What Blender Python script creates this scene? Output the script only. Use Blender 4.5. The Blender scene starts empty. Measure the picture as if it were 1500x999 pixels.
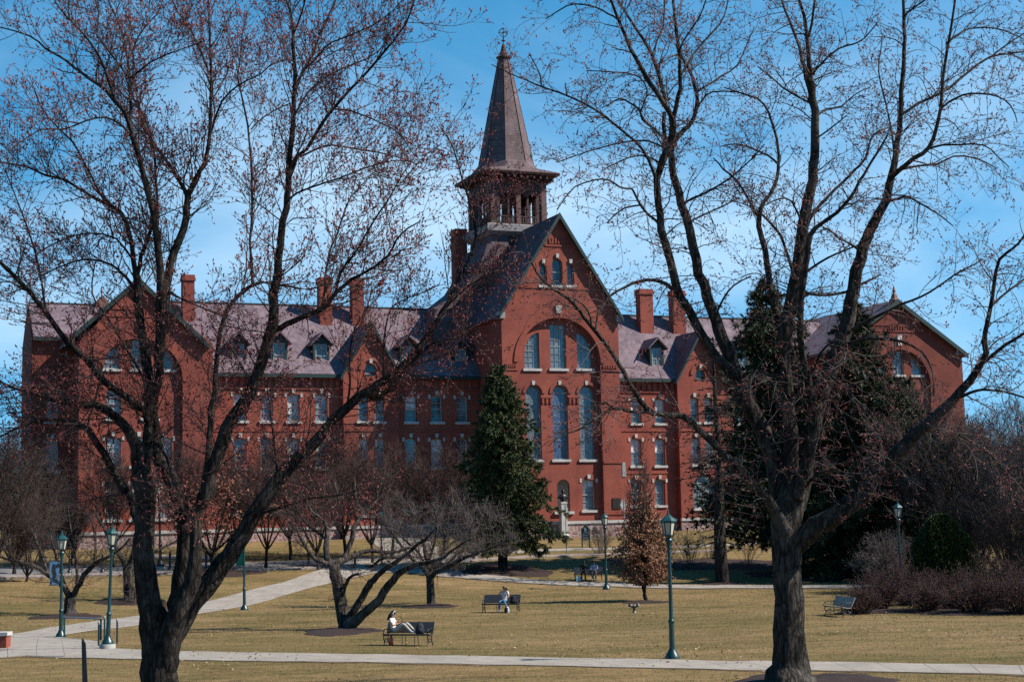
import bpy, bmesh, math, random
import numpy as np
from mathutils import Vector, Matrix
from mathutils.geometry import tessellate_polygon

rad = math.radians
rng = np.random.default_rng(7)
random.seed(7)
scene = bpy.context.scene
COL = scene.collection

# ------------------------------------------------------------------ camera
FPX, CX, CY = 2300.0, 750.0, 499.5           # focal length and centre in photo pixels (1500 x 999)
CAM = Vector((0, 0, 5.1))
PITCH, ROLL = math.atan(257 / FPX), 0.022
_f = Vector((0, math.cos(PITCH), math.sin(PITCH)))
_u0 = Vector((0, -math.sin(PITCH), math.cos(PITCH)))
_r0 = Vector((1, 0, 0))
CRIGHT = math.cos(ROLL) * _r0 - math.sin(ROLL) * _u0
CUP = math.sin(ROLL) * _r0 + math.cos(ROLL) * _u0
cam = bpy.data.cameras.new('camera')
camo = bpy.data.objects.new('camera', cam)
COL.objects.link(camo)
cam.sensor_width = 36
cam.lens = FPX / 1500 * 36
cam.clip_start, cam.clip_end = 0.5, 6000
m = Matrix((CRIGHT, CUP, -_f)).transposed().to_4x4()
m.translation = CAM
camo.matrix_world = m
scene.camera = camo


def ray(px, py):
    return _f * FPX + CRIGHT * (px - CX) + CUP * (CY - py)


def at(px, py, y):
    """the point of the place seen at a photo pixel, at depth y"""
    d = ray(px, py)
    return CAM + d * (y / d.y)


# ------------------------------------------------------------------ terrain
TH = rad(22)
_cs, _sn = math.cos(TH), math.sin(TH)
_ks = np.arange(-400, 700, 1.0)
_kz = np.interp(_ks, [-400, 97, 107, 118, 124, 131, 139, 700], [0, 0, .9, 2.0, 2.2, 3.2, 3.45, 3.45])
_kz = np.convolve(np.pad(_kz, 4, 'edge'), np.ones(9) / 9, 'valid')


def terr(x, y):
    s = _cs * np.asarray(y, float) - _sn * np.asarray(x, float)
    return np.interp(s, _ks, _kz) + .05 * np.sin(np.asarray(x) * .19 + 1) * np.sin(np.asarray(y) * .16)


def ground(px, py):
    d = ray(px, py)
    d = d / d.y
    lo = 20.0
    t = lo
    while t < 400:
        p = CAM + d * t
        if p.z < float(terr(p.x, p.y)):
            break
        t += 0.5
    a, b = t - 0.5, t
    for _ in range(20):
        mid = (a + b) / 2
        p = CAM + d * mid
        if p.z < float(terr(p.x, p.y)):
            b = mid
        else:
            a = mid
    p = CAM + d * b
    p.z = float(terr(p.x, p.y))
    return p


def onground(x, y):
    return Vector((x, y, float(terr(x, y))))


# ------------------------------------------------------------------ materials
MAT = {}


def _nt(name):
    mt = bpy.data.materials.new(name)
    mt.use_nodes = True
    nt = mt.node_tree
    b = nt.nodes['Principled BSDF']
    MAT[name] = mt
    return mt, nt, b


def _node(nt, typ, **kw):
    n = nt.nodes.new(typ)
    for k, v in kw.items():
        setattr(n, k, v)
    return n


def rgba(c):
    return (c[0], c[1], c[2], 1)


def ramp(nt, stops, fac):
    r = _node(nt, 'ShaderNodeValToRGB')
    el = r.color_ramp.elements
    el[0].position, el[0].color = stops[0][0], rgba(stops[0][1])
    el[1].position, el[1].color = stops[-1][0], rgba(stops[-1][1])
    for p, c in stops[1:-1]:
        e = el.new(p)
        e.color = rgba(c)
    nt.links.new(fac, r.inputs[0])
    return r.outputs[0]


def noise(nt, scale, detail=4, rough=.6, stretch=(1, 1, 1), coord='Object', rot=None):
    tc = _node(nt, 'ShaderNodeTexCoord')
    mp = _node(nt, 'ShaderNodeMapping')
    mp.inputs['Scale'].default_value = stretch
    if rot:
        mp.inputs['Rotation'].default_value = rot
    nt.links.new(tc.outputs[coord], mp.inputs[0])
    n = _node(nt, 'ShaderNodeTexNoise')
    n.inputs['Scale'].default_value = scale
    n.inputs['Detail'].default_value = detail
    n.inputs['Roughness'].default_value = rough
    nt.links.new(mp.outputs[0], n.inputs['Vector'])
    return n.outputs['Fac']


def mixc(nt, fac, a, b, mode='MIX'):
    mx = _node(nt, 'ShaderNodeMix', data_type='RGBA', blend_type=mode)
    for sock, v in ((mx.inputs[0], fac), (mx.inputs[6], a), (mx.inputs[7], b)):
        if hasattr(v, 'is_linked'):
            nt.links.new(v, sock)
        elif isinstance(v, (int, float)):
            sock.default_value = v
        else:
            sock.default_value = rgba(v)
    return mx.outputs[2]


def bump(nt, b, h, strength=.4, dist=.02):
    bp = _node(nt, 'ShaderNodeBump')
    bp.inputs['Strength'].default_value = strength
    bp.inputs['Distance'].default_value = dist
    nt.links.new(h, bp.inputs['Height'])
    nt.links.new(bp.outputs[0], b.inputs['Normal'])


def simple(name, c1, c2=None, scale=3.0, rough=.7, spec=.3, metal=0., bmp=0., bscale=None, stretch=(1, 1, 1), lo=.35, hi=.65):
    mt, nt, b = _nt(name)
    if c2 is None:
        c2 = tuple(x * .75 for x in c1)
    n = noise(nt, scale, stretch=stretch)
    col = ramp(nt, [(lo, c2), (hi, c1)], n)
    nt.links.new(col, b.inputs['Base Color'])
    b.inputs['Roughness'].default_value = rough
    b.inputs['Specular IOR Level'].default_value = spec
    b.inputs['Metallic'].default_value = metal
    if bmp:
        bump(nt, b, noise(nt, bscale or scale * 4, stretch=stretch), bmp)
    return mt


# brick
def brick_mat(name, tint=1.0):
    mt, nt, b = _nt(name)
    tc = _node(nt, 'ShaderNodeTexCoord')
    sep = _node(nt, 'ShaderNodeSeparateXYZ')
    nt.links.new(tc.outputs['Object'], sep.inputs[0])
    add = _node(nt, 'ShaderNodeMath', operation='ADD')
    nt.links.new(sep.outputs[0], add.inputs[0])
    nt.links.new(sep.outputs[1], add.inputs[1])
    cmb = _node(nt, 'ShaderNodeCombineXYZ')
    nt.links.new(add.outputs[0], cmb.inputs[0])
    nt.links.new(sep.outputs[2], cmb.inputs[1])
    br = _node(nt, 'ShaderNodeTexBrick')
    br.inputs['Scale'].default_value = 1.0
    br.inputs['Brick Width'].default_value = .23
    br.inputs['Row Height'].default_value = .078
    br.inputs['Mortar Size'].default_value = .006
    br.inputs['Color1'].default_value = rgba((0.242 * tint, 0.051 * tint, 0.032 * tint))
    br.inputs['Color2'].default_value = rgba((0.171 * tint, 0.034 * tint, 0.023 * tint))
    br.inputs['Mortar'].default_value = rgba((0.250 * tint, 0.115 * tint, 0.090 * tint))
    nt.links.new(cmb.outputs[0], br.inputs['Vector'])
    n1 = noise(nt, .28, 6, .7)
    n2 = noise(nt, 2.6, 5, .7)
    st = noise(nt, .9, 4, .6, stretch=(2.2, 2.2, .25))
    c = mixc(nt, ramp(nt, [(.3, (0, 0, 0)), (.7, (1, 1, 1))], n1), br.outputs['Color'], (0.274 * tint, 0.067 * tint, 0.043 * tint))
    d = _node(nt, 'ShaderNodeMath', operation='MULTIPLY')
    d.inputs[1].default_value = .5
    nt.links.new(ramp(nt, [(.5, (0, 0, 0)), (.72, (1, 1, 1))], st), d.inputs[0])
    c = mixc(nt, d.outputs[0], c, (0.132 * tint, 0.038 * tint, 0.027 * tint))
    d2 = _node(nt, 'ShaderNodeMath', operation='MULTIPLY')
    d2.inputs[1].default_value = .28
    nt.links.new(ramp(nt, [(.42, (0, 0, 0)), (.75, (1, 1, 1))], n2), d2.inputs[0])
    c = mixc(nt, d2.outputs[0], c, (0.299 * tint, 0.095 * tint, 0.067 * tint))
    # soot and damp, lighter salts, and a patchwork of repaired courses
    n4 = noise(nt, .16, 5, .7)
    d4 = _node(nt, 'ShaderNodeMath', operation='MULTIPLY')
    d4.inputs[1].default_value = .7
    nt.links.new(ramp(nt, [(.44, (0, 0, 0)), (.60, (1, 1, 1))], n4), d4.inputs[0])
    c = mixc(nt, d4.outputs[0], c, (0.146 * tint, 0.037 * tint, 0.028 * tint))
    n5 = noise(nt, 5, 4, .65, stretch=(.5, .5, 3.0))
    c = mixc(nt, ramp(nt, [(.5, (0, 0, 0)), (.75, (.5, .5, .5))], n5), c, (0.112 * tint, 0.031 * tint, 0.024 * tint))
    nt.links.new(c, b.inputs['Base Color'])
    b.inputs['Roughness'].default_value = .88
    b.inputs['Specular IOR Level'].default_value = .2
    bump(nt, b, br.outputs['Fac'], .25, .01)
    return mt


def slate_mat(name, c1, c2):
    mt, nt, b = _nt(name)
    tc = _node(nt, 'ShaderNodeTexCoord')
    sep = _node(nt, 'ShaderNodeSeparateXYZ')
    nt.links.new(tc.outputs['Object'], sep.inputs[0])
    add = _node(nt, 'ShaderNodeMath', operation='ADD')
    nt.links.new(sep.outputs[0], add.inputs[0])
    nt.links.new(sep.outputs[1], add.inputs[1])
    cmb = _node(nt, 'ShaderNodeCombineXYZ')
    nt.links.new(add.outputs[0], cmb.inputs[0])
    nt.links.new(sep.outputs[2], cmb.inputs[1])
    br = _node(nt, 'ShaderNodeTexBrick')
    br.inputs['Scale'].default_value = 1.0
    br.inputs['Brick Width'].default_value = .42
    br.inputs['Row Height'].default_value = .26
    br.inputs['Mortar Size'].default_value = .018
    br.inputs['Color1'].default_value = rgba(c1)
    br.inputs['Color2'].default_value = rgba(c2)
    br.inputs['Mortar'].default_value = rgba(tuple(x * .45 for x in c2))
    nt.links.new(cmb.outputs[0], br.inputs['Vector'])
    n1 = noise(nt, .5, 6, .7)
    c = mixc(nt, ramp(nt, [(.35, (0, 0, 0)), (.7, (.7, .7, .7))], n1), br.outputs['Color'], tuple(x * 1.5 for x in c1))
    st = noise(nt, 1.3, 5, .7, stretch=(1.5, 1.5, .3))
    c = mixc(nt, ramp(nt, [(.45, (0, 0, 0)), (.7, (.6, .6, .6))], st), c, tuple(x * .45 for x in c2))
    n8 = noise(nt, 2.2, 3, .8)
    c = mixc(nt, ramp(nt, [(.56, (0, 0, 0)), (.66, (.55, .55, .55))], n8), c, tuple(x * 1.9 for x in c1))
    nt.links.new(c, b.inputs['Base Color'])
    b.inputs['Roughness'].default_value = .7
    b.inputs['Specular IOR Level'].default_value = .15
    bump(nt, b, br.outputs['Fac'], .4, .02)
    return mt


def bark_mat(name, c1, c2, moss=None, sc=9):
    mt, nt, b = _nt(name)
    tc = _node(nt, 'ShaderNodeTexCoord')
    n = noise(nt, sc, 6, .75, stretch=(1, 1, .16))
    # furrows: stretched cells whose edges are the cracks, with their shade painted dark
    mp = _node(nt, 'ShaderNodeMapping')
    mp.inputs['Scale'].default_value = (1, 1, .2)
    nt.links.new(tc.outputs['Object'], mp.inputs[0])
    dn = _node(nt, 'ShaderNodeVectorMath', operation='ADD')
    nz = _node(nt, 'ShaderNodeTexNoise')
    nz.inputs['Scale'].default_value = 3
    nt.links.new(mp.outputs[0], nz.inputs['Vector'])
    sc_ = _node(nt, 'ShaderNodeVectorMath', operation='SCALE')
    sc_.inputs['Scale'].default_value = .35
    nt.links.new(nz.outputs['Color'], sc_.inputs[0])
    nt.links.new(mp.outputs[0], dn.inputs[0])
    nt.links.new(sc_.outputs[0], dn.inputs[1])
    v = _node(nt, 'ShaderNodeTexVoronoi', feature='DISTANCE_TO_EDGE')
    v.inputs['Scale'].default_value = sc * .75
    nt.links.new(dn.outputs[0], v.inputs['Vector'])
    n2 = noise(nt, 1.1, 5, .65)
    col = ramp(nt, [(.36, tuple(x * .5 for x in c2)), (.5, c2), (.66, tuple(x * 1.15 for x in c1))], n)
    col = mixc(nt, ramp(nt, [(.02, (.85, .85, .85)), (.16, (0, 0, 0))], v.outputs['Distance']), col, tuple(x * .22 for x in c2))
    col = mixc(nt, ramp(nt, [(.5, (0, 0, 0)), (.72, (.7, .7, .7))], n2), col, moss or tuple(x * 1.5 for x in c1))
    nt.links.new(col, b.inputs['Base Color'])
    b.inputs['Roughness'].default_value = .95
    b.inputs['Specular IOR Level'].default_value = .1
    mxh = _node(nt, 'ShaderNodeMath', operation='ADD')
    nt.links.new(n, mxh.inputs[0])
    nt.links.new(v.outputs['Distance'], mxh.inputs[1])
    bump(nt, b, mxh.outputs[0], 1.0, .09)
    return mt


def leaf_mat(name, c1, c2, c3, sc=1.2, rough=.6, trans=.15):
    mt, nt, b = _nt(name)
    n = noise(nt, sc, 5, .75)
    col = ramp(nt, [(.32, c1), (.5, c2), (.68, c3)], n)
    nt.links.new(col, b.inputs['Base Color'])
    b.inputs['Roughness'].default_value = rough
    b.inputs['Specular IOR Level'].default_value = .25
    return mt


brick_mat('red brick')
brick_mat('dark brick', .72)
slate_mat('purple slate', (.135, .098, .112), (.098, .070, .084))
slate_mat('steeple slate', (.112, .078, .080), (.074, .051, .055))
slate_mat('shaded slate', (.088, .062, .070), (.062, .043, .050))  # darker copy for centre roof and tower base, their shade put into the colour
simple('white stone', (.44, .42, .39), (.32, .305, .285), 2.0, .8)
simple('brownstone', (.20, .11, .085), (.15, .08, .065), 2.5, .85)
simple('belfry wood', (.060, .027, .025), (.040, .018, .017), 2.0, .7)
simple('belfry trim', (.12, .062, .057), (.085, .045, .042), 2.0, .7)
simple('lead band', (.25, .225, .225), (.18, .16, .16), 2.0, .6)
simple('green trim', (.010, .028, .026), (.011, .03, .03), 2.0, .6)
simple('verge lead', (.032, .042, .044), (.016, .022, .023), 1.5, .6)
simple('sash cream', (.36, .36, .335), (.28, .28, .265), 3.0, .6)
simple('sash grey', (.20, .235, .23), (.15, .18, .18), 3.0, .6)
simple('window blind', (.55, .56, .55), (.46, .47, .47), 1.0, .8)
simple('grey cap', (.30, .29, .28), (.2, .2, .2), 2.0, .8)
simple('niche plaster', (.42, .37, .33), (.34, .30, .27), 1.5, .9)
simple('bronze', (.035, .032, .03), (.02, .018, .018), 4, .35, .5, .7)
simple('plaque bronze', (.045, .035, .03), (.02, .016, .014), 9, .5, .4, .3)


def rubble_mat():
    mt, nt, b = _nt('rubble stone')
    tc = _node(nt, 'ShaderNodeTexCoord')
    v = _node(nt, 'ShaderNodeTexVoronoi')
    v.inputs['Scale'].default_value = 2.0
    nt.links.new(tc.outputs['Object'], v.inputs['Vector'])
    col = ramp(nt, [(0, (.30, .14, .12)), (.5, (.22, .12, .11)), (1, (.34, .22, .20))], v.outputs['Color'])
    v2 = _node(nt, 'ShaderNodeTexVoronoi', feature='DISTANCE_TO_EDGE')
    v2.inputs['Scale'].default_value = 2.0
    nt.links.new(tc.outputs['Object'], v2.inputs['Vector'])
    col = mixc(nt, ramp(nt, [(.02, (1, 1, 1)), (.09, (0, 0, 0))], v2.outputs['Distance']), col, (.33, .28, .26))
    nt.links.new(col, b.inputs['Base Color'])
    b.inputs['Roughness'].default_value = .9
    bump(nt, b, v2.outputs['Distance'], .8, .1)


rubble_mat()


def glass_mat(name, c, rough=.06, patt=None):
    mt, nt, b = _nt(name)
    if patt:
        tc = _node(nt, 'ShaderNodeTexCoord')
        v = _node(nt, 'ShaderNodeTexVoronoi')
        v.inputs['Scale'].default_value = 3.2
        nt.links.new(tc.outputs['Object'], v.inputs['Vector'])
        col = ramp(nt, patt, v.outputs['Color'])
        v2 = _node(nt, 'ShaderNodeTexVoronoi', feature='DISTANCE_TO_EDGE')
        v2.inputs['Scale'].default_value = 3.2
        nt.links.new(tc.outputs['Object'], v2.inputs['Vector'])
        col = mixc(nt, ramp(nt, [(.03, (1, 1, 1)), (.07, (0, 0, 0))], v2.outputs['Distance']), col, (.03, .035, .04))
    else:
        n = noise(nt, .8, 3, .5)
        col = ramp(nt, [(.35, tuple(x * .7 for x in c)), (.65, tuple(x * 1.3 for x in c))], n)
        oi = _node(nt, 'ShaderNodeObjectInfo')
        col = mixc(nt, ramp(nt, [(0, (.9, .9, .9)), (.45, (.25, .25, .25)), (.7, (0, 0, 0))], oi.outputs['Random']), col, tuple(x * .12 for x in c))
    nt.links.new(col, b.inputs['Base Color'])
    b.inputs['Roughness'].default_value = rough
    b.inputs['Specular IOR Level'].default_value = .7
    return mt


glass_mat('window glass', (.15, .172, .19))  # pale base colour stands in for bright reflections in the panes
glass_mat('dark glass', (.035, .042, .05))
glass_mat('leaded glass', (.1, .13, .16), .2, [(0, (.095, .115, .128)), (.6, (.13, .155, .17)), (1, (.175, .2, .215))])  # leaded cells lightened likewise, reflection put into the colour
glass_mat('stained glass', (.1, .1, .1), .2, [(0, (.05, .075, .10)), (.4, (.06, .10, .16)), (.62, (.05, .09, .22)), (.8, (.12, .15, .17)), (1, (.10, .08, .09))])
simple('lamp glass', (.46, .44, .35), (.38, .36, .29), 3, .3, .4)
simple('lamp green', (.006, .038, .039), (.004, .026, .027), 3, .38, .5)
simple('lamp roof green', (.009, .056, .052), (.007, .042, .039), 3, .4, .5)
simple('black iron', (.014, .015, .017), (.008, .009, .01), 4, .45, .5)
simple('slat grey', (.045, .045, .05), (.03, .03, .034), 5, .55, .4, stretch=(1, 6, 6))
simple('slat pale', (.33, .28, .24), (.24, .20, .17), 5, .75, .15, stretch=(1, 6, 6))
simple('concrete', (.31, .29, .265), (.23, .22, .2), 2.5, .9, .2, bmp=.15)
simple('sign metal', (.24, .25, .26), (.18, .19, .2), 3, .5, .4, .3)
simple('sign green', (.008, .075, .055), (.006, .06, .045), 3, .45)
simple('sign white', (.62, .66, .64), (.55, .58, .57), 3, .6)
simple('banner green', (.01, .17, .09), (.008, .13, .07), 2, .7)
simple('banner pale', (.42, .52, .60), (.07, .085, .11), 3.2, .7, lo=.44, hi=.5)
simple('banner dark', (.05, .055, .065), (.035, .04, .045), 4, .7)
simple('boulder stone', (.19, .13, .115), (.12, .09, .085), 2.5, .9, bmp=.5)
simple('hydrant metal', (.13, .13, .115), (.07, .07, .065), 8, .5, .5, .4)
simple('dark wood', (.025, .028, .03), (.016, .018, .02), 6, .7, stretch=(4, 4, .4))
simple('skin', (.36, .19, .125), (.32, .165, .11), 8, .55)
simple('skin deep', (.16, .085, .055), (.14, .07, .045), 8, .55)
simple('cloth white', (.56, .55, .55), (.46, .455, .455), 7, .85, bmp=.3)
simple('cloth cream', (.38, .35, .30), (.31, .28, .235), 7, .85, bmp=.3)
simple('cloth denim', (.07, .15, .25), (.05, .11, .19), 9, .85, bmp=.3)
simple('cloth black', (.012, .012, .014), (.008, .008, .01), 7, .85)
simple('cloth lavender', (.34, .33, .44), (.26, .25, .35), 7, .85)
simple('cloth khaki', (.17, .15, .125), (.12, .105, .09), 7, .85)
simple('hair dark', (.012, .009, .008), (.006, .005, .005), 12, .5)
simple('hair brown', (.17, .10, .06), (.10, .06, .035), 12, .5)
simple('bag navy', (.012, .016, .026), (.008, .01, .016), 6, .75)
simple('bottle orange', (.55, .10, .03), (.48, .085, .025), 4, .35, .5)
simple('phone black', (.01, .01, .012), (.01, .01, .012), 4, .2, .5)
simple('mulch', (.034, .017, .013), (.014, .007, .006), 14, .95, bmp=.9, bscale=30)


def lawn_mat():
    mt, nt, b = _nt('dry lawn')
    a = noise(nt, .11, 6, .7, stretch=(.6, 1.3, 1))
    a2 = noise(nt, .7, 5, .7, stretch=(.6, 1.7, 1))
    f = noise(nt, 4.0, 6, .8)
    g = noise(nt, 22.0, 4, .8)
    add = _node(nt, 'ShaderNodeMath', operation='ADD')
    nt.links.new(a, add.inputs[0])
    nt.links.new(a2, add.inputs[1])
    add2 = _node(nt, 'ShaderNodeMath', operation='ADD')
    nt.links.new(add.outputs[0], add2.inputs[0])
    nt.links.new(f, add2.inputs[1])
    dv = _node(nt, 'ShaderNodeMath', operation='DIVIDE')
    dv.inputs[1].default_value = 3
    nt.links.new(add2.outputs[0], dv.inputs[0])
    col = ramp(nt, [(.41, (.054, .050, .015)), (.465, (.116, .086, .033)), (.525, (.182, .122, .054)), (.60, (.240, .155, .083))], dv.outputs[0])
    br_ = noise(nt, .3, 6, .75)
    col = mixc(nt, ramp(nt, [(.5, (0, 0, 0)), (.68, (.65, .65, .65))], br_), col, (.150, .088, .045))
    gr_ = noise(nt, .075, 5, .7, stretch=(.7, 1.4, 1))
    col = mixc(nt, ramp(nt, [(.47, (0, 0, 0)), (.63, (.6, .6, .6))], gr_), col, (.080, .068, .022))
    col = mixc(nt, ramp(nt, [(.40, (.3, .3, .3)), (.58, (0, 0, 0))], g), col, (.075, .058, .024))
    nt.links.new(col, b.inputs['Base Color'])
    b.inputs['Roughness'].default_value = .95
    b.inputs['Specular IOR Level'].default_value = .1
    bump(nt, b, g, .35, .03)


lawn_mat()


def path_mat(name, c1, c2, joint=1.5):
    mt, nt, b = _nt(name)
    n = noise(nt, .5, 5, .65)
    n2 = noise(nt, 9, 5, .8)
    n3 = noise(nt, 1.7, 6, .75)
    col = ramp(nt, [(.35, c2), (.65, c1)], n)
    col = mixc(nt, ramp(nt, [(.52, (0, 0, 0)), (.66, (.6, .6, .6))], n3), col, tuple(x * .6 for x in c2))
    col = mixc(nt, ramp(nt, [(.4, (.35, .35, .35)), (.65, (0, 0, 0))], n2), col, tuple(x * .6 for x in c2))
    if joint:
        tc = _node(nt, 'ShaderNodeTexCoord')
        sep = _node(nt, 'ShaderNodeSeparateXYZ')
        nt.links.new(tc.outputs['UV'], sep.inputs[0])
        md = _node(nt, 'ShaderNodeMath', operation='MODULO')
        md.inputs[1].default_value = joint
        nt.links.new(sep.outputs[1], md.inputs[0])
        lt = _node(nt, 'ShaderNodeMath', operation='LESS_THAN')
        lt.inputs[1].default_value = .035
        nt.links.new(md.outputs[0], lt.inputs[0])
        col = mixc(nt, lt.outputs[0], col, tuple(x * .45 for x in c2))
    nt.links.new(col, b.inputs['Base Color'])
    b.inputs['Roughness'].default_value = .9
    b.inputs['Specular IOR Level'].default_value = .2


path_mat('path concrete', (.31, .275, .235), (.23, .20, .172))
path_mat('road asphalt', (.19, .18, .18), (.135, .13, .13), 0)
path_mat('kerb granite', (.30, .235, .205), (.23, .185, .165), 2.5)

bark_mat('bark dark', (.066, .056, .048), (.033, .027, .024))
bark_mat('bark maple', (.085, .073, .063), (.042, .035, .030))
bark_mat('bark gnarled', (.105, .088, .076), (.05, .041, .035), (.17, .145, .13), 7)
bark_mat('bark conifer', (.06, .046, .04), (.032, .025, .022))
simple('twig brown', (.068, .045, .039), (.038, .026, .022), 1.5, .85, .2)
simple('twig grey', (.115, .092, .084), (.062, .048, .044), 1.5, .85, .2)
simple('twig pale', (.24, .20, .175), (.15, .125, .11), 1.5, .85, .2)
simple('twig red', (.064, .035, .030), (.034, .019, .017), 1.5, .85, .2)
leaf_mat('bud red', (.10, .016, .018), (.155, .030, .034), (.21, .085, .055), 3)
leaf_mat('needles', (.022, .032, .011), (.047, .058, .019), (.092, .096, .034), .9, .65)
leaf_mat('needles dark', (.014, .020, .008), (.028, .038, .014), (.058, .064, .025), .7, .65)
leaf_mat('yew green', (.012, .024, .005), (.024, .042, .009), (.045, .066, .015), 2.5, .6)
leaf_mat('brown leaf', (.12, .044, .022), (.20, .09, .046), (.31, .17, .10), 4, .7)
leaf_mat('russet leaf', (.10, .030, .018), (.18, .066, .036), (.28, .125, .075), 4, .7)
leaf_mat('barberry', (.030, .012, .012), (.050, .021, .019), (.088, .045, .038), 4, .7)
leaf_mat('litter', (.14, .095, .045), (.22, .155, .08), (.38, .30, .19), 4, .8)


# ------------------------------------------------------------------ object helpers
def tag(o, label=None, cat=None, group=None, kind=None):
    if label: o['label'] = label
    if cat: o['category'] = cat
    if group: o['group'] = group
    if kind: o['kind'] = kind
    return o


def empty(name, loc=(0, 0, 0), rz=0):
    o = bpy.data.objects.new(name, None)
    o.empty_display_size = .3
    o.location = loc
    o.rotation_euler = (0, 0, rz)
    COL.objects.link(o)
    return o


def dup(root, loc=None, rz=None, scale=None):
    r = root.copy()
    COL.objects.link(r)
    if loc is not None: r.location = loc
    if rz is not None: r.rotation_euler = (0, 0, rz)
    if scale is not None: r.scale = (scale,) * 3 if isinstance(scale, (int, float)) else scale
    for ch in list(root.children):
        c = ch.copy()
        COL.objects.link(c)
        c.parent = r
        for g in list(ch.children):
            d = g.copy()
            COL.objects.link(d)
            d.parent = c
    return r


class MB:
    """collects shapes; build() links them as ONE mesh object"""

    def __init__(s):
        s.V = []; s.F = []; s.MI = []; s.SM = []
        s.chunks = []     # numpy chunks (verts, faces, mi, smooth)

    def add(s, verts, faces, mi=0, smooth=False):
        n = len(s.V)
        s.V += [tuple(v) for v in verts]
        for f in faces:
            s.F.append(tuple(i + n for i in f))
            s.MI.append(mi)
            s.SM.append(smooth)

    def np(s, V, faces, mi=0, smooth=False):
        if len(V):
            s.chunks.append((np.asarray(V, np.float32).reshape(-1, 3), np.asarray(faces, np.int32), mi, smooth))

    def box(s, x0, x1, y0, y1, z0, z1, mi=0):
        v = [(x0, y0, z0), (x1, y0, z0), (x1, y1, z0), (x0, y1, z0), (x0, y0, z1), (x1, y0, z1), (x1, y1, z1), (x0, y1, z1)]
        s.add(v, [(0, 3, 2, 1), (4, 5, 6, 7), (0, 1, 5, 4), (1, 2, 6, 5), (2, 3, 7, 6), (3, 0, 4, 7)], mi)

    def obox(s, c, ax, ay, az, mi=0):
        """box by centre and half-axis vectors"""
        c, ax, ay, az = map(Vector, (c, ax, ay, az))
        v = [c + i * ax + j * ay + k * az for k in (-1, 1) for i, j in ((-1, -1), (1, -1), (1, 1), (-1, 1))]
        s.add(v, [(0, 3, 2, 1), (4, 5, 6, 7), (0, 1, 5, 4), (1, 2, 6, 5), (2, 3, 7, 6), (3, 0, 4, 7)], mi)

    def beam(s, a, b, w, h, mi=0, up=(0, 0, 1)):
        a, b = Vector(a), Vector(b)
        t = (b - a)
        L = t.length
        t = t / L
        x = t.cross(Vector(up))
        if x.length < 1e-4: x = t.cross(Vector((1, 0, 0)))
        x.normalize()
        z = x.cross(t)
        s.obox((a + b) / 2, t * L / 2, x * w / 2, z * h / 2, mi)

    def prism(s, poly, y0, y1, mi=0):
        """polygon in (x, z) extruded along y"""
        n = len(poly)
        v = [(p[0], y0, p[1]) for p in poly] + [(p[0], y1, p[1]) for p in poly]
        f = [tuple(range(n)), tuple(range(2 * n - 1, n - 1, -1))]
        f += [(i, i + n, (i + 1) % n + n, (i + 1) % n) for i in range(n)]
        s.add(v, f, mi)

    def prismx(s, poly, x0, x1, mi=0):
        """polygon in (y, z) extruded along x"""
        n = len(poly)
        v = [(x0, p[0], p[1]) for p in poly] + [(x1, p[0], p[1]) for p in poly]
        f = [tuple(range(n)), tuple(range(2 * n - 1, n - 1, -1))]
        f += [(i, i + n, (i + 1) % n + n, (i + 1) % n) for i in range(n)]
        s.add(v, f, mi)

    def facade(s, outline, holes, y0, y1, mi=0, back=True, edge=True):
        """wall sheet in the xz plane from y0 (front) to y1 with holes"""
        loops = [outline] + holes
        tri = tessellate_polygon([[Vector((p[0], p[1], 0)) for p in lp] for lp in loops])
        flat = [p for lp in loops for p in lp]
        ar = lambda q: abs(sum(q[i - 1][0] * q[i][1] - q[i][0] * q[i - 1][1] for i in range(len(q)))) / 2
        err = sum(ar([flat[i] for i in t]) for t in tri) - (ar(outline) - sum(ar(h) for h in holes))
        if abs(err) > .05: print('FACADE', round(err, 2), len(holes), outline[0])
        s.add([(p[0], y0, p[1]) for p in flat], tri, mi)
        if back:
            s.add([(p[0], y1, p[1]) for p in flat], [t[::-1] for t in tri], mi)
        for lp in (loops if edge else holes):
            n = len(lp)
            v = [(p[0], y0, p[1]) for p in lp] + [(p[0], y1, p[1]) for p in lp]
            s.add(v, [(i, (i + 1) % n, (i + 1) % n + n, i + n) for i in range(n)], mi)

    def lathe(s, prof, c=(0, 0, 0), sides=16, mi=0, smooth=True, phase=0., cap=True):
        v, f = [], []
        for r, z in prof:
            for k in range(sides):
                a = 2 * math.pi * (k + phase) / sides
                v.append((c[0] + r * math.cos(a), c[1] + r * math.sin(a), c[2] + z))
        for i in range(len(prof) - 1):
            for k in range(sides):
                k2 = (k + 1) % sides
                f.append((i * sides + k, i * sides + k2, (i + 1) * sides + k2, (i + 1) * sides + k))
        s.add(v, f, mi, smooth)
        if cap:
            n = len(prof)
            s.add(v[:sides], [tuple(range(sides - 1, -1, -1))], mi)
            s.add(v[(n - 1) * sides:], [tuple(range(sides))], mi)

    def tube(s, pts, radii, sides=8, mi=0, smooth=True, flat=1.0):
        P = np.array([tuple(p) for p in pts], float)
        if isinstance(radii, (int, float)): radii = [radii] * len(P)
        v, f = tubes_np(P[None], np.array(radii, float)[None], sides, flat=flat)
        s.np(v, f, mi, smooth)
        K = len(P)
        s.np(v[:sides], [tuple(range(sides))[::-1]] if sides == 4 or sides == 3 else [[0, i + 1, i] for i in range(1, sides - 1)], mi, smooth)
        s.np(v[(K - 1) * sides:], [tuple(range(sides))] if sides == 4 or sides == 3 else [[0, i, i + 1] for i in range(1, sides - 1)], mi, smooth)

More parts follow.
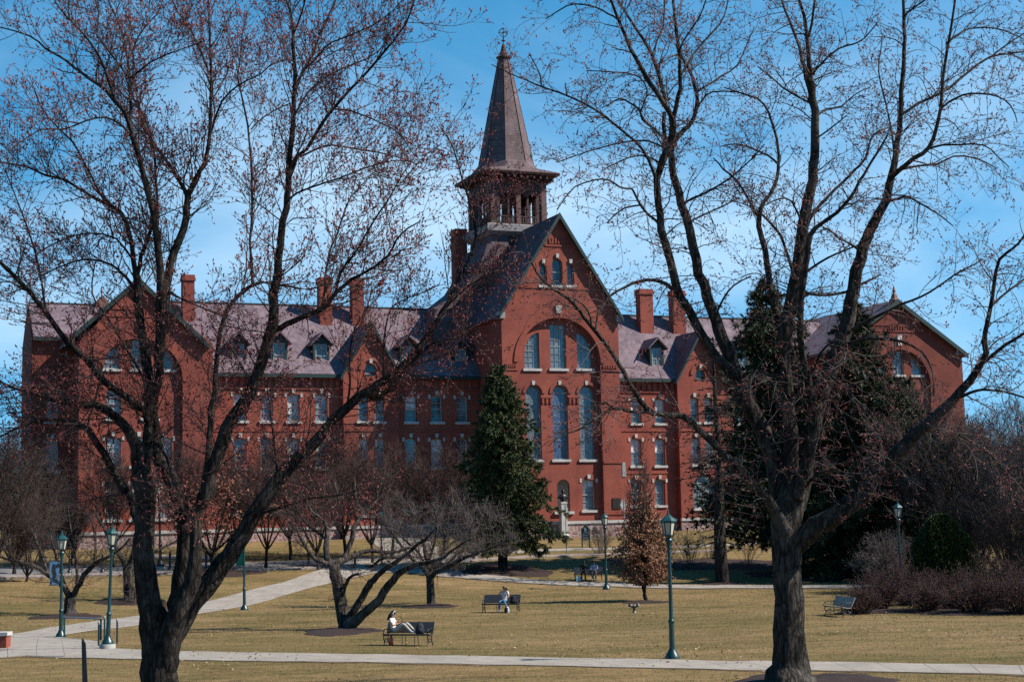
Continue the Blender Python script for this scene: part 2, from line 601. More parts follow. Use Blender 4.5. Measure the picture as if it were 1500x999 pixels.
    def blob(s, c, r, mi=0, seg=12, rings=8, jit=0., seed=0):
        rr = np.random.default_rng(seed)
        v, f = [], []
        for i in range(rings + 1):
            th = math.pi * i / rings
            for k in range(seg):
                ph = 2 * math.pi * k / seg
                q = 1 + (rr.uniform(-jit, jit) if 0 < i < rings else 0)
                v.append((c[0] + r[0] * q * math.sin(th) * math.cos(ph), c[1] + r[1] * q * math.sin(th) * math.sin(ph), c[2] + r[2] * q * math.cos(th)))
        for i in range(rings):
            for k in range(seg):
                k2 = (k + 1) % seg
                f.append((i * seg + k, (i + 1) * seg + k, (i + 1) * seg + k2, i * seg + k2))
        s.add(v, f, mi, True)

    def build(s, name, mats, parent=None, origin=None, xf=None):
        if isinstance(mats, str): mats = [mats]
        V = [np.array(s.V, np.float32).reshape(-1, 3)] if s.V else []
        n0 = len(s.V)
        ln = [np.array([len(f) for f in s.F], np.int32)] if s.F else []
        lv = [np.array([i for f in s.F for i in f], np.int32)] if s.F else []
        mi = [np.array(s.MI, np.int32)] if s.F else []
        sm = [np.array(s.SM, bool)] if s.F else []
        for (v, f, m_, q) in s.chunks:
            V.append(v)
            lv.append((f + n0).ravel())
            ln.append(np.full(len(f), f.shape[1], np.int32))
            mi.append(np.full(len(f), m_, np.int32))
            sm.append(np.full(len(f), q, bool))
            n0 += len(v)
        V = np.concatenate(V); lv = np.concatenate(lv); ln = np.concatenate(ln); mi = np.concatenate(mi); sm = np.concatenate(sm)
        if origin is not None:
            V = V - np.array(tuple(origin), np.float32)
        me = bpy.data.meshes.new(name)
        me.vertices.add(len(V)); me.vertices.foreach_set('co', V.astype(np.float32).ravel())
        me.loops.add(len(lv)); me.loops.foreach_set('vertex_index', lv)
        me.polygons.add(len(ln))
        me.polygons.foreach_set('loop_start', np.concatenate([[0], np.cumsum(ln)[:-1]]).astype(np.int32))
        me.polygons.foreach_set('material_index', mi)
        me.polygons.foreach_set('use_smooth', sm)
        for mm in mats:
            me.materials.append(MAT[mm])
        me.update(calc_edges=True)
        me.validate()
        o = bpy.data.objects.new(name, me)
        COL.objects.link(o)
        if parent is not None:
            o.parent = parent
        elif origin is not None:
            o.location = origin
        return o


def tubes_np(P, R, sides=3, flat=1.0):
    """P[N,K,3], R[N,K] -> verts, quads"""
    N, K, _ = P.shape
    T = np.empty_like(P)
    T[:, 1:-1] = P[:, 2:] - P[:, :-2]
    T[:, 0] = P[:, 1] - P[:, 0]
    T[:, -1] = P[:, -1] - P[:, -2]
    T /= np.linalg.norm(T, axis=2, keepdims=True) + 1e-9
    D = P[:, -1] - P[:, 0]
    ref = np.where((np.abs(D[:, 2]) > .8 * np.linalg.norm(D, axis=1))[:, None], np.array([[1., .3, 0]]), np.array([[0., .2, 1.]]))
    A = np.cross(T, ref[:, None, :])
    A /= np.linalg.norm(A, axis=2, keepdims=True) + 1e-9
    B = np.cross(T, A)
    an = np.arange(sides) * 2 * np.pi / sides
    V = P[:, :, None, :] + R[:, :, None, None] * (np.cos(an)[None, None, :, None] * A[:, :, None, :] + flat * np.sin(an)[None, None, :, None] * B[:, :, None, :])
    base = (np.arange(N) * K * sides)[:, None, None] + (np.arange(K - 1) * sides)[None, :, None]
    k = np.arange(sides)[None, None, :]
    k2 = (k + 1) % sides
    Q = np.stack([base + k, base + k2, base + sides + k2, base + sides + k], -1).reshape(-1, 4)
    return V.reshape(-1, 3), Q


simple('bare earth', (.150, .095, .052), (.085, .056, .030), 1.6, .95, .1, bmp=.5, bscale=14)
EXPOSURE = 0.86
# ------------------------------------------------------------------ the brick building
ZB = 3.2
_p = at(820, 600, 143.75)
BO = Vector((_p.x, _p.y, ZB))
bld = empty('brick_building', BO, TH)
tag(bld, 'long red brick college hall with steep slate roofs, gabled centre and pointed spire', 'building')
_ri = Matrix.Rotation(-TH, 3, 'Z')


def bl(px, py, w):
    """photo pixel -> (x, z) on the building's plane y = w (building coordinates)"""
    o = _ri @ (CAM - BO)
    d = _ri @ ray(px, py)
    t = (w - o.y) / d.y
    p = o + d * t
    return p.x, p.z


def rect(x0, x1, z0, z1, kind='rect', n=12):
    w = x1 - x0
    if kind == 'rect':
        return [(x0, z0), (x1, z0), (x1, z1), (x0, z1)]
    if kind == 'arch':
        r = w / 2
        return [(x0, z0), (x1, z0)] + [((x0 + x1) / 2 + r * math.cos(a), z1 - r + r * math.sin(a)) for a in np.linspace(0, math.pi, n)]
    if kind == 'seg':
        h = .16 * w
        return [(x0, z0), (x1, z0)] + [((x0 + x1) / 2 + w / 2 * math.cos(a), z1 - h + h * math.sin(a)) for a in np.linspace(0, math.pi, n)]
    if kind == 'pointed':
        h = w * 1.1
        pts = [(x0, z0), (x1, z0)]
        for t in np.linspace(0, 1, 6): pts.append((x1 - w / 2 * t ** 1.6, z1 - h + h * t ** .8))
        for t in np.linspace(0, 1, 6)[1:]: pts.append((x0 + w / 2 * (1 - t) ** 1.6, z1 - h * (1 - (1 - t) ** .8) - 0))
        return pts
    zz = z0 + .33 * (z1 - z0)
    if kind == 'ql':
        return [(x0, z0), (x1, z0), (x1, z1)] + [(x1 - w * math.sin(a), zz + (z1 - zz) * math.cos(a)) for a in np.linspace(0, math.pi / 2, n)[1:]]
    if kind == 'qr':
        return [(x0, z0), (x1, z0)] + [(x0 + w * math.cos(a), zz + (z1 - zz) * math.sin(a)) for a in np.linspace(0, math.pi / 2, n)[:-1]] + [(x0, z1)]


def topz(x, x0, x1, z0, z1, kind):
    w = x1 - x0
    if kind == 'arch':
        r = w / 2
        return z1 - r + math.sqrt(max(0, r * r - (x - (x0 + x1) / 2) ** 2))
    if kind == 'ql':
        zz = z0 + .33 * (z1 - z0)
        return zz + (z1 - zz) * math.sqrt(max(0, 1 - ((x1 - x) / w) ** 2))
    if kind == 'qr':
        zz = z0 + .33 * (z1 - z0)
        return zz + (z1 - zz) * math.sqrt(max(0, 1 - ((x - x0) / w) ** 2))
    return z1 - .02


def window(x0, x1, z0, z1, y, kind='rect', cols=2, rows=4, sash='sash cream', glass='window glass', sill=True,
           key='none', blind=0., recess=.28, meet=True, fw=.09, parent=None):
    """adds a window part (frame) with pane, sill, blind, keystone sub-parts; returns the hole in the wall"""
    hole = rect(x0, x1, z0, z1, kind)
    cx, cz = (x0 + x1) / 2, (z0 + z1) / 2
    sx, sz = 1 - 2 * fw / (x1 - x0), 1 - 2 * fw / (z1 - z0)
    inner = [(cx + (p[0] - cx) * sx, cz + (p[1] - cz) * sz) for p in hole]
    outer = [(cx + (p[0] - cx) * .995, cz + (p[1] - cz) * .997) for p in hole]
    mb = MB()
    ya = y + recess
    mb.facade(outer, [inner[::-1]], ya, ya + .12)
    ix0, ix1 = x0 + fw, x1 - fw
    iz0, iz1 = z0 + fw, z1 - fw
    for c in range(1, cols):
        x = ix0 + (ix1 - ix0) * c / cols
        mb.box(x - .022, x + .022, ya + .03, ya + .09, iz0, topz(x, x0, x1, z0, z1, kind) - fw * .8)
    for r in range(1, rows):
        z = iz0 + (iz1 - iz0) * r / rows
        th = .045 if (meet and r == rows // 2) else .02
        # clip the bar to the arch
        xa, xb = ix0, ix1
        for q in np.linspace(0, 1, 41):
            xx = ix0 + (ix1 - ix0) * q
            if topz(xx, x0, x1, z0, z1, kind) > z + .02:
                xa = xx; break
        for q in np.linspace(1, 0, 41):
            xx = ix0 + (ix1 - ix0) * q
            if topz(xx, x0, x1, z0, z1, kind) > z + .02:
                xb = xx; break
        if xb > xa: mb.box(xa, xb, ya + .02, ya + .10, z - th, z + th)
    w = mb.build('window', sash, parent or bld)
    pb = MB()
    n = len(inner)
    pb.add([(p[0], ya + .075, p[1]) for p in inner], [tuple(range(n))])
    pb.add([(p[0], ya + .5, p[1]) for p in outer], [tuple(range(n))])
    pb.build('pane', glass, w)
    if blind > 0:
        bb = MB()
        bb.box(ix0, ix1, ya + .062, ya + .07, iz1 - (iz1 - iz0) * blind, iz1)
        bb.build('blind', 'window blind', w)
    if sill:
        sb = MB()
        sb.box(x0 - .18, x1 + .18, y - .13, y + recess, z0 - .22, z0 + .004)
        sb.build('sill', 'white stone', w)
    if key != 'none':
        kb = MB()
        kw = .17
        if key in ('one', 'three'):
            kb.prism([(cx - kw * .8, z1 + .06), (cx + kw * .7, z1 + .06), (cx + kw * .95, z1 + .44), (cx - kw * .95, z1 + .44)], y - .15, y + .1)
        kb.build('keystone', 'white stone', w)
        if key == 'three':
            for s_ in (-1, 1):
                kb = MB()
                xx = cx + s_ * ((x1 - x0) / 2 + .17)
                kb.box(xx - .10, xx + .10, y - .05, y + .1, z1 - .28, z1 + .08)
                kb.build('impost_block', 'white stone', w)
    return hole


zg = float(terr(BO.x, BO.y)) - ZB - 1.2      # wall bottoms, under the ground
# ---- key dimensions from the photograph
cL, cR = bl(735, 500, 0)[0], bl(906, 500, 0)[0]
aX, aZ = bl(813, 318, 0)
cX = (cL + cR) / 2
cEave = bl(904, 463, 0)[1]
WW = 6.0                                     # wing front plane
RW = 12.5                                    # ridge plane
eZ = (bl(690, 549, WW - .4)[1] + bl(990, 552, WW - .4)[1] + bl(400, 543, WW - .4)[1]) / 3
rZ = (bl(560, 456, RW)[1] + bl(930, 466, RW)[1]) / 2
lL, lR = bl(116, 560, 1)[0], bl(312, 560, 1)[0]
laX, laZ = bl(202, 413, 1)
raX, raZ = bl(1312, 444, 1)
rR = bl(1411, 560, 1)[0]
rL = 2 * raX - rR
lEave = bl(104, 500, 1)[1]
xl0 = bl(47, 520, 5)[0]
g1L, g1R = bl(503, 590, WW - .6)[0], bl(584, 590, WW - .6)[0]
g1X, g1Z = (bl(503, 590, WW - .6)[0] + bl(584, 590, WW - .6)[0]) / 2, bl(541, 472, WW - .6)[1]
g2L = bl(993, 590, WW - .6)[0]
g2R = g2L + (g1R - g1L)
g2X = (g2L + g2R) / 2
bZ = bl(830, 767, 0)[1]                      # water table
print('BLD', dict(cL=cL, cR=cR, aX=aX, cX=cX, aZ=aZ, cEave=cEave, eZ=eZ, rZ=rZ, lL=lL, lR=lR, laX=laX, laZ=laZ, rL=rL, rR=rR, raX=raX, raZ=raZ, lEave=lEave, bZ=bZ, g1=(g1L, g1R, g1Z), g2L=g2L, zg=zg, xl0=xl0))


def px_win(xa, xb, ya, yb, w, **k):
    x0 = bl(xa, (ya + yb) / 2, w)[0]
    x1 = bl(xb, (ya + yb) / 2, w)[0]
    z1 = bl((xa + xb) / 2, ya, w)[1]
    z0 = bl((xa + xb) / 2, yb, w)[1]
    return window(x0, x1, z0, z1, w, **k)


# ---- central pavilion
wall = MB()
# outer skin with the great arched recess
ac = bl(819, 500, 0)[0]
arX = bl(880, 560, 0)[0]
ar = arX - ac
arTop = bl(819, 466, 0)[1]
rec = rect(ac - ar, ac + ar, bZ + .02, arTop, 'arch', 32)
holes = [rec]
for (xa, xb, ya, yb) in ((791, 801, 387, 418), (809, 824, 379, 418), (831, 841, 387, 418)):
    holes.append(px_win(xa, xb, ya, yb, 0, kind='arch', cols=1, rows=2, sash='sash grey', glass='dark glass', key='one', recess=.25, fw=.05))
outl = [(cL, zg), (cR, zg), (cR, cEave), (cX, aZ), (cL, cEave)]
wall.facade(outl, holes, 0, .5)
# recessed panel
RC = .42
ph = []
for (xa, xb, k) in ((768, 790, 'ql'), (806, 829, 'rect'), (845, 867, 'qr')):
    ph.append(px_win(xa, xb, 475 if k == 'rect' else 487, 540, RC, kind=k, cols=3, rows=6, sash='sash grey', recess=.22))
for (xa, xb, g) in ((771, 793, 'leaded glass'), (809.5, 832, 'stained glass'), (849, 871, 'leaded glass')):
    ph.append(px_win(xa, xb, 565, 673, RC, kind='arch', cols=1, rows=4, sash='sash grey', glass=g, key='one', recess=.25, meet=False))
ph.append(px_win(853.5, 872, 702, 747, RC, kind='seg', cols=2, rows=4, key='three', blind=.22))
nx0, nx1 = bl(816, 720, RC)[0], bl(834.5, 720, RC)[0]
nz0, nz1 = bl(825, 749, RC)[1], bl(825, 702, RC)[1]
niche = rect(nx0, nx1, nz0, nz1, 'arch')
ph.append(niche)
inset = rect(ac - ar + .003, ac + ar - .003, bZ + .02, arTop - .003, 'arch', 32)
wall.facade(inset, ph, RC, RC + .45)
# arch ring in relief and little arches over the lancets
for (c0, r0, r1, zc) in ((ac, ar + .02, ar + .42, arTop - ar),):
    pts_o = [(c0 + r1 * math.cos(a), zc + r1 * math.sin(a)) for a in np.linspace(0, math.pi, 33)]
    pts_i = [(c0 + r0 * math.cos(a), zc + r0 * math.sin(a)) for a in np.linspace(math.pi, 0, 33)]
    wall.facade(pts_o + pts_i, [], -.09, 0.02)
for xm in (782, 820.7, 860):
    c0 = bl(xm, 580, RC)[0]
    zc = bl(xm, 576, RC)[1]
    r0, r1 = .82, 1.1
    wall.facade([(c0 + r1 * math.cos(a), zc + r1 * math.sin(a)) for a in np.linspace(0, math.pi, 17)] + [(c0 + r0 * math.cos(a), zc + r0 * math.sin(a)) for a in np.linspace(math.pi, 0, 17)], [], RC - .08, RC + .02)
# brick corbels between the lancets
for xm in (801, 840.5):
    x = bl(xm, 585, RC)[0]
    z = bl(xm, 583, RC)[1]
    for q in (-.4, 0, .4):
        wall.box(x + q - .1, x + q + .1, RC - .1, RC + .02, z - .5, z)
    wall.box(x - .62, x + .62, RC - .13, RC + .02, z, z + .14)
# string courses
for (py, d) in ((422, .07), (360, .07)):
    z = bl(813, py, 0)[1]
    t = (aZ - z) / (aZ - cEave)
    hw = (cR - cL) / 2 * t - .35
    wall.box(cX - hw, cX + hw, -d, .02, z - .09, z + .09)
for z0_, z1_ in (((bl(890, 543, 0)[1]) - .1, (bl(890, 543, 0)[1]) + .08), ((bl(890, 677, 0)[1]) - .1, (bl(890, 677, 0)[1]) + .08)):
    wall.box(arX + .05, cR + .04, -.07, .02, z0_, z1_)
    wall.box(cL - .04, ac - ar - .05, -.07, .02, z0_, z1_)
z = bl(890, 537, 0)[1]
for k in range(6):
    wall.box(arX + .25 + k * .26, arX + .39 + k * .26, -.09, .02, z - .2, z + .12)
    wall.box(cL + .25 + k * .2, cL + .35 + k * .2, -.09, .02, z - .2, z + .12)
# corbelled dentils under the gable apex
for k in range(7):
    x = cX + (k - 3) * .3
    wall.box(x - .08, x + .08, -.08, .02, bl(813, 357, 0)[1], bl(813, 349, 0)[1])
# sides and back
for xa, xb in ((cL, cL + .5), (cR - .5, cR)):
    wall.box(xa + .002, xb - .002, .503, 19, zg, cEave - .05)
wall.box(cL + .5, cR - .5, 18.5, 19, zg, cEave)
# widened foot of the right-hand pier with its sloped stone cap
bx1 = bl(918, 740, 0)[0]
bz1 = bl(912, 698, 0)[1]
bz2 = bl(906, 677, 0)[1]
wall.box(cR + .002, bx1, .02, 2.5, zg, bz1)
wall.box(arX + .06, bx1 + .05, -.07, .019, bl(900, 752, 0)[1] - .1, bl(900, 752, 0)[1] + .1)
wall.build('wall', 'red brick', bld)
cp = MB()
cp.prism([(cR + .004, bz1 + .003), (bx1 + .06, bz1 + .003), (cR + .30, bz2), (cR + .004, bz2)], -.03, 2.55)
cp.build('buttress_cap', 'grey cap', bld)
st = MB()
st.prism([(ac - .22, arTop + .42), (ac + .22, arTop + .42), (ac + .30, arTop + 1.15), (ac - .30, arTop + 1.15)], -.16, .05)
st.build('keystone', 'white stone', bld)
nb = MB()
n = len(niche)
nb.add([(p[0], RC + 1.0, p[1]) for p in niche], [tuple(range(n))])
nb.add([(p[0], RC + .001, p[1]) for p in niche] + [(p[0], RC + 1.0, p[1]) for p in niche], [(i, (i + 1) % n, (i + 1) % n + n, i + n) for i in range(n)])
ni = nb.build('niche', 'niche plaster', bld)
sb = MB()
sb.box(nx0 - .35, nx1 + .35, RC - .2, RC + .3, nz0 - .24, nz0 + .004)
sb.build('sill', 'white stone', ni)
pq = MB()
pxa, pza = bl(897.5, 745, 0)
pxb, pzb = bl(908.5, 729, 0)
pq.box(pxa, pxb, -.07, .0, pza, pzb)
for k in range(6):
    zz = pza + (pzb - pza) * (k + 1) / 7
    pq.box(pxa + .1, pxb - .1, -.085, -.065, zz - .035, zz + .035)
pq.build('plaque', 'plaque bronze', bld)

# ---- wings
wall = MB()


def cell_wall(x0, x1, z0, z1, holes, y0, y1):
    """wall rectangle cut into one cell per window, so that every hole tessellates cleanly"""
    cols = {}
    for h in holes:
        xs_ = [p[0] for p in h]; zs_ = [p[1] for p in h]
        key = round((min(xs_) + max(xs_)) / 2, 2)
        for k in cols:
            if abs(k - key) < .9: key = k
        cols.setdefault(key, []).append((min(zs_), max(zs_), min(xs_), max(xs_), h))
    ks = sorted(cols)
    xb = [x0] + [(max(c[3] for c in cols[a]) + min(c[2] for c in cols[b])) / 2 for a, b in zip(ks[:-1], ks[1:])] + [x1]
    for i, k in enumerate(ks):
        cs = sorted(cols[k], key=lambda c: c[0])
        zb = [z0] + [(a[1] + b[0]) / 2 for a, b in zip(cs[:-1], cs[1:])] + [z1]
        for j, c in enumerate(cs):
            wall.facade([(xb[i], zb[j]), (xb[i + 1], zb[j]), (xb[i + 1], zb[j + 1]), (xb[i], zb[j + 1])], [c[4]], y0, y1, back=False, edge=False)


def wing_cols(cols, rows, w, **kw):
    hs = []
    for xm in cols:
        for (ya, yb, k) in rows:
            cx_, _ = bl(xm, (ya + yb) / 2, w)
            z1 = bl(xm, ya, w)[1]
            z0 = bl(xm, yb, w)[1]
            hs.append(window(cx_ - .56, cx_ + .56, z0, z1, w, kind='seg', key='three', cols=2, rows=4,
                             blind=random.choice([.0, .0, .3, .5, .55, .15, .8]), **kw))
    return hs


def rows_left(xm):
    d = -.00017 * (655 - xm)
    H = 757 - .022 * (xm - 750)
    s_ = 1 + .00020 * (655 - xm)
    H0 = 757 - .022 * (655 - 750)
    return [(H + (y0 - H0) * s_, H + (y1 - H0) * s_, 'seg') for y0, y1 in ((580, 618), (642, 684), (706, 746))]


hs = []
for xm in (352, 391, 430, 471): hs += wing_cols([xm], rows_left(xm), WW)
for xm in (602, 640, 677): hs += wing_cols([xm], rows_left(xm), WW)
cell_wall(lR - 1, cL + 1, zg, eZ, hs, WW, WW + .5)
hs = []
for xm in (932, 967): hs += wing_cols([xm], rows_left(xm), WW)
xs_r = [g2R + 1.9 + k * 2.45 for k in range(6)]
zr = [(bl(932, y0, WW)[1], bl(932, y1, WW)[1]) for (y1, y0, _) in rows_left(932)]
for x in xs_r:
    if x < rL - 1:
        for z0_, z1_ in zr:
            hs.append(window(x - .56, x + .56, z0_, z1_, WW, kind='seg', key='one', cols=2, rows=4, blind=.4))
cell_wall(cR - 1, rL + 1, zg, eZ, hs, WW, WW + .5)
# corbelled cornice and dentils, string courses
for xa, xb in ((lR + .05, g1L - .06), (g1R + .06, cL - .05), (cR + .05, g2L - .06), (g2R + .06, rL - .05)):
    wall.box(xa, xb, WW - .12, WW + .02, eZ - 1.55, eZ - 1.38)
    wall.box(xa, xb, WW - .20, WW + .02, eZ - .5, eZ - .02)
    nd = int((xb - xa) / .62)
    for k in range(nd):
        x = xa + (k + .5) * (xb - xa) / nd
        wall.box(x - .16, x + .16, WW - .15, WW + .02, eZ - 1.38, eZ - .5)
    for py in (625, 690):
        z = bl(655, py, WW)[1]
        wall.box(xa, xb, WW - .06, WW + .02, z - .45, z - .29)
# back and ends
wall.box(lR - 1, cL - .01, 18.5, 19, zg, eZ)
wall.box(cR + .01, rL + 1, 18.5, 19, zg, eZ)
wall.build('wall', 'red brick', bld)

# cross gables
for (gl, gr, gx, gz) in ((g1L, g1R, g1X, g1Z), (g2L, g2R, g2X, g1Z)):
    wall = MB()
    w = WW - .6
    hs = []
    ez = eZ - 2.0
    for q in (-.78, .78):
        for (y1, y0, _) in rows_left(655):
            z1_, z0_ = bl(655, y1, WW)[1], bl(655, y0, WW)[1]
            if y0 > 700 and True:
                continue
            hs.append(window(gx + q - .45, gx + q + .45, z0_, z1_, w, kind='seg', key='one', cols=2, rows=4, blind=.3))
    za = bl(655, 752, WW)[1]
    hs.append(window(gx - 1.25, gx + 1.25, za, za + 3.3, w, kind='arch', cols=4, rows=4, sash='sash cream', key='one', meet=False))
    zt = bl(541, 548, w)[1]
    hs.append(window(gx - .55, gx + .55, zt - .2, zt + .95, w, kind='arch', cols=2, rows=2, sash='sash grey', glass='dark glass', key='one', sill=False, meet=False))
    k_ = (gz - eZ) / ((gr - gl) / 2)
    wall.facade([(gl, zg), (gr, zg), (gr, eZ - .25), (gx, gz - .25), (gl, eZ - .25)], hs, w, w + .4)
    for xx in (gl, gr - .3): wall.box(xx + .002, xx + .298, w + .402, WW - .002, zg, eZ - .3)
    c0, zc = gx, zt + .4
    wall.facade([(c0 + 1.15 * math.cos(a), zc + 1.15 * math.sin(a)) for a in np.linspace(0, math.pi, 17)] + [(c0 + .88 * math.cos(a), zc + .88 * math.sin(a)) for a in np.linspace(math.pi, 0, 17)], [], w - .1, w + .02)
    wall.box(gl - .04, gr + .04, w - .07, w + .02, bl(655, 625, WW)[1] - .45, bl(655, 625, WW)[1] - .29)
    wall.build('wall', 'red brick', bld)

# end pavilions
for (xa, xb, gx, gz, ev) in ((lL, lR, laX, laZ, lEave), (rL, rR, raX, raZ, raZ - (laZ - lEave))):
    wall = MB()
    xc = (xa + xb) / 2
    c0 = bl(205, 540, 1)[0] - laX + gx
    top = bl(205, 496, 1)[1] - laZ + gz
    r_ = 3.55
    dz = gz - laZ
    RC2 = .35
    hs = [rect(c0 - r_, c0 + r_, bZ + .02, top, 'arch', 28)]
    wall.facade([(xa, zg), (xb, zg), (xb, ev), (gx, gz), (xa, ev)], hs, 1, 1.5)
    ph = []
    zs = bl(205, 540, 1)[1] + dz
    for q, k in ((-2.25, 'ql'), (0, 'rect'), (2.25, 'qr')):
        ph.append(window(c0 + q - .62, c0 + q + .62, zs, zs + (2.5 if k == 'rect' else 1.8), 1 + RC2, kind=k, cols=2, rows=4, sash='sash grey', recess=.2))
    for (y0, y1, kd) in ((570, 612, 'arch'), (640, 682, 'seg'), (706, 760, 'seg')):
        z1_, z0_ = bl(205, y0, 1)[1] + dz, bl(205, y1, 1)[1] + dz
        for q in (-2.1, .9) if kd == 'arch' else (-2.1, 0, 2.1):
            ph.append(window(c0 + q - .62, c0 + q + .62, z0_, z1_, 1 + RC2, kind=kd, cols=2, rows=4, key='three' if kd == 'seg' else 'one', blind=.35 if kd == 'seg' else 0, recess=.2))
    wall.facade(rect(c0 - r_ + .003, c0 + r_ - .003, bZ + .02, top - .003, 'arch', 28), ph, 1 + RC2, 1.8)
    wall.facade([(c0 + (r_ + .36) * math.cos(a), top - r_ + (r_ + .36) * math.sin(a)) for a in np.linspace(0, math.pi, 25)] + [(c0 + (r_ + .02) * math.cos(a), top - r_ + (r_ + .02) * math.sin(a)) for a in np.linspace(math.pi, 0, 25)], [], .92, 1.02)
    for dzz in (-2.3, -2.9):
        hw = (xb - xa) / 2 * (-dzz / (gz - ev)) - .4
        wall.box(gx - hw, gx + hw, .93, 1.02, gz + dzz - .08, gz + dzz + .08)
    for k in range(6):
        wall.box(gx + (k - 2.5) * .32 - .08, gx + (k - 2.5) * .32 + .08, .93, 1.02, gz - 2.8, gz - 2.4)
    for s_ in (xa, xb - .5):
        wall.box(s_ + .002, s_ + .498, 1.503, 20, zg, ev - .05)
    wall.box(xa + .5, xb - .5, 19.5, 20, zg, ev)
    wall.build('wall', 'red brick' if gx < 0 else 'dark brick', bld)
    kb = MB()
    kb.prism([(c0 - .2, top + .4), (c0 + .2, top + .4), (c0 + .28, top + 1.5), (c0 - .28, top + 1.5)], .86, 1.05)
    kb.build('keystone', 'white stone', bld)
# small pier cap at the right corner
pc = MB()
pz = raZ - (laZ - lEave)
pc.box(rR - .9, rR + .25, .8, 2.2, pz - .02, pz + .12)
pc.box(rR - .75, rR + .12, .9, 2.1, pz + .12, pz + .35)
pc.build('pier_cap', 'grey cap', bld)

# set-back end wing on the left
wall = MB()
e2 = bl(90, 494, 5)[1]
r2 = bl(60, 449, 10)[1]
hs = []
for x in (xl0 + 1.7,):
    for z0_, z1_ in ((zr[0][0], zr[0][1]), (zr[1][0], zr[1][1])):
        hs.append(window(x - .5, x + .5, z0_, z1_, 5, kind='seg', key='three', cols=2, rows=4, blind=.3))
cell_wall(xl0, lL - .01, zg, e2, hs, 5, 5.5)
wall.prismx([(5.502, zg), (15, zg), (15, e2), (10, r2 + .25), (5.502, e2)], xl0, xl0 + .4)
wall.box(xl0 + .4, lL, 14.5, 15, zg, e2)
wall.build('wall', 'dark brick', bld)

# rubble plinth and water table
pl = MB()
wt = MB()


def plinth(xa, xb, y0, d=.16):
    pl.box(xa, xb, y0 - d, y0 + .05, zg, bZ - .02)
    wt.box(xa - .03, xb + .03, y0 - d - .1, y0 + .03, bZ - .018, bZ + .24)


plinth(cL - .1, bx1 + .1, 0)
plinth(lR + .2, g1L - .3, WW)
plinth(g1L - .1, g1R + .1, WW - .6)
plinth(g1R + .3, cL - .2, WW)
plinth(bx1 + .2, g2L - .3, WW)
plinth(g2L - .1, g2R + .1, WW - .6)
plinth(g2R + .3, rL - .2, WW)
plinth(lL - .1, lR + .1, 1)
plinth(rL - .1, rR + .1, 1)
plinth(xl0 - .1, lL - .2, 5)
pl.build('plinth', 'rubble stone', bld)
wt.build('water_table', 'white stone', bld)


# ---- roofs
def roof_y(name, gx, hw, zr_, ze, y0, y1, over=.45, th=.28, verge=True, mat='purple slate', vm='green trim'):
    """ridge along y (depth)"""
    s_ = (zr_ - ze) / hw
    a, zo = hw + over, ze - over * s_
    rb = MB()
    for sg in (-1, 1):
        rb.prism([(gx, zr_ + .02), (gx + sg * a, zo + .02), (gx + sg * a, zo + th + .02), (gx, zr_ + th + .02)][::sg], y0 - .35, y1)
    r = rb.build('roof', mat, bld)
    if verge:
        vb = MB()
        for sg in (-1, 1):
            vb.prism([(gx, zr_ - .16), (gx + sg * (a + .03), zo - .12), (gx + sg * (a + .03), zo + th + .05), (gx, zr_ + th + .08)][::sg], y0 - .5, y0 - .352)
        vb.build('verge_board', vm, r)
    return r


def roof_x(name, xa, xb, yr, zr_, y0, ze, y1, over=.4, th=.26):
    s_ = (zr_ - ze) / (yr - y0)
    rb = MB()
    rb.prismx([(y0 - over, ze - over * s_ + .02), (yr, zr_ + .02), (yr, zr_ + th), (y0 - over, ze - over * s_ + th)], xa, xb)
    rb.prismx([(yr, zr_ + .02), (y1 + over, ze - over * s_ + .02), (y1 + over, ze - over * s_ + th), (yr, zr_ + th)], xa, xb)
    r = rb.build('roof', 'purple slate', bld)
    gb = MB()
    gb.box(xa, xb, y0 - over - .18, y0 - over - .003, ze - over * s_ - .12, ze - over * s_ + .2)
    gb.build('gutter', 'green trim', r)
    cb = MB()
    cb.box(xa, xb, yr - .12, yr + .12, zr_ + th - .04, zr_ + th + .1)
    cb.build('ridge_cap', 'verge lead', r)
    return r


roof_y('c', cX, (cR - cL) / 2, aZ, cEave, 0, 13, over=.35, mat='shaded slate')
for xx in (cL - .35, cR - .25):
    kb = MB()
    kb.box(xx, xx + .6, -.35, .5, cEave - .55, cEave + .05)
    kb.build('kneeler', 'grey cap', bld)
roof_y('l', laX, (lR - lL) / 2, laZ, lEave, 1, 20)
roof_y('r', raX, (rR - rL) / 2, raZ, raZ - (laZ - lEave), 1, 20)
roof_x('wl', lR - 6, cL + 4, RW, rZ, WW, eZ, 19)
roof_x('wr', cR - 4, rL + 6, RW, rZ, WW, eZ, 19)
roof_x('ext', xl0 + .05, lL + 5, 10, r2, 5, e2, 15)
for (gx, gl, gr) in ((g1X, g1L, g1R), (g2X, g2L, g2R)):
    roof_y('g', gx, (gr - gl) / 2, g1Z - .2, eZ - .2, WW - .6, WW + 6, over=.3, th=.22)


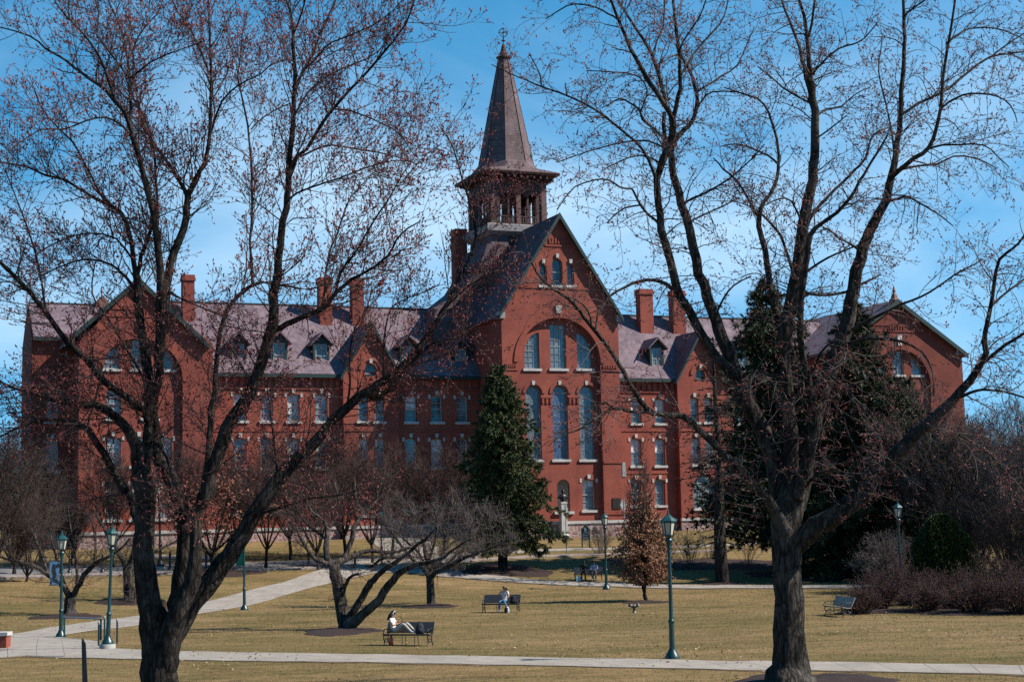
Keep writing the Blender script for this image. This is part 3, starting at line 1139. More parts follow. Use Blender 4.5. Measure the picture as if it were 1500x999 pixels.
# ---- dormers
def dormer(px, py_sill, py_eave, w=1.1):
    x, zs = bl(px, py_sill, WW + .9)
    _, ze = bl(px, py_eave, WW + .9)
    y0 = WW + .9
    hw = w / 2 + .22
    db = MB()
    wz0, wz1 = zs + .15, ze - .12
    d = None
    hole = rect(x - w / 2, x + w / 2, wz0, wz1)
    db.facade([(x - hw, zs - .3), (x + hw, zs - .3), (x + hw, ze), (x, ze + hw * .95), (x - hw, ze)], [hole], y0, y0 + .3)
    for sx in (-1, 1):
        xs_ = sorted((x + sx * hw, x + sx * (hw - .1)))
        db.box(xs_[0], xs_[1], y0 + .302, y0 + 3.6, zs - .3, ze)
    d = db.build('dormer', 'green trim', bld)
    mb = MB()
    mb.facade(hole, [[(x - w / 2 + .09, wz0 + .09), (x + w / 2 - .09, wz0 + .09), (x + w / 2 - .09, wz1 - .09), (x - w / 2 + .09, wz1 - .09)]], y0 + .08, y0 + .18)
    mb.box(x - .025, x + .025, y0 + .1, y0 + .16, wz0 + .09, wz1 - .09)
    mb.box(x - w / 2 + .09, x + w / 2 - .09, y0 + .09, y0 + .17, (wz0 + wz1) / 2 - .04, (wz0 + wz1) / 2 + .04)
    mb.build('sash', 'sash cream', d)
    pb = MB()
    pb.box(x - w / 2 + .03, x + w / 2 - .03, y0 + .15, y0 + .2, wz0 + .03, wz1 - .03)
    pb.build('pane', 'window glass', d)
    rb = MB()
    s_ = .98
    a = hw + .32
    for sg in (-1, 1):
        rb.prism([(x, ze + hw * s_ + .02), (x + sg * a, ze + (hw - a) * s_ + .02), (x + sg * a, ze + (hw - a) * s_ + .17), (x, ze + hw * s_ + .19)][::sg], y0 - .4, y0 + 4.2)
    rb.build('dormer_roof', 'purple slate', d)


for px, a, b in ((349, 541, 501), (409, 541, 500), (471, 541, 502), (598, 543, 505), (675, 545, 510)):
    dormer(px, a, b)
dormer(963, 543, 508)
for q in (g2R + 3.0, g2R + 9.0):
    if q < rL - 3:
        x963 = bl(963, 530, WW + .9)[0]
        # place by building x: find the photo pixel of the same height
        P = BO + Matrix.Rotation(TH, 3, 'Z') @ Vector((q, WW + .9, bl(963, 543, WW + .9)[1]))
        d = P - CAM
        k = FPX / d.dot(_f)
        dormer(CX + d.dot(CRIGHT) * k, CY - d.dot(CUP) * k, CY - (d + Vector((0, 0, 2.45))).dot(CUP) * k)


# ---- chimneys
def chimney(xa, xb, ytop, ybot, w, dep=1.0):
    x0, z1 = bl(xa, ytop, w)
    x1, _ = bl(xb, ytop, w)
    z0 = bl(xa, ybot, w)[1] - 2
    c = MB()
    c.box(x0, x1, w, w + dep, z0, z1 - .55)
    c.box(x0 - .1, x1 + .1, w - .1, w + dep + .1, z1 - .55, z1 - .3)
    c.box(x0 - .04, x1 + .04, w - .04, w + dep + .04, z1 - .3, z1)
    c.box(x0 + .2, x1 - .2, w + .2, w + dep - .2, z1, z1 + .02, 1)
    c.build('chimney', ['red brick', 'black iron'], bld)


chimney(268, 285, 402, 450, 10.5)
chimney(468, 486, 406, 455, 10.5)
chimney(516, 533, 408, 457, 10.5)
chimney(937, 956, 423, 470, 10.5)
chimney(985, 1003, 425, 470, 10.5)
chimney(667, 684, 335, 400, 16.0, 1.4)

# ---- tower
W2 = 2.95
TX, TY = cX, 12.0
# recentre the tower on its photo position
TX = bl(759, 300, TY - W2)[0]
tz0 = bl(745, 345, TY - W2)[1]      # bottom of the pale band
tz1 = bl(745, 329, TY - W2)[1]
tz2 = bl(745, 263, TY - W2)[1]      # eave line


def sq_loft(mb, secs, mi=0):
    v = []
    for sc_ in secs:
        hw, hy, z = sc_ if len(sc_) == 3 else (sc_[0], sc_[0], sc_[1])
        v += [(TX - hw, TY - hy, z), (TX + hw, TY - hy, z), (TX + hw, TY + hy, z), (TX - hw, TY + hy, z)]
    f = []
    for i in range(len(secs) - 1):
        for k in range(4):
            k2 = (k + 1) % 4
            f.append((i * 4 + k, i * 4 + k2, i * 4 + 4 + k2, i * 4 + 4 + k))
    f.append((3, 2, 1, 0))
    n = (len(secs) - 1) * 4
    f.append((n, n + 1, n + 2, n + 3))
    mb.add(v, f, mi)


tb = MB()
sq_loft(tb, [(9.2, 3.7, rZ - 3.6), (9.0, 3.4, rZ - .1), (7.4, 3.3, rZ + .8), (5.7, 3.25, rZ + 2.1), (4.3, 3.2, rZ + 4.2), (3.4, 3.1, rZ + 6.4), (2.97, 2.97, tz0 - .9), (2.9, 2.9, tz0 - .002)])
tw = tb.build('tower_base', 'shaded slate', bld)
bb = MB()
sq_loft(bb, [(3.0, tz0), (3.45, tz0 + .35), (3.5, tz1 - .1), (3.3, tz1)])
bb.build('tower_band', 'lead band', tw)
vb = MB()
vb.box(TX - .9, TX + .9, TY - W2 - .12, TY - W2 + .05, tz0 - .85, tz0 - .15)
vb.build('louvre', 'belfry wood', tw)

# belfry: four arcaded walls
bf = MB()
hw = W2
ht = tz2 - tz1
zA0, zA1 = tz1 + .12, tz1 + ht * .72
ops = []
for c in (-1.52, -.52, .62 - .1, 1.52):
    ops.append((c - .40, c + .40))
for side in range(4):
    sub = MB()
    hl = [rect(a, b, zA0, zA1, 'arch', 10) for a, b in ops]
    sub.facade([(-hw + (.22 if side % 2 else 0), tz1), (hw - (.22 if side % 2 else 0), tz1), (hw - (.22 if side % 2 else 0), tz2), (-hw + (.22 if side % 2 else 0), tz2)], hl, -hw, -hw + .22)
    # pilasters, column shafts, balustrade, frieze
    for px_ in (-hw + .25, 0, hw - .25):
        sub.box(px_ - .24, px_ + .24, -hw - .12, -hw - .002, tz1, tz2 - .3, 1)
    for a, b in ops:
        sub.box(a - .04, b + .04, -hw - .05, -hw + .04, zA0 + .68, zA0 + .78)
        sub.box(a - .04, b + .04, -hw - .05, -hw + .04, zA0, zA0 + .1)
        for q in range(3):
            xx = a + (b - a) * (q + .5) / 3
            sub.box(xx - .06, xx + .06, -hw - .02, -hw + .03, zA0 + .1, zA0 + .68)
        c = (a + b) / 2
        sub.facade([(c + .49 * math.cos(t), zA1 - .40 + .49 * math.sin(t)) for t in np.linspace(0, math.pi, 13)] + [(c + .41 * math.cos(t), zA1 - .40 + .41 * math.sin(t)) for t in np.linspace(math.pi, 0, 13)], [], -hw - .06, -hw + .02, 1)
    sub.box(-hw - .1, hw + .1, -hw - .16, -hw - .002, zA1 + .25, zA1 + .38, 1)
    for q in range(16):
        xx = -hw + .3 + (2 * hw - .6) * q / 15
        sub.lathe([(.13, -.05), (.13, .05)], (xx, -hw - .08, zA1 + .58), 8, 1, False) if False else sub.box(xx - .1, xx + .1, -hw - .1, -hw - .002, zA1 + .45, zA1 + .66, 1)
    R_ = Matrix.Rotation(side * math.pi / 2, 3, 'Z')
    bf.add([tuple(R_ @ Vector(v) + Vector((TX, TY, 0))) for v in sub.V], sub.F[:], 0)
    n_ = len(sub.F)
    bf.MI[-n_:] = sub.MI
be = bf.build('belfry', ['belfry wood', 'belfry trim'], bld)
fl = MB()
fl.box(TX - hw + .3, TX + hw - .3, TY - hw + .3, TY + hw - .3, tz1 - .2, tz1 + .05)
fl.box(TX - hw + .3, TX + hw - .3, TY - hw + .3, TY + hw - .3, tz2 - .3, tz2 - .05)
for sx in (-.42, .42):
    fl.box(TX + sx - .12, TX + sx + .12, TY - .12, TY + .12, tz1, tz2 - .3)
fl.build('belfry_deck', 'belfry wood', be)

# eaves + flared skirt + octagonal spire
ev = MB()
sq_loft(ev, [(hw + .1, tz2 - .02), (hw + .25, tz2 + .25), (hw + 1.08, tz2 + .42), (hw + 1.16, tz2 + .62), (hw + 1.12, tz2 + .7)])
for side in range(4):
    R_ = Matrix.Rotation(side * math.pi / 2, 3, 'Z')
    for q in range(9):
        xx = -hw + .2 + (2 * hw - .4) * q / 8
        sub = MB()
        sub.box(xx - .09, xx + .09, -hw - 1.0, -hw - .1, tz2 + .05, tz2 + .3)
        ev.add([tuple(R_ @ Vector(v) + Vector((TX, TY, 0))) for v in sub.V], sub.F, 0)
ev.build('eaves', 'belfry wood', be)
zc = bl(737, 86, TY)[1]
zsp = bl(737, 243, TY)[1]
sk = MB()
ph8 = .5
oct_ = lambda r: [(TX + r * math.cos(2 * math.pi * (k + ph8) / 8), TY + r * math.sin(2 * math.pi * (k + ph8) / 8)) for k in range(8)]
# skirt: square eave (as 8-point square) lofted to the octagon
a_ = hw + 1.13
sq8 = [(a_, a_ * .4142), (a_ * .4142 * 1.5, a_), (-a_ * .4142 * 1.5, a_), (-a_, a_ * .4142 * 1.5), (-a_, -a_ * .4142 * 1.5), (-a_ * .4142 * 1.5, -a_), (a_ * .4142 * 1.5, -a_), (a_, -a_ * .4142 * 1.5)]
r0 = 2.78
# full square with corner points
ring_sq = []
for k in range(8):
    a = 2 * math.pi * (k + ph8) / 8
    mx_ = max(abs(math.cos(a)), abs(math.sin(a)))
    ring_sq.append((TX + a_ * math.cos(a) / mx_, TY + a_ * math.sin(a) / mx_))
corners = [(TX + sx * a_, TY + sy * a_) for sx, sy in ((1, 1), (-1, 1), (-1, -1), (1, -1))]
z_e = tz2 + .7
top = oct_(r0)
mid = oct_(r0 + .75)
v = [(x, y, z_e) for x, y in ring_sq] + [(x, y, z_e) for x, y in corners] + [(x, y, z_e + (zsp - z_e) * .42) for x, y in mid] + [(x, y, zsp + .05) for x, y in top]
f = []
for k in range(8):
    k2 = (k + 1) % 8
    f.append((12 + k, 12 + k2, 20 + k2, 20 + k))
    if k % 2 == 0:      # corner between k and k+1
        ci = 8 + k // 2
        f.append((k, ci, 12 + k)); f.append((ci, k2, 12 + k2)); f.append((ci, 12 + k2, 12 + k))
    else:
        f.append((k, k2, 12 + k2, 12 + k))
sk.add(v, f)
n_s = 10
secs = []
for i in range(n_s + 1):
    t = i / n_s
    secs.append((r0 * (1 - t) + .54 * t, zsp + (zc - zsp) * t))
sv, sf = [], []
for r_, z in secs:
    sv += [(x, y, z) for x, y in oct_(r_)]
for i in range(n_s):
    for k in range(8):
        k2 = (k + 1) % 8
        sf.append((i * 8 + k, i * 8 + k2, i * 8 + 8 + k2, i * 8 + 8 + k))
sk.add(sv, sf)
sp = sk.build('spire', 'steeple slate', bld)
hp = MB()
for k in range(8):
    hp.tube([(secs[i][0] * math.cos(2 * math.pi * (k + ph8) / 8) + TX, secs[i][0] * math.sin(2 * math.pi * (k + ph8) / 8) + TY, secs[i][1]) for i in range(n_s + 1)], [.06] * (n_s + 1), 4)
hp.build('hip_trim', 'belfry wood', sp)
# corner turret dormer on the spire's foot
td = MB()
tx_, ty_ = TX + 2.15, TY - 1.0
td.box(tx_ - .7, tx_ + .12, ty_ - .3, ty_ + .3, zsp - .5, zsp + .9)
td.prismx([(ty_ - .4, zsp + .9), (ty_ + .4, zsp + .9), (ty_, zsp + 1.5)], tx_ - 1.0, tx_ + .2)
td.build('spire_dormer', 'green trim', sp)
fn = MB()
ft = bl(732, 39, TY)[1]
H_ = ft - zc
fn.lathe([(.66, -.1), (.78, .0), (.78, .14), (.6, .2), (.42, .3), (.2, H_ * .38), (.13, H_ * .45)], (TX, TY, zc), 8, 0, False, .5)
fi = fn.build('spire_cap', 'belfry wood', sp)
fn = MB()
zq = zc + H_ * .45
fn.lathe([(.05, 0), (.05, H_ * .5)], (TX, TY, zq), 6)
fn.lathe([(.06, 0), (.24, .12), (.06, .24)], (TX, TY, zq + .25), 8)
for a in (0, 90):
    dx, dz = math.cos(rad(a)), math.sin(rad(a))
    c = Vector((TX, TY, zq + H_ * .36))
    R2 = .46
    fn.beam(c - Vector((dx, 0, dz)) * R2, c + Vector((dx, 0, dz)) * R2, .06, .06, up=(0, 1, 0))
    fn.beam(c - Vector((0, dx, dz)) * R2, c + Vector((0, dx, dz)) * R2, .06, .06, up=(1, 0, 0))
    for sg in (-1, 1):
        fn.blob(c + sg * Vector((dx, 0, dz)) * R2, (.09, .09, .09), seg=6, rings=4)
an = np.linspace(0, 2 * math.pi, 25)
fn.tube([(TX + .42 * math.cos(a), TY, zq + H_ * .36 + .42 * math.sin(a)) for a in an], [.05] * 25, 4)
fn.build('finial', 'black iron', sp)

# little roof finials on the end wings
fb = MB()
x, z = bl(149, 448, 10)
fb.prism([(x - .55, z - .3), (x + .55, z - .3), (x + .55, z + .35), (x, z + .9), (x - .55, z + .35)], 9.5, 10.6)
fb.lathe([(.1, 0), (.05, .3), (.14, .4), (.03, .75)], (x, 10, z + .8), 6)
fb.build('roof_vent', 'brownstone', bld)
fb = MB()
fb.lathe([(.55, -.1), (.6, .25), (.4, .4), (.28, .8), (.12, 1.0), (.2, 1.15), (.05, 1.7)], (raX, 1.2, raZ + .1), 6, 0, False)
fb.build('gable_finial', 'brownstone', bld)
CLOUD_COL = (4.7, 6.2, 7.5)
CLOUD_AT = (3.3, 5.1, 7.35)
# ------------------------------------------------------------------ world and sun
SUN_AZ, SUN_EL = rad(95), rad(43)      # azimuth clockwise from the view direction (+y)
w = bpy.data.worlds.new('World')
scene.world = w
w.use_nodes = True
nt = w.node_tree
bg = nt.nodes['Background']
sky = nt.nodes.new('ShaderNodeTexSky')
sky.sky_type = 'NISHITA'
sky.sun_disc = False
sky.sun_elevation = SUN_EL
sky.sun_rotation = SUN_AZ
sky.altitude = 100
sky.air_density = 1.0
sky.dust_density = .3
sky.ozone_density = 3.0
# look a little higher than the true direction, so that the horizon keeps its blue
tcs = nt.nodes.new('ShaderNodeTexCoord')
mps = nt.nodes.new('ShaderNodeMapping')
mps.inputs['Scale'].default_value = (1, 1, .82)
mps.inputs['Location'].default_value = (0, 0, .16)
nt.links.new(tcs.outputs['Generated'], mps.inputs[0])
nrm = nt.nodes.new('ShaderNodeVectorMath'); nrm.operation = 'NORMALIZE'
nt.links.new(mps.outputs[0], nrm.inputs[0])
nt.links.new(nrm.outputs[0], sky.inputs[0])
hs = nt.nodes.new('ShaderNodeHueSaturation')
hs.inputs['Saturation'].default_value = 1.62
hs.inputs['Hue'].default_value = .485
nt.links.new(sky.outputs[0], hs.inputs['Color'])
# thin high cloud, soft and streaky
tc = nt.nodes.new('ShaderNodeTexCoord')
mpn = nt.nodes.new('ShaderNodeMapping')
mpn.inputs['Scale'].default_value = (2.6, 2.6, 7.0)
mpn.inputs['Rotation'].default_value = (0, rad(14), 0)
mpn.inputs['Location'].default_value = CLOUD_AT
nt.links.new(tc.outputs['Generated'], mpn.inputs[0])
cn = nt.nodes.new('ShaderNodeTexNoise')
cn.inputs['Scale'].default_value = 1.0
cn.inputs['Detail'].default_value = 6
cn.inputs['Roughness'].default_value = .52
cn.inputs['Distortion'].default_value = .4
nt.links.new(mpn.outputs[0], cn.inputs['Vector'])
sep = nt.nodes.new('ShaderNodeSeparateXYZ')
nt.links.new(tc.outputs['Generated'], sep.inputs[0])
fade = ramp(nt, [(.0, (.75, .75, .75)), (.16, (.95, .95, .95)), (.27, (.55, .55, .55)), (.36, (.12, .12, .12)), (.5, (.05, .05, .05))], sep.outputs[2])
cf = mixc(nt, 1.0, ramp(nt, [(.41, (.0, .0, .0)), (.70, (.8, .8, .8))], cn.outputs['Fac']), fade, 'MULTIPLY')
cm = mixc(nt, cf, hs.outputs[0], CLOUD_COL)
nt.links.new(cm, bg.inputs[0])
bg.inputs[1].default_value = .092
sun = bpy.data.lights.new('sun', 'SUN')
sun.energy = 5.0
sun.angle = rad(.53)
sun.color = (1.0, .93, .83)
so = bpy.data.objects.new('sun', sun)
COL.objects.link(so)
SD = Vector((math.sin(SUN_AZ) * math.cos(SUN_EL), math.cos(SUN_AZ) * math.cos(SUN_EL), math.sin(SUN_EL)))
so.rotation_euler = SD.to_track_quat('Z', 'Y').to_euler()
so.location = (60, 20, 60)
scene.view_settings.view_transform = 'Standard'
scene.view_settings.look = 'None'
scene.view_settings.exposure = EXPOSURE
scene.view_settings.gamma = 1.0
scene.cycles.max_bounces = 5
scene.cycles.diffuse_bounces = 3
scene.cycles.glossy_bounces = 3
scene.cycles.use_adaptive_sampling = True
scene.cycles.adaptive_threshold = .015
scene.cycles.use_denoising = False


# ------------------------------------------------------------------ ground
def axis(dense0, dense1, step, far):
    a = list(np.arange(dense0, dense1 + .01, step))
    s_, x = step, dense1
    while x < far:
        s_ *= 1.35
        x += s_
        a.append(x)
    s_, x = step, dense0
    lo = []
    while x > -far:
        s_ *= 1.35
        x -= s_
        lo.append(x)
    return np.array(lo[::-1] + a)


gx, gy = axis(-75, 75, 1.0, 2500), axis(28, 175, 1.0, 2500)
GX, GY = np.meshgrid(gx, gy)
GZ = terr(GX, GY)
nx, ny = len(gx), len(gy)
i, j = np.meshgrid(np.arange(nx - 1), np.arange(ny - 1))
q = (j * nx + i).ravel()
mb = MB()
mb.np(np.stack([GX, GY, GZ], -1).reshape(-1, 3), np.stack([q, q + 1, q + nx + 1, q + nx], -1), 0, True)
tag(mb.build('ground', 'dry lawn'), kind='structure')


def curve(pts, step=1.0):
    """Catmull-Rom through 3-D points"""
    P = [Vector(p) for p in pts]
    P = [P[0] * 2 - P[1]] + P + [P[-1] * 2 - P[-2]]
    out = []
    for k in range(1, len(P) - 2):
        n = max(2, int((P[k + 1] - P[k]).length / step))
        for t in np.linspace(0, 1, n, endpoint=False):
            a, b, c, d = P[k - 1], P[k], P[k + 1], P[k + 2]
            out.append(.5 * ((2 * b) + (c - a) * t + (2 * a - 5 * b + 4 * c - d) * t * t + (3 * b - a - 3 * c + d) * t ** 3))
    out.append(P[-2])
    return out


def strip(name, up, lo, mat, lift=.03, across=6, step=.8):
    A = [ground(*p) for p in up]
    B = [ground(*p) for p in lo]
    n = max(int((A[-1] - A[0]).length / step), 8)

    def resample(P):
        c = curve(P, .5)
        d = np.concatenate([[0], np.cumsum([(c[k + 1] - c[k]).length for k in range(len(c) - 1)])])
        u = np.linspace(0, d[-1], n + 1)
        a = np.array([tuple(x) for x in c])
        return np.stack([np.interp(u, d, a[:, k]) for k in range(3)], 1), u

    (a, ua), (b, ub) = resample(A), resample(B)
    t = np.linspace(0, 1, across + 1)
    P = a[:, None, :] * (1 - t)[None, :, None] + b[:, None, :] * t[None, :, None]
    wob = np.convolve(rng.normal(0, .22, (n + 5) * 2), np.ones(4) / 4, 'valid')[:(n + 1) * 2].reshape(n + 1, 2) * min(1, .5 + abs(A[0].y - B[0].y) / 6)
    P[:, 0, 1] += wob[:, 0]
    P[:, -1, 1] += wob[:, 1]
    P[..., 2] = terr(P[..., 0], P[..., 1]) + lift
    if name == 'path' and lift >= .03 and lift < .06:
        ew = np.convolve(rng.normal(.30, .55, (n + 9) * 2), np.ones(5) / 5, 'valid')[:(n + 1) * 2].reshape(n + 1, 2).clip(.06, 1.0)
        dv = P[:, -1] - P[:, 0]
        dv /= np.linalg.norm(dv, axis=1, keepdims=True)
        E = np.stack([P[:, 0] - dv * ew[:, :1], P[:, 0], P[:, -1], P[:, -1] + dv * ew[:, 1:]], 1)
        E[..., 2] = terr(E[..., 0], E[..., 1]) + .012 + lift * .1
        i, j = np.meshgrid(np.array([0, 2]), np.arange(n))
        q = (j * 4 + i).ravel()
        eb = MB()
        eb.np(E.reshape(-1, 3), np.stack([q, q + 4, q + 5, q + 1], -1), 0, True)
        tag(eb.build('bare_earth', 'bare earth'), kind='structure')
    # skirts
    e0, e1 = P[:, :1].copy(), P[:, -1:].copy()
    e0[..., 2] -= .1
    e1[..., 2] -= .1
    P = np.concatenate([e0, P, e1], 1)
    c_ = across + 3
    i, j = np.meshgrid(np.arange(c_ - 1), np.arange(n))
    q = (j * c_ + i).ravel()
    mb = MB()
    mb.np(P.reshape(-1, 3), np.stack([q, q + c_, q + c_ + 1, q + 1], -1), 0, False)
    o = mb.build(name, mat)
    uv = o.data.uv_layers.new(name='UVMap')
    U = np.stack(np.broadcast_arrays(np.linspace(0, 1, c_)[None, :], ua[:, None]), -1).reshape(-1, 2)
    li = np.empty(len(o.data.loops), np.int32)
    o.data.loops.foreach_get('vertex_index', li)
    uv.data.foreach_set('uv', U[li].astype(np.float32).ravel())
    tag(o, kind='structure')
    return o


strip('path', [(-60, 934), (60, 945), (150, 949.5), (300, 955), (600, 959.5), (980, 966.5), (1250, 970.5), (1560, 975.5)],
      [(-60, 960), (60, 962), (150, 964), (300, 967.5), (600, 971.5), (980, 979.5), (1250, 983.5), (1560, 989)], 'path concrete', .030)
# diagonal path up to the hall
strip('path', [(-60, 935), (20, 929), (80, 918.5), (197, 903), (280, 887.5), (361, 866), (418, 852), (467, 835), (520, 823), (570, 812), (600, 800)],
      [(-60, 975), (30, 948), (76, 934), (124, 925), (205, 915.5), (280, 900.5), (371, 885), (426, 869), (487, 853), (560, 836), (640, 818)], 'path concrete', .040)
# junction in the lower left
strip('path', [(-40, 942), (30, 938), (75, 934), (110, 937), (146, 941)], [(-40, 966), (30, 962), (75, 963), (120, 960), (150, 950)], 'path concrete', .050)
# path crossing the lawn in front of the hall
strip('path', [(520, 824), (590, 827), (655, 834), (720, 843), (790, 850), (900, 854.5), (1000, 857), (1130, 857.5), (1260, 857), (1400, 853)],
      [(520, 842), (585, 838), (655, 845.5), (735, 852), (800, 856), (900, 859.8), (1000, 862), (1130, 862), (1260, 861.5), (1400, 857)], 'path concrete', .050)
# road before the hall and its kerb, sidewalks on the right
strip('road', [(-60, 832), (100, 829), (240, 826), (400, 822), (560, 815), (700, 812)], [(-60, 847), (100, 842), (240, 838), (400, 833), (560, 827), (700, 822)], 'road asphalt', .020)
strip('kerb', [(-60, 847), (100, 842), (240, 838), (400, 833), (470, 830.5)], [(-60, 850), (100, 845), (240, 841), (400, 835.5), (470, 833)], 'kerb granite', .10, 2)
strip('path', [(560, 818), (690, 810), (780, 805.5), (925, 802), (1040, 798), (1200, 791)], [(560, 823), (690, 814), (780, 808.5), (925, 804.5), (1040, 800.5), (1200, 793.5)], 'path concrete', .06)
strip('kerb', [(690, 820), (775, 815.5), (925, 810), (1060, 806)], [(690, 822.5), (775, 817.5), (925, 812), (1060, 808)], 'kerb granite', .10, 2)
strip('path', [(555, 812), (560, 800), (545, 790), (525, 780)], [(640, 812), (640, 800), (630, 788), (622, 778)], 'path concrete', .045)
strip('path', [(480, 777), (560, 775), (640, 772)], [(480, 784), (560, 782), (640, 778)], 'path concrete', .055)
strip('path', [(190, 812), (240, 813), (330, 816)], [(190, 817), (240, 818), (330, 821)], 'path concrete', .045)


def mulch(px, py, rx, ry, dy=0):
    g = ground(px, py)
    n = 28
    rr = np.random.default_rng(int(px * 7 + py))
    V = [tuple(onground(g.x, g.y) + Vector((0, 0, .12)))]
    for ring, (s_, h) in enumerate(((.35, .10), (.7, .07), (.92, .04), (1.06, -.02))):
        for k in range(n):
            a = 2 * math.pi * k / n
            q = s_ * (1 + .13 * math.sin(3 * a + px) + .07 * math.sin(7 * a + py) + rr.uniform(-.07, .07))
            p = onground(g.x + rx * q * math.cos(a), g.y + ry * q * math.sin(a))
            V.append((p.x, p.y, p.z + h + rr.uniform(-.015, .015)))
    F = []
    mb = MB()
    fs = [(0, 1 + k, 1 + (k + 1) % n) for k in range(n)]
    for r_ in range(3):
        for k in range(n):
            a, b = 1 + r_ * n + k, 1 + r_ * n + (k + 1) % n
            fs.append((a, a + n, b + n, b))
    mb.add(V, fs, 0, True)
    o = mb.build('mulch_bed', 'mulch')
    tag(o, kind='structure')
    return o


mulch(497, 925, 1.75, 2.6)
mulch(632, 888, 1.5, 2.2)
mulch(97, 903, 2.0, 2.2)
mulch(180, 881, 1.5, 2.0)
mulch(738, 836, 3.4, 3.6)
mulch(945, 882, 1.4, 1.6)
mulch(1160, 997, 1.5, 2.2)
mulch(1235, 995, 1.5, 1.6)
mulch(1000, 826, 6.5, 3.6)
mulch(1100, 826, 4.5, 3.4)
mulch(1170, 842, 4.2, 2.4)
mulch(1220, 846, 3.4, 3.0)
mulch(1058, 855, 1.5, 1.5)
mulch(1310, 895, 2.8, 2.0)
mulch(1440, 896, 3.8, 2.6)
mulch(320, 838, 3.5, 2.5)

# dead leaves scattered on the lawn
N = 9000
ly = 44 + 66 * rng.random(N) ** 1.3
lx = (rng.random(N) - .5) * 1.34 * ly * 1500 / 2300
dr = np.sin(lx * .42 + 1.3 * np.sin(ly * .21)) + np.sin(ly * .33 + 1.1 * np.sin(lx * .3)) + rng.normal(0, .75, N)
lx, ly = lx[dr > .95], ly[dr > .95]
N = len(lx)
lz = terr(lx, ly) + .05
c = np.stack([lx, ly, lz], 1)
sz = rng.uniform(.025, .06, N)
an = rng.random(N) * 6.28
tl = rng.uniform(-.05, .07, (N, 4))
V = np.empty((N, 4, 3))
for k in range(4):
    V[:, k, 0] = c[:, 0] + sz * np.cos(an + k * 1.571)
    V[:, k, 1] = c[:, 1] + sz * np.sin(an + k * 1.571)
    V[:, k, 2] = c[:, 2] + tl[:, k] * .6
mb = MB()
mb.np(V.reshape(-1, 3), np.arange(N * 4).reshape(N, 4))
tag(mb.build('fallen_leaf_litter', 'litter'), 'pale dead leaves scattered thinly over the dry lawn', 'leaf litter', kind='stuff')

# dry grass tufts that roughen the lawn and the path edges
def grass_pts(n, y0, y1):
    y = y0 + (y1 - y0) * rng.random(n) ** 1.5
    x = (rng.random(n) - .5) * 1.36 * y * 1500 / 2300
    return x, y
def on_path_mask(x, y):
    """true where a path, road or bed lies"""
    m_ = np.zeros(len(x), bool)
    for o in list(COL.objects):
        if o.name.split('.')[0] in ('path', 'road', 'kerb', 'mulch_bed'):
            me = o.data
            co = np.empty(len(me.vertices) * 3, np.float32)
            me.vertices.foreach_get('co', co)
            co = co.reshape(-1, 3)
            me.calc_loop_triangles()
            tri = np.empty(len(me.loop_triangles) * 3, np.int32)
            me.loop_triangles.foreach_get('vertices', tri)
            T = co[tri.reshape(-1, 3)][:, :, :2]
            lo, hi = co[:, :2].min(0), co[:, :2].max(0)
            sel = np.where((x > lo[0]) & (x < hi[0]) & (y > lo[1]) & (y < hi[1]) & ~m_)[0]
            if not len(sel): continue
            # raster test on a grid of triangle ids
            for t in T:
                l2, h2 = t.min(0), t.max(0)
                k = sel[(x[sel] >= l2[0]) & (x[sel] <= h2[0]) & (y[sel] >= l2[1]) & (y[sel] <= h2[1])]
                if not len(k): continue
                px, py = x[k], y[k]
                d = [(t[(i + 1) % 3, 0] - t[i, 0]) * (py - t[i, 1]) - (t[(i + 1) % 3, 1] - t[i, 1]) * (px - t[i, 0]) for i in range(3)]
                ins = ((d[0] >= 0) & (d[1] >= 0) & (d[2] >= 0)) | ((d[0] <= 0) & (d[1] <= 0) & (d[2] <= 0))
                m_[k[ins]] = True
    return m_


x, y = grass_pts(150000, 44, 112)
ok = ~on_path_mask(x, y)
x, y = x[ok], y[ok]
N = len(x)
z = terr(x, y)
a = rng.random(N) * 6.28
h = rng.uniform(.02, .06, N) * (1 + (y - 44) / 130)
wd = rng.uniform(.004, .010, N) * (1 + (y - 44) / 60)
ln = rng.uniform(-.06, .06, (N, 2))
V = np.empty((N, 3, 3))
V[:, 0] = np.stack([x - wd * np.cos(a), y - wd * np.sin(a), z - .01], 1)
V[:, 1] = np.stack([x + wd * np.cos(a), y + wd * np.sin(a), z - .01], 1)
V[:, 2] = np.stack([x + ln[:, 0], y + ln[:, 1], z + h], 1)
mb = MB()
mb.np(V.reshape(-1, 3), np.arange(N * 3).reshape(N, 3))
tag(mb.build('grass', 'dry lawn'), 'short dry grass growing over the whole lawn', 'grass', kind='stuff')
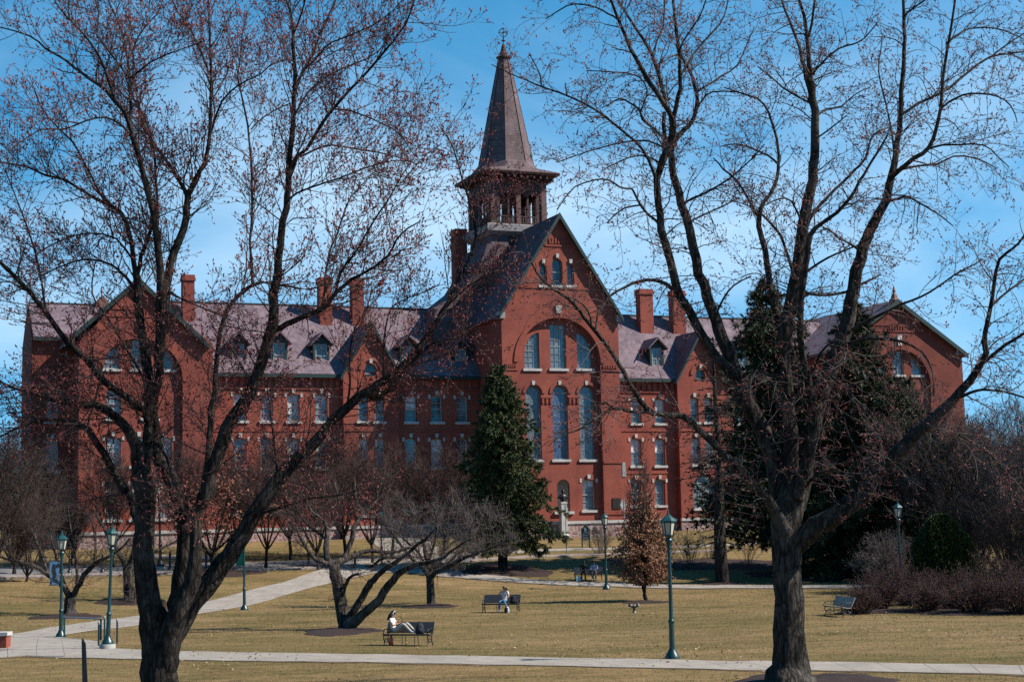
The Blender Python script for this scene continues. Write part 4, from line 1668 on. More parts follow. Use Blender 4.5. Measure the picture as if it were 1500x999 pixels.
# ------------------------------------------------------------------ trees
def limb3d(pts, y0, dy0=0., dy1=0., wig=.0, step=.35):
    """pts: (px, py, half-width in px); dy0..dy1 metres of depth offset -> smooth 3-D polyline and radii"""
    n = len(pts)
    P, R = [], []
    for k, p in enumerate(pts):
        t = k / max(1, n - 1)
        y = y0 + dy0 + (dy1 - dy0) * (t ** .9)
        v = at(p[0], p[1], y)
        P.append(v)
        R.append(p[2] * (.70 + .26 * min(1, max(0, (p[2] - 3) / 13))) * y / FPX)
    A = [P[0] * 2 - P[1]] + P + [P[-1] * 2 - P[-2]]
    o, r = [], []
    for k in range(1, len(A) - 2):
        m_ = max(2, int((A[k + 1] - A[k]).length / step))
        for t in np.linspace(0, 1, m_, endpoint=False):
            a, b, c, d = A[k - 1], A[k], A[k + 1], A[k + 2]
            o.append(tuple(.5 * ((2 * b) + (c - a) * t + (2 * a - 5 * b + 4 * c - d) * t * t + (3 * b - a - 3 * c + d) * t ** 3)))
            r.append(R[k - 1] * (1 - t) + R[k] * t)
    o.append(tuple(A[-2])); r.append(R[-1])
    o = np.array(o); r = np.array(r)
    o[1:-1] += rng.normal(0, 1, (len(o) - 2, 3)) * np.minimum(.025, r[1:-1, None] * .22)
    return o, r


def resample(P, R, K):
    d = np.concatenate([[0], np.cumsum(np.linalg.norm(np.diff(P, axis=0), axis=1))])
    u = np.linspace(0, d[-1], K)
    return np.stack([np.interp(u, d, P[:, k]) for k in range(3)], 1), np.interp(u, d, R)


def unit(v):
    return v / (np.linalg.norm(v, axis=-1, keepdims=True) + 1e-9)


def grow(P, R, spacing, tmin, lmin, lmax, K, ang=(50, 14), taper=.55, r0k=.55, rmax=.05, rend=.003, curl=.25, up=.05, shrink=.55, out=None, keep=None):
    """children along the parents P[N,K0,3], R[N,K0] -> P2[M,K,3], R2[M,K]"""
    N, K0, _ = P.shape
    seg = np.linalg.norm(np.diff(P, axis=1), axis=2).sum(1)
    cnt = np.floor(seg * (1 - tmin) / spacing + rng.random(N)).astype(int)
    idx = np.repeat(np.arange(N), cnt)
    M = len(idx)
    if M == 0:
        return np.zeros((0, K, 3)), np.zeros((0, K))
    t = tmin + (1 - tmin) * rng.random(M) ** .9
    u = t * (K0 - 1)
    i0 = np.minimum(u.astype(int), K0 - 2)
    f = (u - i0)[:, None]
    a, b = P[idx, i0], P[idx, i0 + 1]
    pos = a * (1 - f) + b * f
    T = unit(b - a)
    rp = R[idx, i0] * (1 - f[:, 0]) + R[idx, i0 + 1] * f[:, 0]
    rv = rng.normal(0, 1, (M, 3))
    if out is not None:
        rv += out(pos)
    Nn = unit(rv - (rv * T).sum(1, keepdims=True) * T)
    th = np.radians(rng.normal(ang[0], ang[1], M))[:, None]
    d = unit(np.cos(th) * T + np.sin(th) * Nn)
    L = rng.uniform(lmin, lmax, M) * (1 - shrink * t)
    r0 = np.minimum(rp * r0k, rmax) * rng.uniform(.7, 1.1, M)
    r0 = np.minimum(r0, .004 + L * .013)
    r0 = np.maximum(r0, rend)
    Q = np.empty((M, K, 3))
    Q[:, 0] = pos
    st = (L / (K - 1))[:, None]
    bend = unit(rng.normal(0, 1, (M, 3)))
    for k in range(1, K):
        d = unit(d + curl * (bend * .5 + rng.normal(0, .6, (M, 3))) + np.array([[0, 0, up * (1.0 + 1.2 * k / K)]]))
        if k == K // 2:
            bend = unit(rng.normal(0, 1, (M, 3)))
        Q[:, k] = Q[:, k - 1] + d * st
    tt = np.linspace(0, 1, K)[None, :]
    RR = r0[:, None] * (1 - tt) + np.maximum(r0[:, None] * (1 - taper) * .6, rend) * tt
    if keep is not None:
        kk = keep(Q)
        Q, RR = Q[kk], RR[kk]
    return Q, RR


def blobs_np(c, d, ln, wd, rings=4):
    """elongated octahedra at c, along d"""
    N = len(c)
    d = unit(d)
    ref = np.where(np.abs(d[:, 2:3]) > .8, np.array([[1., 0, 0]]), np.array([[0, 0, 1.]]))
    A = unit(np.cross(d, ref))
    B = np.cross(d, A)
    ln, wd = ln[:, None], wd[:, None]
    V = np.stack([c - d * ln * .25, c + A * wd + d * ln * .3, c + B * wd + d * ln * .4, c - A * wd + d * ln * .3, c - B * wd + d * ln * .2, c + d * ln], 1)
    base = (np.arange(N) * 6)[:, None, None]
    F = np.array([[0, 2, 1], [0, 3, 2], [0, 4, 3], [0, 1, 4], [5, 1, 2], [5, 2, 3], [5, 3, 4], [5, 4, 1]])[None]
    return V.reshape(-1, 3), (base + F).reshape(-1, 3)


def leaves_np(c, d, ln, wd, fold=.35):
    """folded pointed leaves: 6 verts, 4 triangles"""
    N = len(c)
    d = unit(d)
    rv = unit(rng.normal(0, 1, (N, 3)))
    A = unit(np.cross(d, rv))
    B = np.cross(d, A)
    ln, wd = ln[:, None], wd[:, None]
    V = np.stack([c, c + d * ln * .5 + A * wd + B * wd * fold, c + d * ln, c + d * ln * .5 - A * wd + B * wd * fold, c + d * ln * .5], 1)
    base = (np.arange(N) * 5)[:, None, None]
    F = np.array([[0, 1, 4], [1, 2, 4], [2, 3, 4], [3, 0, 4]])[None]
    return V.reshape(-1, 3), (base + F).reshape(-1, 3)


def pick(P, n_per, tmin=.2):
    """random points with directions along polylines"""
    N, K, _ = P.shape
    idx = np.repeat(np.arange(N), n_per)
    M = len(idx)
    t = tmin + (1 - tmin) * rng.random(M)
    u = t * (K - 1)
    i0 = np.minimum(u.astype(int), K - 2)
    f = (u - i0)[:, None]
    a, b = P[idx, i0], P[idx, i0 + 1]
    return a * (1 - f) + b * f, unit(b - a)


def trunk_tube(mb, P, R, sides=16, rough=.06, mi=0):
    """a limb with a slightly lumpy skin"""
    V, Q = tubes_np(P[None], R[None], sides)
    K = len(P)
    V = V.reshape(K, sides, 3)
    ph = rng.random(4) * 6.28
    k = np.arange(K)[:, None]
    s_ = np.arange(sides)[None, :] * 2 * np.pi / sides
    ridg = np.abs(np.sin(sides / 2.6 * s_ + .35 * np.sin(.5 * k + ph[1]) * 3)) * (.035 if sides > 20 else 0)
    bmp_ = 1 - ridg + rough * (np.sin(3 * s_ + .11 * k + ph[0]) * .6 + np.sin(5 * s_ - .17 * k + ph[1]) * .5 + .7 * np.sin(.6 * k + ph[2]) * np.sin(s_ + ph[3])) + rng.normal(0, rough * .25, (K, sides))
    V = P[:, None, :] + (V - P[:, None, :]) * bmp_[..., None]
    mb.np(V.reshape(-1, 3), Q, mi, True)
    # close the tip
    mb.np(np.concatenate([V[-1], P[-1:] + (P[-1:] - P[-2:-1]) * .05]), [[i, (i + 1) % sides, sides] for i in range(sides)], mi, True)


def traced_tree(name, base, label, limbs, bark, twig, levels, bud=None, group=None, cat='tree', y0=None, trunk_rough=.06, spawn_r=.16, thin=1.0):
    """limbs: list of (pts, dy0, dy1). levels: list of grow kwargs"""
    root = empty(name, base)
    tag(root, label, cat, group)
    y0 = y0 if y0 is not None else base.y
    tb = MB()
    P0, R0 = [], []
    K0 = 14
    for pts, d0, d1 in limbs:
        P, R = limb3d(pts, y0, d0, d1)
        if thin != 1.0: R = np.where(R < .45, R * thin, R)
        trunk_tube(tb, P, R, 40 if R.max() > .3 else 18 if R.max() > .2 else 10 if R.max() > .06 else 7, trunk_rough if R.max() > .1 else .04)
        # limbs that can carry side branches
        nseg = max(1, int(len(P) / 14))
        for s_ in range(nseg):
            a = int(s_ * (len(P) - 1) / nseg); b = int((s_ + 1) * (len(P) - 1) / nseg) + 1
            if b - a < 3: continue
            if R[a:b].mean() > spawn_r: continue
            p, r = resample(P[a:b], R[a:b], K0)
            P0.append(p); R0.append(r)
    tb.build('trunk', bark, root, base)
    P, R = np.array(P0), np.array(R0)
    cb = MB()
    allP = []
    for li, lv in enumerate(levels):
        lv = dict(lv)
        sides = lv.pop('sides', 4)
        P, R = grow(P, R, **lv)
        V, Q = tubes_np(P, R, sides)
        cb.np(V, Q, 0, sides > 3)
        allP.append(P)
        print(name, 'level', li, len(P))
    c = cb.build('crown', twig, root, base)
    if bud:
        bb = MB()
        for lv, n_per, ln, wd in bud['where']:
            pc, pd = pick(allP[lv], n_per, .62)
            if 'dens' in bud:
                k = bud['dens'](pc)
                pc, pd = pc[k], pd[k]
            pd = unit(pd + rng.normal(0, .5, pd.shape) + np.array([[0, 0, .25]]))
            V, Fc = blobs_np(pc, pd, rng.uniform(ln * .6, ln * 1.3, len(pc)), rng.uniform(wd * .6, wd * 1.3, len(pc)))
            bb.np(V, Fc)
        o = bb.build('blossom', bud['mat'], root, base)
        o['kind'] = 'stuff'
    return root, allP


# ---- the big maple on the left
YL = 44.0
gL = onground(*at(232, 990, YL).xy)
L = []
def lb(pts, d0=0., d1=0.): L.append((pts, d0, d1))
lb([(234, 1040, 34), (234, 999, 28), (235, 970, 28), (236, 945, 26), (238, 915, 20), (239, 892, 12), (240, 878, 5)])
lb([(232, 1010, 20), (228, 960, 23), (224, 920, 23), (218, 880, 21.5), (213, 830, 19.5), (211, 780, 18), (212, 735, 18), (210, 700, 19), (205, 672, 16), (194, 640, 11), (180, 620, 10), (156, 602, 9), (125, 592, 8), (90, 590, 6), (61, 579, 4.5), (25, 570, 3), (-20, 548, 2)], 0, -.8)
lb([(212, 772, 12), (200, 752, 10), (192, 732, 9.5), (172, 698, 9), (152, 665, 8), (130, 632, 7.5), (108, 618, 6), (68, 615, 4.5), (30, 625, 3), (0, 640, 2.2)], .1, 1.3)
lb([(210, 690, 13), (217, 655, 11), (216, 620, 9), (200, 592, 8.5), (180, 577, 8), (146, 552, 7.5), (126, 525, 7), (99, 501, 6.5), (68, 460, 6), (44, 429, 5.5), (20, 402, 5), (-5, 380, 4.5), (-60, 330, 3)], .2, -1.5)
lb([(242, 985, 18), (247, 940, 20), (254, 900, 19), (262, 868, 17.5), (271, 800, 16), (270, 760, 15), (262, 725, 14.5), (248, 697, 14), (236, 675, 13), (226, 645, 12.5), (222, 604, 12), (219, 560, 11), (212, 504, 10), (205, 460, 9), (201, 425, 8.5), (199, 399, 8)], .2, .8)
lb([(199, 402, 6.5), (194, 361, 5.5), (184, 324, 5), (172, 307, 4.5), (145, 294, 4), (122, 281, 3.8), (96, 264, 3.4), (66, 257, 3), (43, 246, 2.5), (0, 238, 2), (-40, 240, 1.5)], .8, 2.2)
lb([(186, 328, 4), (183, 320, 3.6), (160, 298, 3.2), (145, 281, 3), (125, 241, 2.8), (106, 208, 2.5), (86, 188, 2.2), (63, 162, 2), (50, 132, 1.5)], 1.2, 3)
lb([(200, 405, 5.5), (208, 375, 5), (217, 350, 4.5), (222, 330, 4), (228, 300, 3)], .8, .4)
lb([(222, 600, 9), (230, 560, 10), (236, 500, 11), (238, 446, 12.5), (235, 412, 9), (232, 368, 8), (228, 327, 7.5), (218, 284, 7), (208, 241, 6.5), (196, 205, 6), (188, 178, 5.5), (175, 158, 5), (158, 135, 4.5), (132, 116, 4), (109, 99, 3.5), (89, 84, 3), (66, 71, 2.5), (43, 53, 2.2), (0, 40, 1.6), (-30, 34, 1.2)], .7, -1.6)
lb([(190, 182, 4.5), (191, 132, 3.6), (187, 92, 3.2), (182, 59, 2.8), (172, 30, 2.4), (158, 0, 2), (150, -40, 1.5)], -.2, .5)
lb([(168, 148, 3.2), (145, 83, 2.8), (122, 50, 2.4), (96, 23, 2), (79, 0, 1.6), (60, -30, 1.3)], -.5, -2.5)
lb([(188, 114, 2.8), (158, 73, 2.5), (142, 53, 2.2), (145, 20, 1.8), (135, -10, 1.5)], .1, 2)
lb([(189, 116, 2.5), (210, 100, 2.2), (231, 86, 2), (264, 73, 1.5), (300, 60, 1.2)], .1, -1.5)
lb([(190, 86, 2.2), (205, 50, 2), (231, 20, 1.7), (240, -5, 1.4)], .2, 1.8)
lb([(231, 330, 4), (230, 300, 3.5), (228, 248, 3.2), (221, 198, 2.8), (208, 165, 2.4), (191, 135, 2), (180, 100, 1.6)], .4, 2.2)
lb([(199, 210, 4), (180, 185, 3), (155, 172, 2.6), (125, 178, 2.3), (92, 190, 2), (60, 190, 1.6), (20, 215, 1.3)], -.3, -2.8)
lb([(239, 452, 11), (244, 420, 9.5), (250, 385, 9), (262, 350, 8.5), (272, 318, 8), (275, 290, 7.5), (281, 277, 6.5), (294, 251, 5.5), (303, 228, 5), (307, 205, 4.6), (309, 158, 4.2), (309, 99, 3.5), (307, 50, 2.8), (305, 0, 2.2), (304, -40, 1.6)], .7, 1.6)
lb([(275, 290, 5.5), (264, 267, 4.6), (250, 245, 4.2), (238, 228, 4), (218, 198, 3.2), (204, 165, 2.6), (200, 130, 2)], 1.1, 3)
lb([(307, 110, 3), (287, 59, 2.4), (264, 23, 2), (251, 0, 1.6), (235, -30, 1.2)], 1.4, 3)
lb([(309, 195, 3), (325, 149, 2.6), (350, 125, 2.2), (380, 110, 1.8), (400, 92, 1.4)], 1.4, 0)
lb([(278, 285, 3.5), (284, 262, 3), (300, 235, 2.6), (305, 215, 2.3)], 1.2, 1)
# stem D
lb([(240, 1000, 18), (246, 955, 20), (254, 920, 20), (266, 889, 17), (280, 850, 15), (286, 806, 12), (288, 765, 11.5), (294, 740, 12.5), (305, 720, 14), (309, 690, 13.5), (325, 648, 13), (342, 610, 12.5), (364, 578, 12), (380, 540, 11.5), (396, 492, 11.5), (402, 432, 9.5), (408, 380, 8.5), (415, 324, 8), (421, 287, 7.5), (422, 248, 7), (426, 205, 6.2), (432, 132, 5.2), (430, 66, 4.2), (429, 33, 3.2), (419, 0, 2.5), (412, -40, 2)], -.1, -1.8)
lb([(424, 258, 5), (432, 235, 4.4), (449, 218, 4.2), (468, 188, 4), (495, 152, 3.8), (528, 116, 3.4), (561, 79, 3), (594, 36, 2.5), (607, 0, 2.1), (618, -40, 1.6)], -1.2, -3)
lb([(432, 138, 3.8), (440, 112, 3.4), (455, 86, 3), (468, 53, 2.6), (492, 0, 2.2), (505, -30, 1.6)], -1.4, .5)
lb([(430, 50, 2.5), (438, 32, 2.3), (446, 5, 2), (450, -30, 1.6)], -1.6, -3)
lb([(430, 172, 2.8), (445, 145, 2.6), (465, 122, 2.4), (498, 102, 2.1), (538, 86, 1.8), (560, 70, 1.4)], -1.4, .6)
lb([(452, 98, 2.6), (470, 78, 2.3), (485, 63, 2.1), (528, 46, 1.8), (564, 26, 1.5), (585, 5, 1.2)], -1.0, -4)
lb([(490, 160, 2.5), (510, 162, 2.3), (528, 168, 2), (561, 182, 1.7), (587, 198, 1.4), (605, 225, 1.1)], -1.6, -4.5)
lb([(440, 230, 2.8), (465, 218, 2.5), (485, 213, 2.3), (531, 220, 2), (574, 228, 1.6), (610, 240, 1.2)], -1.3, 0)
lb([(420, 297, 3), (435, 283, 2.7), (459, 274, 2.5), (498, 261, 2.2), (538, 245, 1.8), (580, 235, 1.4), (610, 240, 1.1)], -1.0, -3.5)
lb([(397, 488, 8), (410, 479, 7), (432, 468, 6.4), (455, 460, 6), (472, 452, 5.6), (485, 440, 5), (496, 424, 4.5), (515, 410, 4), (532, 400, 3.5), (568, 376, 3), (580, 352, 2.5), (598, 335, 2.1), (616, 324, 1.6)], -.7, -2.4)
lb([(472, 454, 3.5), (476, 425, 3), (477, 400, 2.8), (482, 370, 2.6), (492, 348, 2.3), (508, 300, 1.9), (520, 282, 1.5), (545, 255, 1.2)], -1.2, 1)
lb([(490, 432, 3.4), (500, 398, 3), (515, 376, 2.7), (532, 352, 2.5), (548, 322, 2.2), (564, 300, 2), (580, 272, 1.7), (600, 240, 1.3)], -1.3, -4)
lb([(292, 742, 9), (299, 715, 7.5), (303, 680, 7), (306, 640, 6.8), (310, 600, 6.5), (315, 555, 6), (319, 510, 5.6), (323, 484, 5.2), (333, 455, 5), (348, 435, 4.8), (364, 421, 4.6), (382, 414, 4), (400, 415, 3.6), (425, 420, 3), (452, 424, 2.4), (480, 415, 1.6)], .2, 2.2)
lb([(370, 420, 4), (369, 395, 3.6), (366, 352, 3.2), (369, 324, 3.1), (368, 248, 2.9), (363, 185, 2.6), (356, 149, 2.3), (348, 112, 2), (351, 93, 1.8), (355, 50, 1.5), (362, 20, 1.2)], 1.5, 3.2)
lb([(368, 190, 2), (385, 172, 1.8), (410, 158, 1.6), (430, 150, 1.3)], 2.6, 3.6)
# the long low limb to the right
lb([(238, 1000, 20), (246, 955, 22), (258, 918, 22), (280, 885, 20), (300, 862, 18.5), (325, 828, 17), (356, 780, 15.5), (391, 723, 14), (426, 683, 12.5), (461, 648, 11.5), (488, 614, 10.5), (528, 580, 9.5), (555, 564, 9), (580, 548, 8.5), (604, 520, 7.5), (628, 488, 6.8), (648, 456, 6), (664, 424, 5), (686, 384, 4), (697, 345, 3.2), (692, 312, 2.7), (678, 265, 2.2), (662, 212, 1.8), (646, 187, 1.5)], .2, 2.4)
lb([(700, 352, 2.2), (712, 320, 1.8), (720, 290, 1.5), (722, 262, 1.2)], 2.3, 3.5)
lb([(652, 450, 3.2), (680, 425, 2.5), (700, 410, 2), (730, 398, 1.5)], 1.9, .6)
lb([(535, 578, 6), (556, 583, 5.2), (575, 562, 4.6), (596, 538, 4.2), (615, 518, 3.6), (632, 504, 3.2), (655, 497, 2.6), (676, 492, 2.2), (702, 480, 1.6)], 1.5, .6)
lb([(562, 562, 3), (562, 520, 2.4), (565, 480, 2.2), (572, 452, 2), (590, 440, 1.8), (612, 432, 1.6), (644, 416, 1.2)], 1.6, 3.4)
lb([(508, 598, 3.2), (512, 560, 2.6), (512, 520, 2.3), (520, 480, 2), (538, 450, 1.6), (545, 420, 1.3)], 1.4, -.5)
lb([(372, 756, 4), (387, 751, 3.5), (426, 738, 3), (461, 729, 2.6), (496, 725, 2), (530, 716, 1.4)], .8, -.6)
lb([(408, 702, 3), (404, 670, 2.4), (399, 630, 2.1), (395, 600, 1.9), (391, 568, 1.5)], 1, 1.2)
lb([(378, 545, 3.2), (365, 560, 2.5), (350, 590, 2.2), (335, 625, 2), (345, 660, 1.6)], -.6, -2)
lb([(126, 528, 3.5), (150, 535, 2.8), (135, 600, 2.6), (122, 640, 2)], -.8, -2)
lb([(214, 640, 4), (235, 655, 3.4), (250, 690, 2.8), (256, 720, 2), (250, 750, 1.4)], .2, -2)
lb([(68, 462, 3.5), (62, 420, 3), (52, 372, 2.6), (38, 330, 2.2), (22, 285, 1.8), (8, 250, 1.4)], -1, .8)
lb([(99, 503, 3.5), (92, 540, 3), (80, 575, 2.6), (50, 600, 2.2), (10, 605, 1.7)], -.8, -2.4)
lb([(201, 430, 4), (186, 408, 3.6), (170, 392, 3.2), (150, 384, 2.8), (122, 380, 2.4), (85, 392, 2), (50, 410, 1.5)], .8, 2.8)
lb([(197, 385, 3), (170, 350, 2.5), (130, 342, 2.2), (90, 352, 1.8), (50, 375, 1.4)], .9, -1)
lb([(214, 560, 4), (190, 520, 3), (160, 470, 2.4), (135, 430, 2), (140, 380, 1.6)], .6, 2.6)
lb([(244, 425, 4), (268, 440, 2.6), (300, 452, 2), (340, 470, 1.4)], .8, -1)

ctrL = np.array(tuple(at(330, 420, YL)))
_outL = lambda p: unit(p - ctrL) * .55 + np.array([[0, 0, .12]])
maple_levels = lambda a, b, c, out: [
    dict(spacing=a, tmin=.06, lmin=.9, lmax=2.5, K=8, ang=(50, 15), r0k=.5, rmax=.023, rend=.0055, curl=.17, up=.05, shrink=.25, out=out, sides=4),
    dict(spacing=b, tmin=.15, lmin=.35, lmax=1.15, K=6, ang=(48, 16), r0k=.6, rmax=.0095, rend=.004, curl=.22, up=.05, shrink=.4, out=out, sides=3),
    dict(spacing=c, tmin=.2, lmin=.12, lmax=.42, K=4, ang=(46, 16), r0k=.7, rmax=.006, rend=.0035, curl=.25, up=.09, shrink=.4, sides=3)]
tr, ap = traced_tree('maple_tree', gL, 'large dark maple with several leaning stems and red buds, behind the dark stake', L, 'bark dark', 'twig brown',
            maple_levels(.17, .19, .165, _outL), dict(mat='bud red', where=[(2, 1, .085, .021), (1, 2, .07, .019)]), 'large maples framing the view', y0=YL, spawn_r=.20, thin=.84)
tag(tr, cat='tree')

# ---- the big maple on the right
YR = 47.0
gR = onground(*at(1155, 998, YR).xy)
L = []
lb([(1156, 1010, 52), (1156, 996, 38), (1157, 975, 29), (1157, 945, 25), (1156, 900, 23), (1153, 850, 21.5), (1152, 805, 21.5), (1152, 770, 23.5), (1153, 735, 23), (1155, 708, 15), (1158, 685, 6)])
lb([(1160, 800, 18), (1178, 787, 17), (1196, 771, 16), (1219, 757, 15.5), (1264, 722, 15), (1279, 697, 14.5), (1311, 668, 12), (1336, 643, 11), (1362, 617, 10), (1394, 588, 8.5), (1420, 559, 7.5), (1436, 534, 6.8), (1443, 515, 6), (1443, 486, 5), (1448, 460, 4.5), (1456, 420, 4), (1464, 380, 3.4), (1483, 365, 2.8), (1500, 346, 2.2), (1530, 310, 1.6)], 0, -2.5)
lb([(1438, 532, 4.5), (1448, 524, 4), (1474, 505, 3.5), (1500, 489, 3), (1530, 475, 2.4), (1570, 450, 1.6)], -2, -3.5)
lb([(1446, 470, 3.2), (1453, 447, 2.8), (1480, 425, 2.4), (1500, 409, 2), (1530, 390, 1.4)], -2.2, -1)
lb([(1400, 583, 4), (1422, 575, 3.4), (1439, 571, 3), (1464, 572, 2.6), (1500, 582, 2), (1540, 600, 1.5)], -1.8, -4)
lb([(1345, 634, 4), (1375, 628, 3), (1410, 640, 2.5), (1450, 665, 2), (1480, 700, 1.4)], -1.2, 1)
# low left limb
lb([(1150, 780, 14), (1138, 752, 10), (1122, 728, 8), (1104, 710, 7.5), (1092, 696, 7.2), (1075, 680, 7), (1060, 664, 6.8), (1032, 638, 6.5), (1015, 618, 6.2), (1000, 610, 6), (985, 609, 5.8), (966, 608, 5.6), (952, 604, 5.6), (942, 592, 5.2), (931, 577, 5), (913, 545, 4.6), (896, 517, 4.3), (875, 489, 4), (856, 466, 3.6), (843, 448, 3.3), (827, 434, 3), (808, 421, 2.6), (796, 412, 2.3), (786, 399, 2), (778, 383, 1.6)], -.3, -3)
lb([(960, 606, 3.5), (947, 604, 3.1), (920, 602, 2.8), (897, 599, 2.6), (875, 613, 2.3), (848, 629, 2), (830, 635, 1.6), (805, 650, 1.2)], -1.6, -3.2)
lb([(900, 599, 2.2), (886, 590, 1.8), (870, 598, 1.5), (858, 604, 1.2)], -2.2, -3)
lb([(873, 486, 2.6), (874, 470, 2.3), (877, 456, 2.2), (886, 444, 2.4), (895, 433, 2.6), (916, 420, 2.9), (935, 412, 3.2), (958, 410, 3.6), (975, 416, 4.2), (992, 428, 5)], -2.6, .4)
lb([(866, 475, 2.2), (862, 455, 1.8), (843, 439, 1.5), (822, 433, 1.2)], -2.7, -3.4)
# the two left stems
lb([(1148, 745, 17), (1138, 700, 15), (1130, 664, 14), (1116, 630, 13.5), (1100, 600, 13.5), (1088, 573, 14), (1074, 538, 12.5), (1060, 500, 11), (1048, 470, 10), (1036, 433, 9.5), (1025, 402, 9), (1015, 360, 8.5), (1003, 318, 8), (994, 281, 7.5), (983, 238, 6.5), (987, 208, 5.5), (1000, 192, 4.8), (1017, 175, 4.4), (1022, 149, 4), (1018, 125, 3.6), (1010, 103, 3.2), (998, 83, 2.6), (990, 65, 2)], .1, 1.8)
lb([(1076, 552, 9), (1062, 540, 9.5), (1047, 518, 9), (1032, 496, 8.5), (1008, 451, 8), (990, 419, 8), (980, 381, 7.8), (969, 339, 7.4), (964, 300, 6.8), (964, 262, 6.6), (970, 236, 7), (980, 210, 7.2), (986, 188, 6.8), (984, 168, 6.6)], .4, -.8)
lb([(985, 172, 5.5), (972, 152, 5), (948, 116, 4.6), (925, 73, 4), (908, 33, 3.4), (895, 0, 2.8), (885, -35, 2)], -.8, -3)
lb([(976, 160, 4.2), (970, 130, 4), (955, 79, 3.6), (932, 43, 3), (905, 0, 2.4), (890, -30, 1.7)], -.8, .8)
lb([(985, 175, 5), (992, 148, 4.5), (996, 129, 4.2), (996, 92, 3.8), (991, 50, 3.3), (986, 0, 2.7), (984, -40, 2)], -.8, -1.8)
lb([(972, 235, 4.5), (973, 200, 4.5), (973, 165, 4)], -.6, -.2)
lb([(997, 112, 2.8), (1008, 92, 2.6), (1024, 69, 2.3), (1054, 36, 2), (1064, 13, 1.6), (1070, -20, 1.2)], -1.2, .6)
lb([(995, 80, 2.2), (1000, 62, 2), (1024, 26, 1.7), (1034, 0, 1.4)], -1.4, -3.5)
lb([(955, 82, 2.3), (963, 58, 2.1), (971, 40, 1.9), (974, 0, 1.5), (975, -30, 1.2)], .3, 2.2)
lb([(962, 265, 3.4), (955, 250, 3.2), (941, 218, 2.9), (915, 195, 2.7), (882, 168, 2.5), (842, 145, 2.2), (800, 130, 2), (772, 118, 1.7), (750, 109, 1.4), (720, 95, 1.0)], -.4, -3)
lb([(793, 128, 1.6), (791, 109, 1.4), (775, 79, 1.1)], -2.8, -3.5)
lb([(830, 140, 1.5), (828, 122, 1.2)], -2.4, -2.2)
lb([(972, 216, 2.2), (958, 210, 2), (941, 206, 1.9), (908, 210, 1.7), (866, 221, 1.4), (816, 238, 1.1)], -.5, 1.5)
lb([(970, 200, 2.8), (955, 187, 2.6), (941, 175, 2.4), (936, 160, 2.2), (922, 150, 2), (908, 145, 1.8), (895, 152, 1.6), (882, 158, 1.3)], -.6, -2.2)
lb([(938, 164, 2.2), (944, 148, 2), (948, 132, 1.8), (935, 112, 1.6), (899, 106, 1.4), (859, 104, 1.1)], -1.2, .2)
lb([(964, 326, 3), (950, 314, 2.8), (938, 300, 2.6), (931, 287, 2.4), (925, 277, 2.4), (908, 274, 2.1), (892, 264, 2), (872, 264, 1.8), (842, 274, 1.5), (816, 307, 1.2)], -.3, -2.8)
lb([(936, 301, 2), (915, 305, 1.8), (902, 314, 1.6), (889, 327, 1.2)], -.6, .5)
lb([(906, 30, 2.2), (890, 20, 2), (872, 11, 1.9), (842, 6, 1.6), (820, 15, 1.4), (800, 28, 1.1)], -2.6, -1.2)
lb([(968, 240, 2.2), (940, 228, 1.8), (905, 238, 1.5), (880, 252, 1.1)], -.4, -2)
lb([(1021, 135, 2.4), (1035, 126, 2.2), (1057, 112, 2), (1080, 96, 1.8), (1097, 59, 1.4), (1105, 40, 1.1)], 1.4, 3)
lb([(1022, 156, 2.2), (1030, 146, 2), (1044, 135, 1.8), (1080, 135, 1.5), (1100, 143, 1.2)], 1.2, -.5)
lb([(1002, 298, 2.6), (1015, 290, 2.4), (1037, 281, 2.2), (1070, 261, 1.9), (1100, 234, 1.5), (1120, 212, 1.1)], .9, -1)
lb([(1012, 324, 2.4), (1030, 315, 2), (1060, 302, 1.7), (1080, 290, 1.2)], .8, 2.5)
lb([(1046, 468, 3), (1058, 440, 2.4), (1075, 418, 2), (1100, 405, 1.5)], .8, 2.2)
# the middle stem
lb([(1153, 745, 17), (1157, 690, 14), (1159, 640, 12), (1157, 600, 11), (1152, 548, 10), (1149, 510, 10), (1153, 475, 11.5), (1160, 440, 13), (1167, 405, 12), (1171, 377, 11), (1176, 327, 10), (1184, 290, 9.4), (1190, 262, 9), (1194, 209, 8.2), (1192, 145, 7.4), (1187, 114, 6), (1184, 80, 4.8), (1182, 46, 4), (1171, 0, 3.2), (1165, -40, 2.2)], 0, -.6)
lb([(1168, 730, 12), (1182, 680, 11), (1191, 635, 9.5), (1190, 590, 8), (1182, 550, 7), (1175, 515, 6.4), (1173, 476, 6), (1174, 440, 6), (1178, 400, 6), (1183, 377, 6), (1188, 345, 5.4), (1203, 328, 4.2), (1225, 312, 3.8), (1245, 290, 3.4), (1259, 266, 3.1), (1272, 245, 2.8), (1285, 224, 2.5), (1300, 198, 2)], -.3, -2.6)
lb([(1190, 150, 5), (1181, 114, 4.5), (1176, 90, 4), (1171, 68, 3.6), (1156, 30, 3), (1145, 0, 2.4), (1138, -35, 1.7)], -.5, 1.6)
lb([(1184, 56, 3), (1190, 30, 2.6), (1194, 0, 2.2), (1196, -35, 1.6)], -.5, -2)
lb([(1190, 110, 2.6), (1205, 92, 2.3), (1228, 72, 2), (1250, 65, 1.8), (1266, 57, 1.5), (1285, 34, 1.2)], -.4, -3)
lb([(1188, 152, 2.5), (1165, 140, 2.2), (1148, 129, 2), (1126, 110, 1.7), (1110, 98, 1.2)], -.4, 2)
lb([(1193, 174, 2.4), (1210, 160, 2.1), (1232, 156, 1.8), (1255, 137, 1.4), (1275, 128, 1.1)], -.4, 1.5)
lb([(1193, 205, 2), (1215, 190, 1.7), (1240, 170, 1.3)], -.4, -1.6)
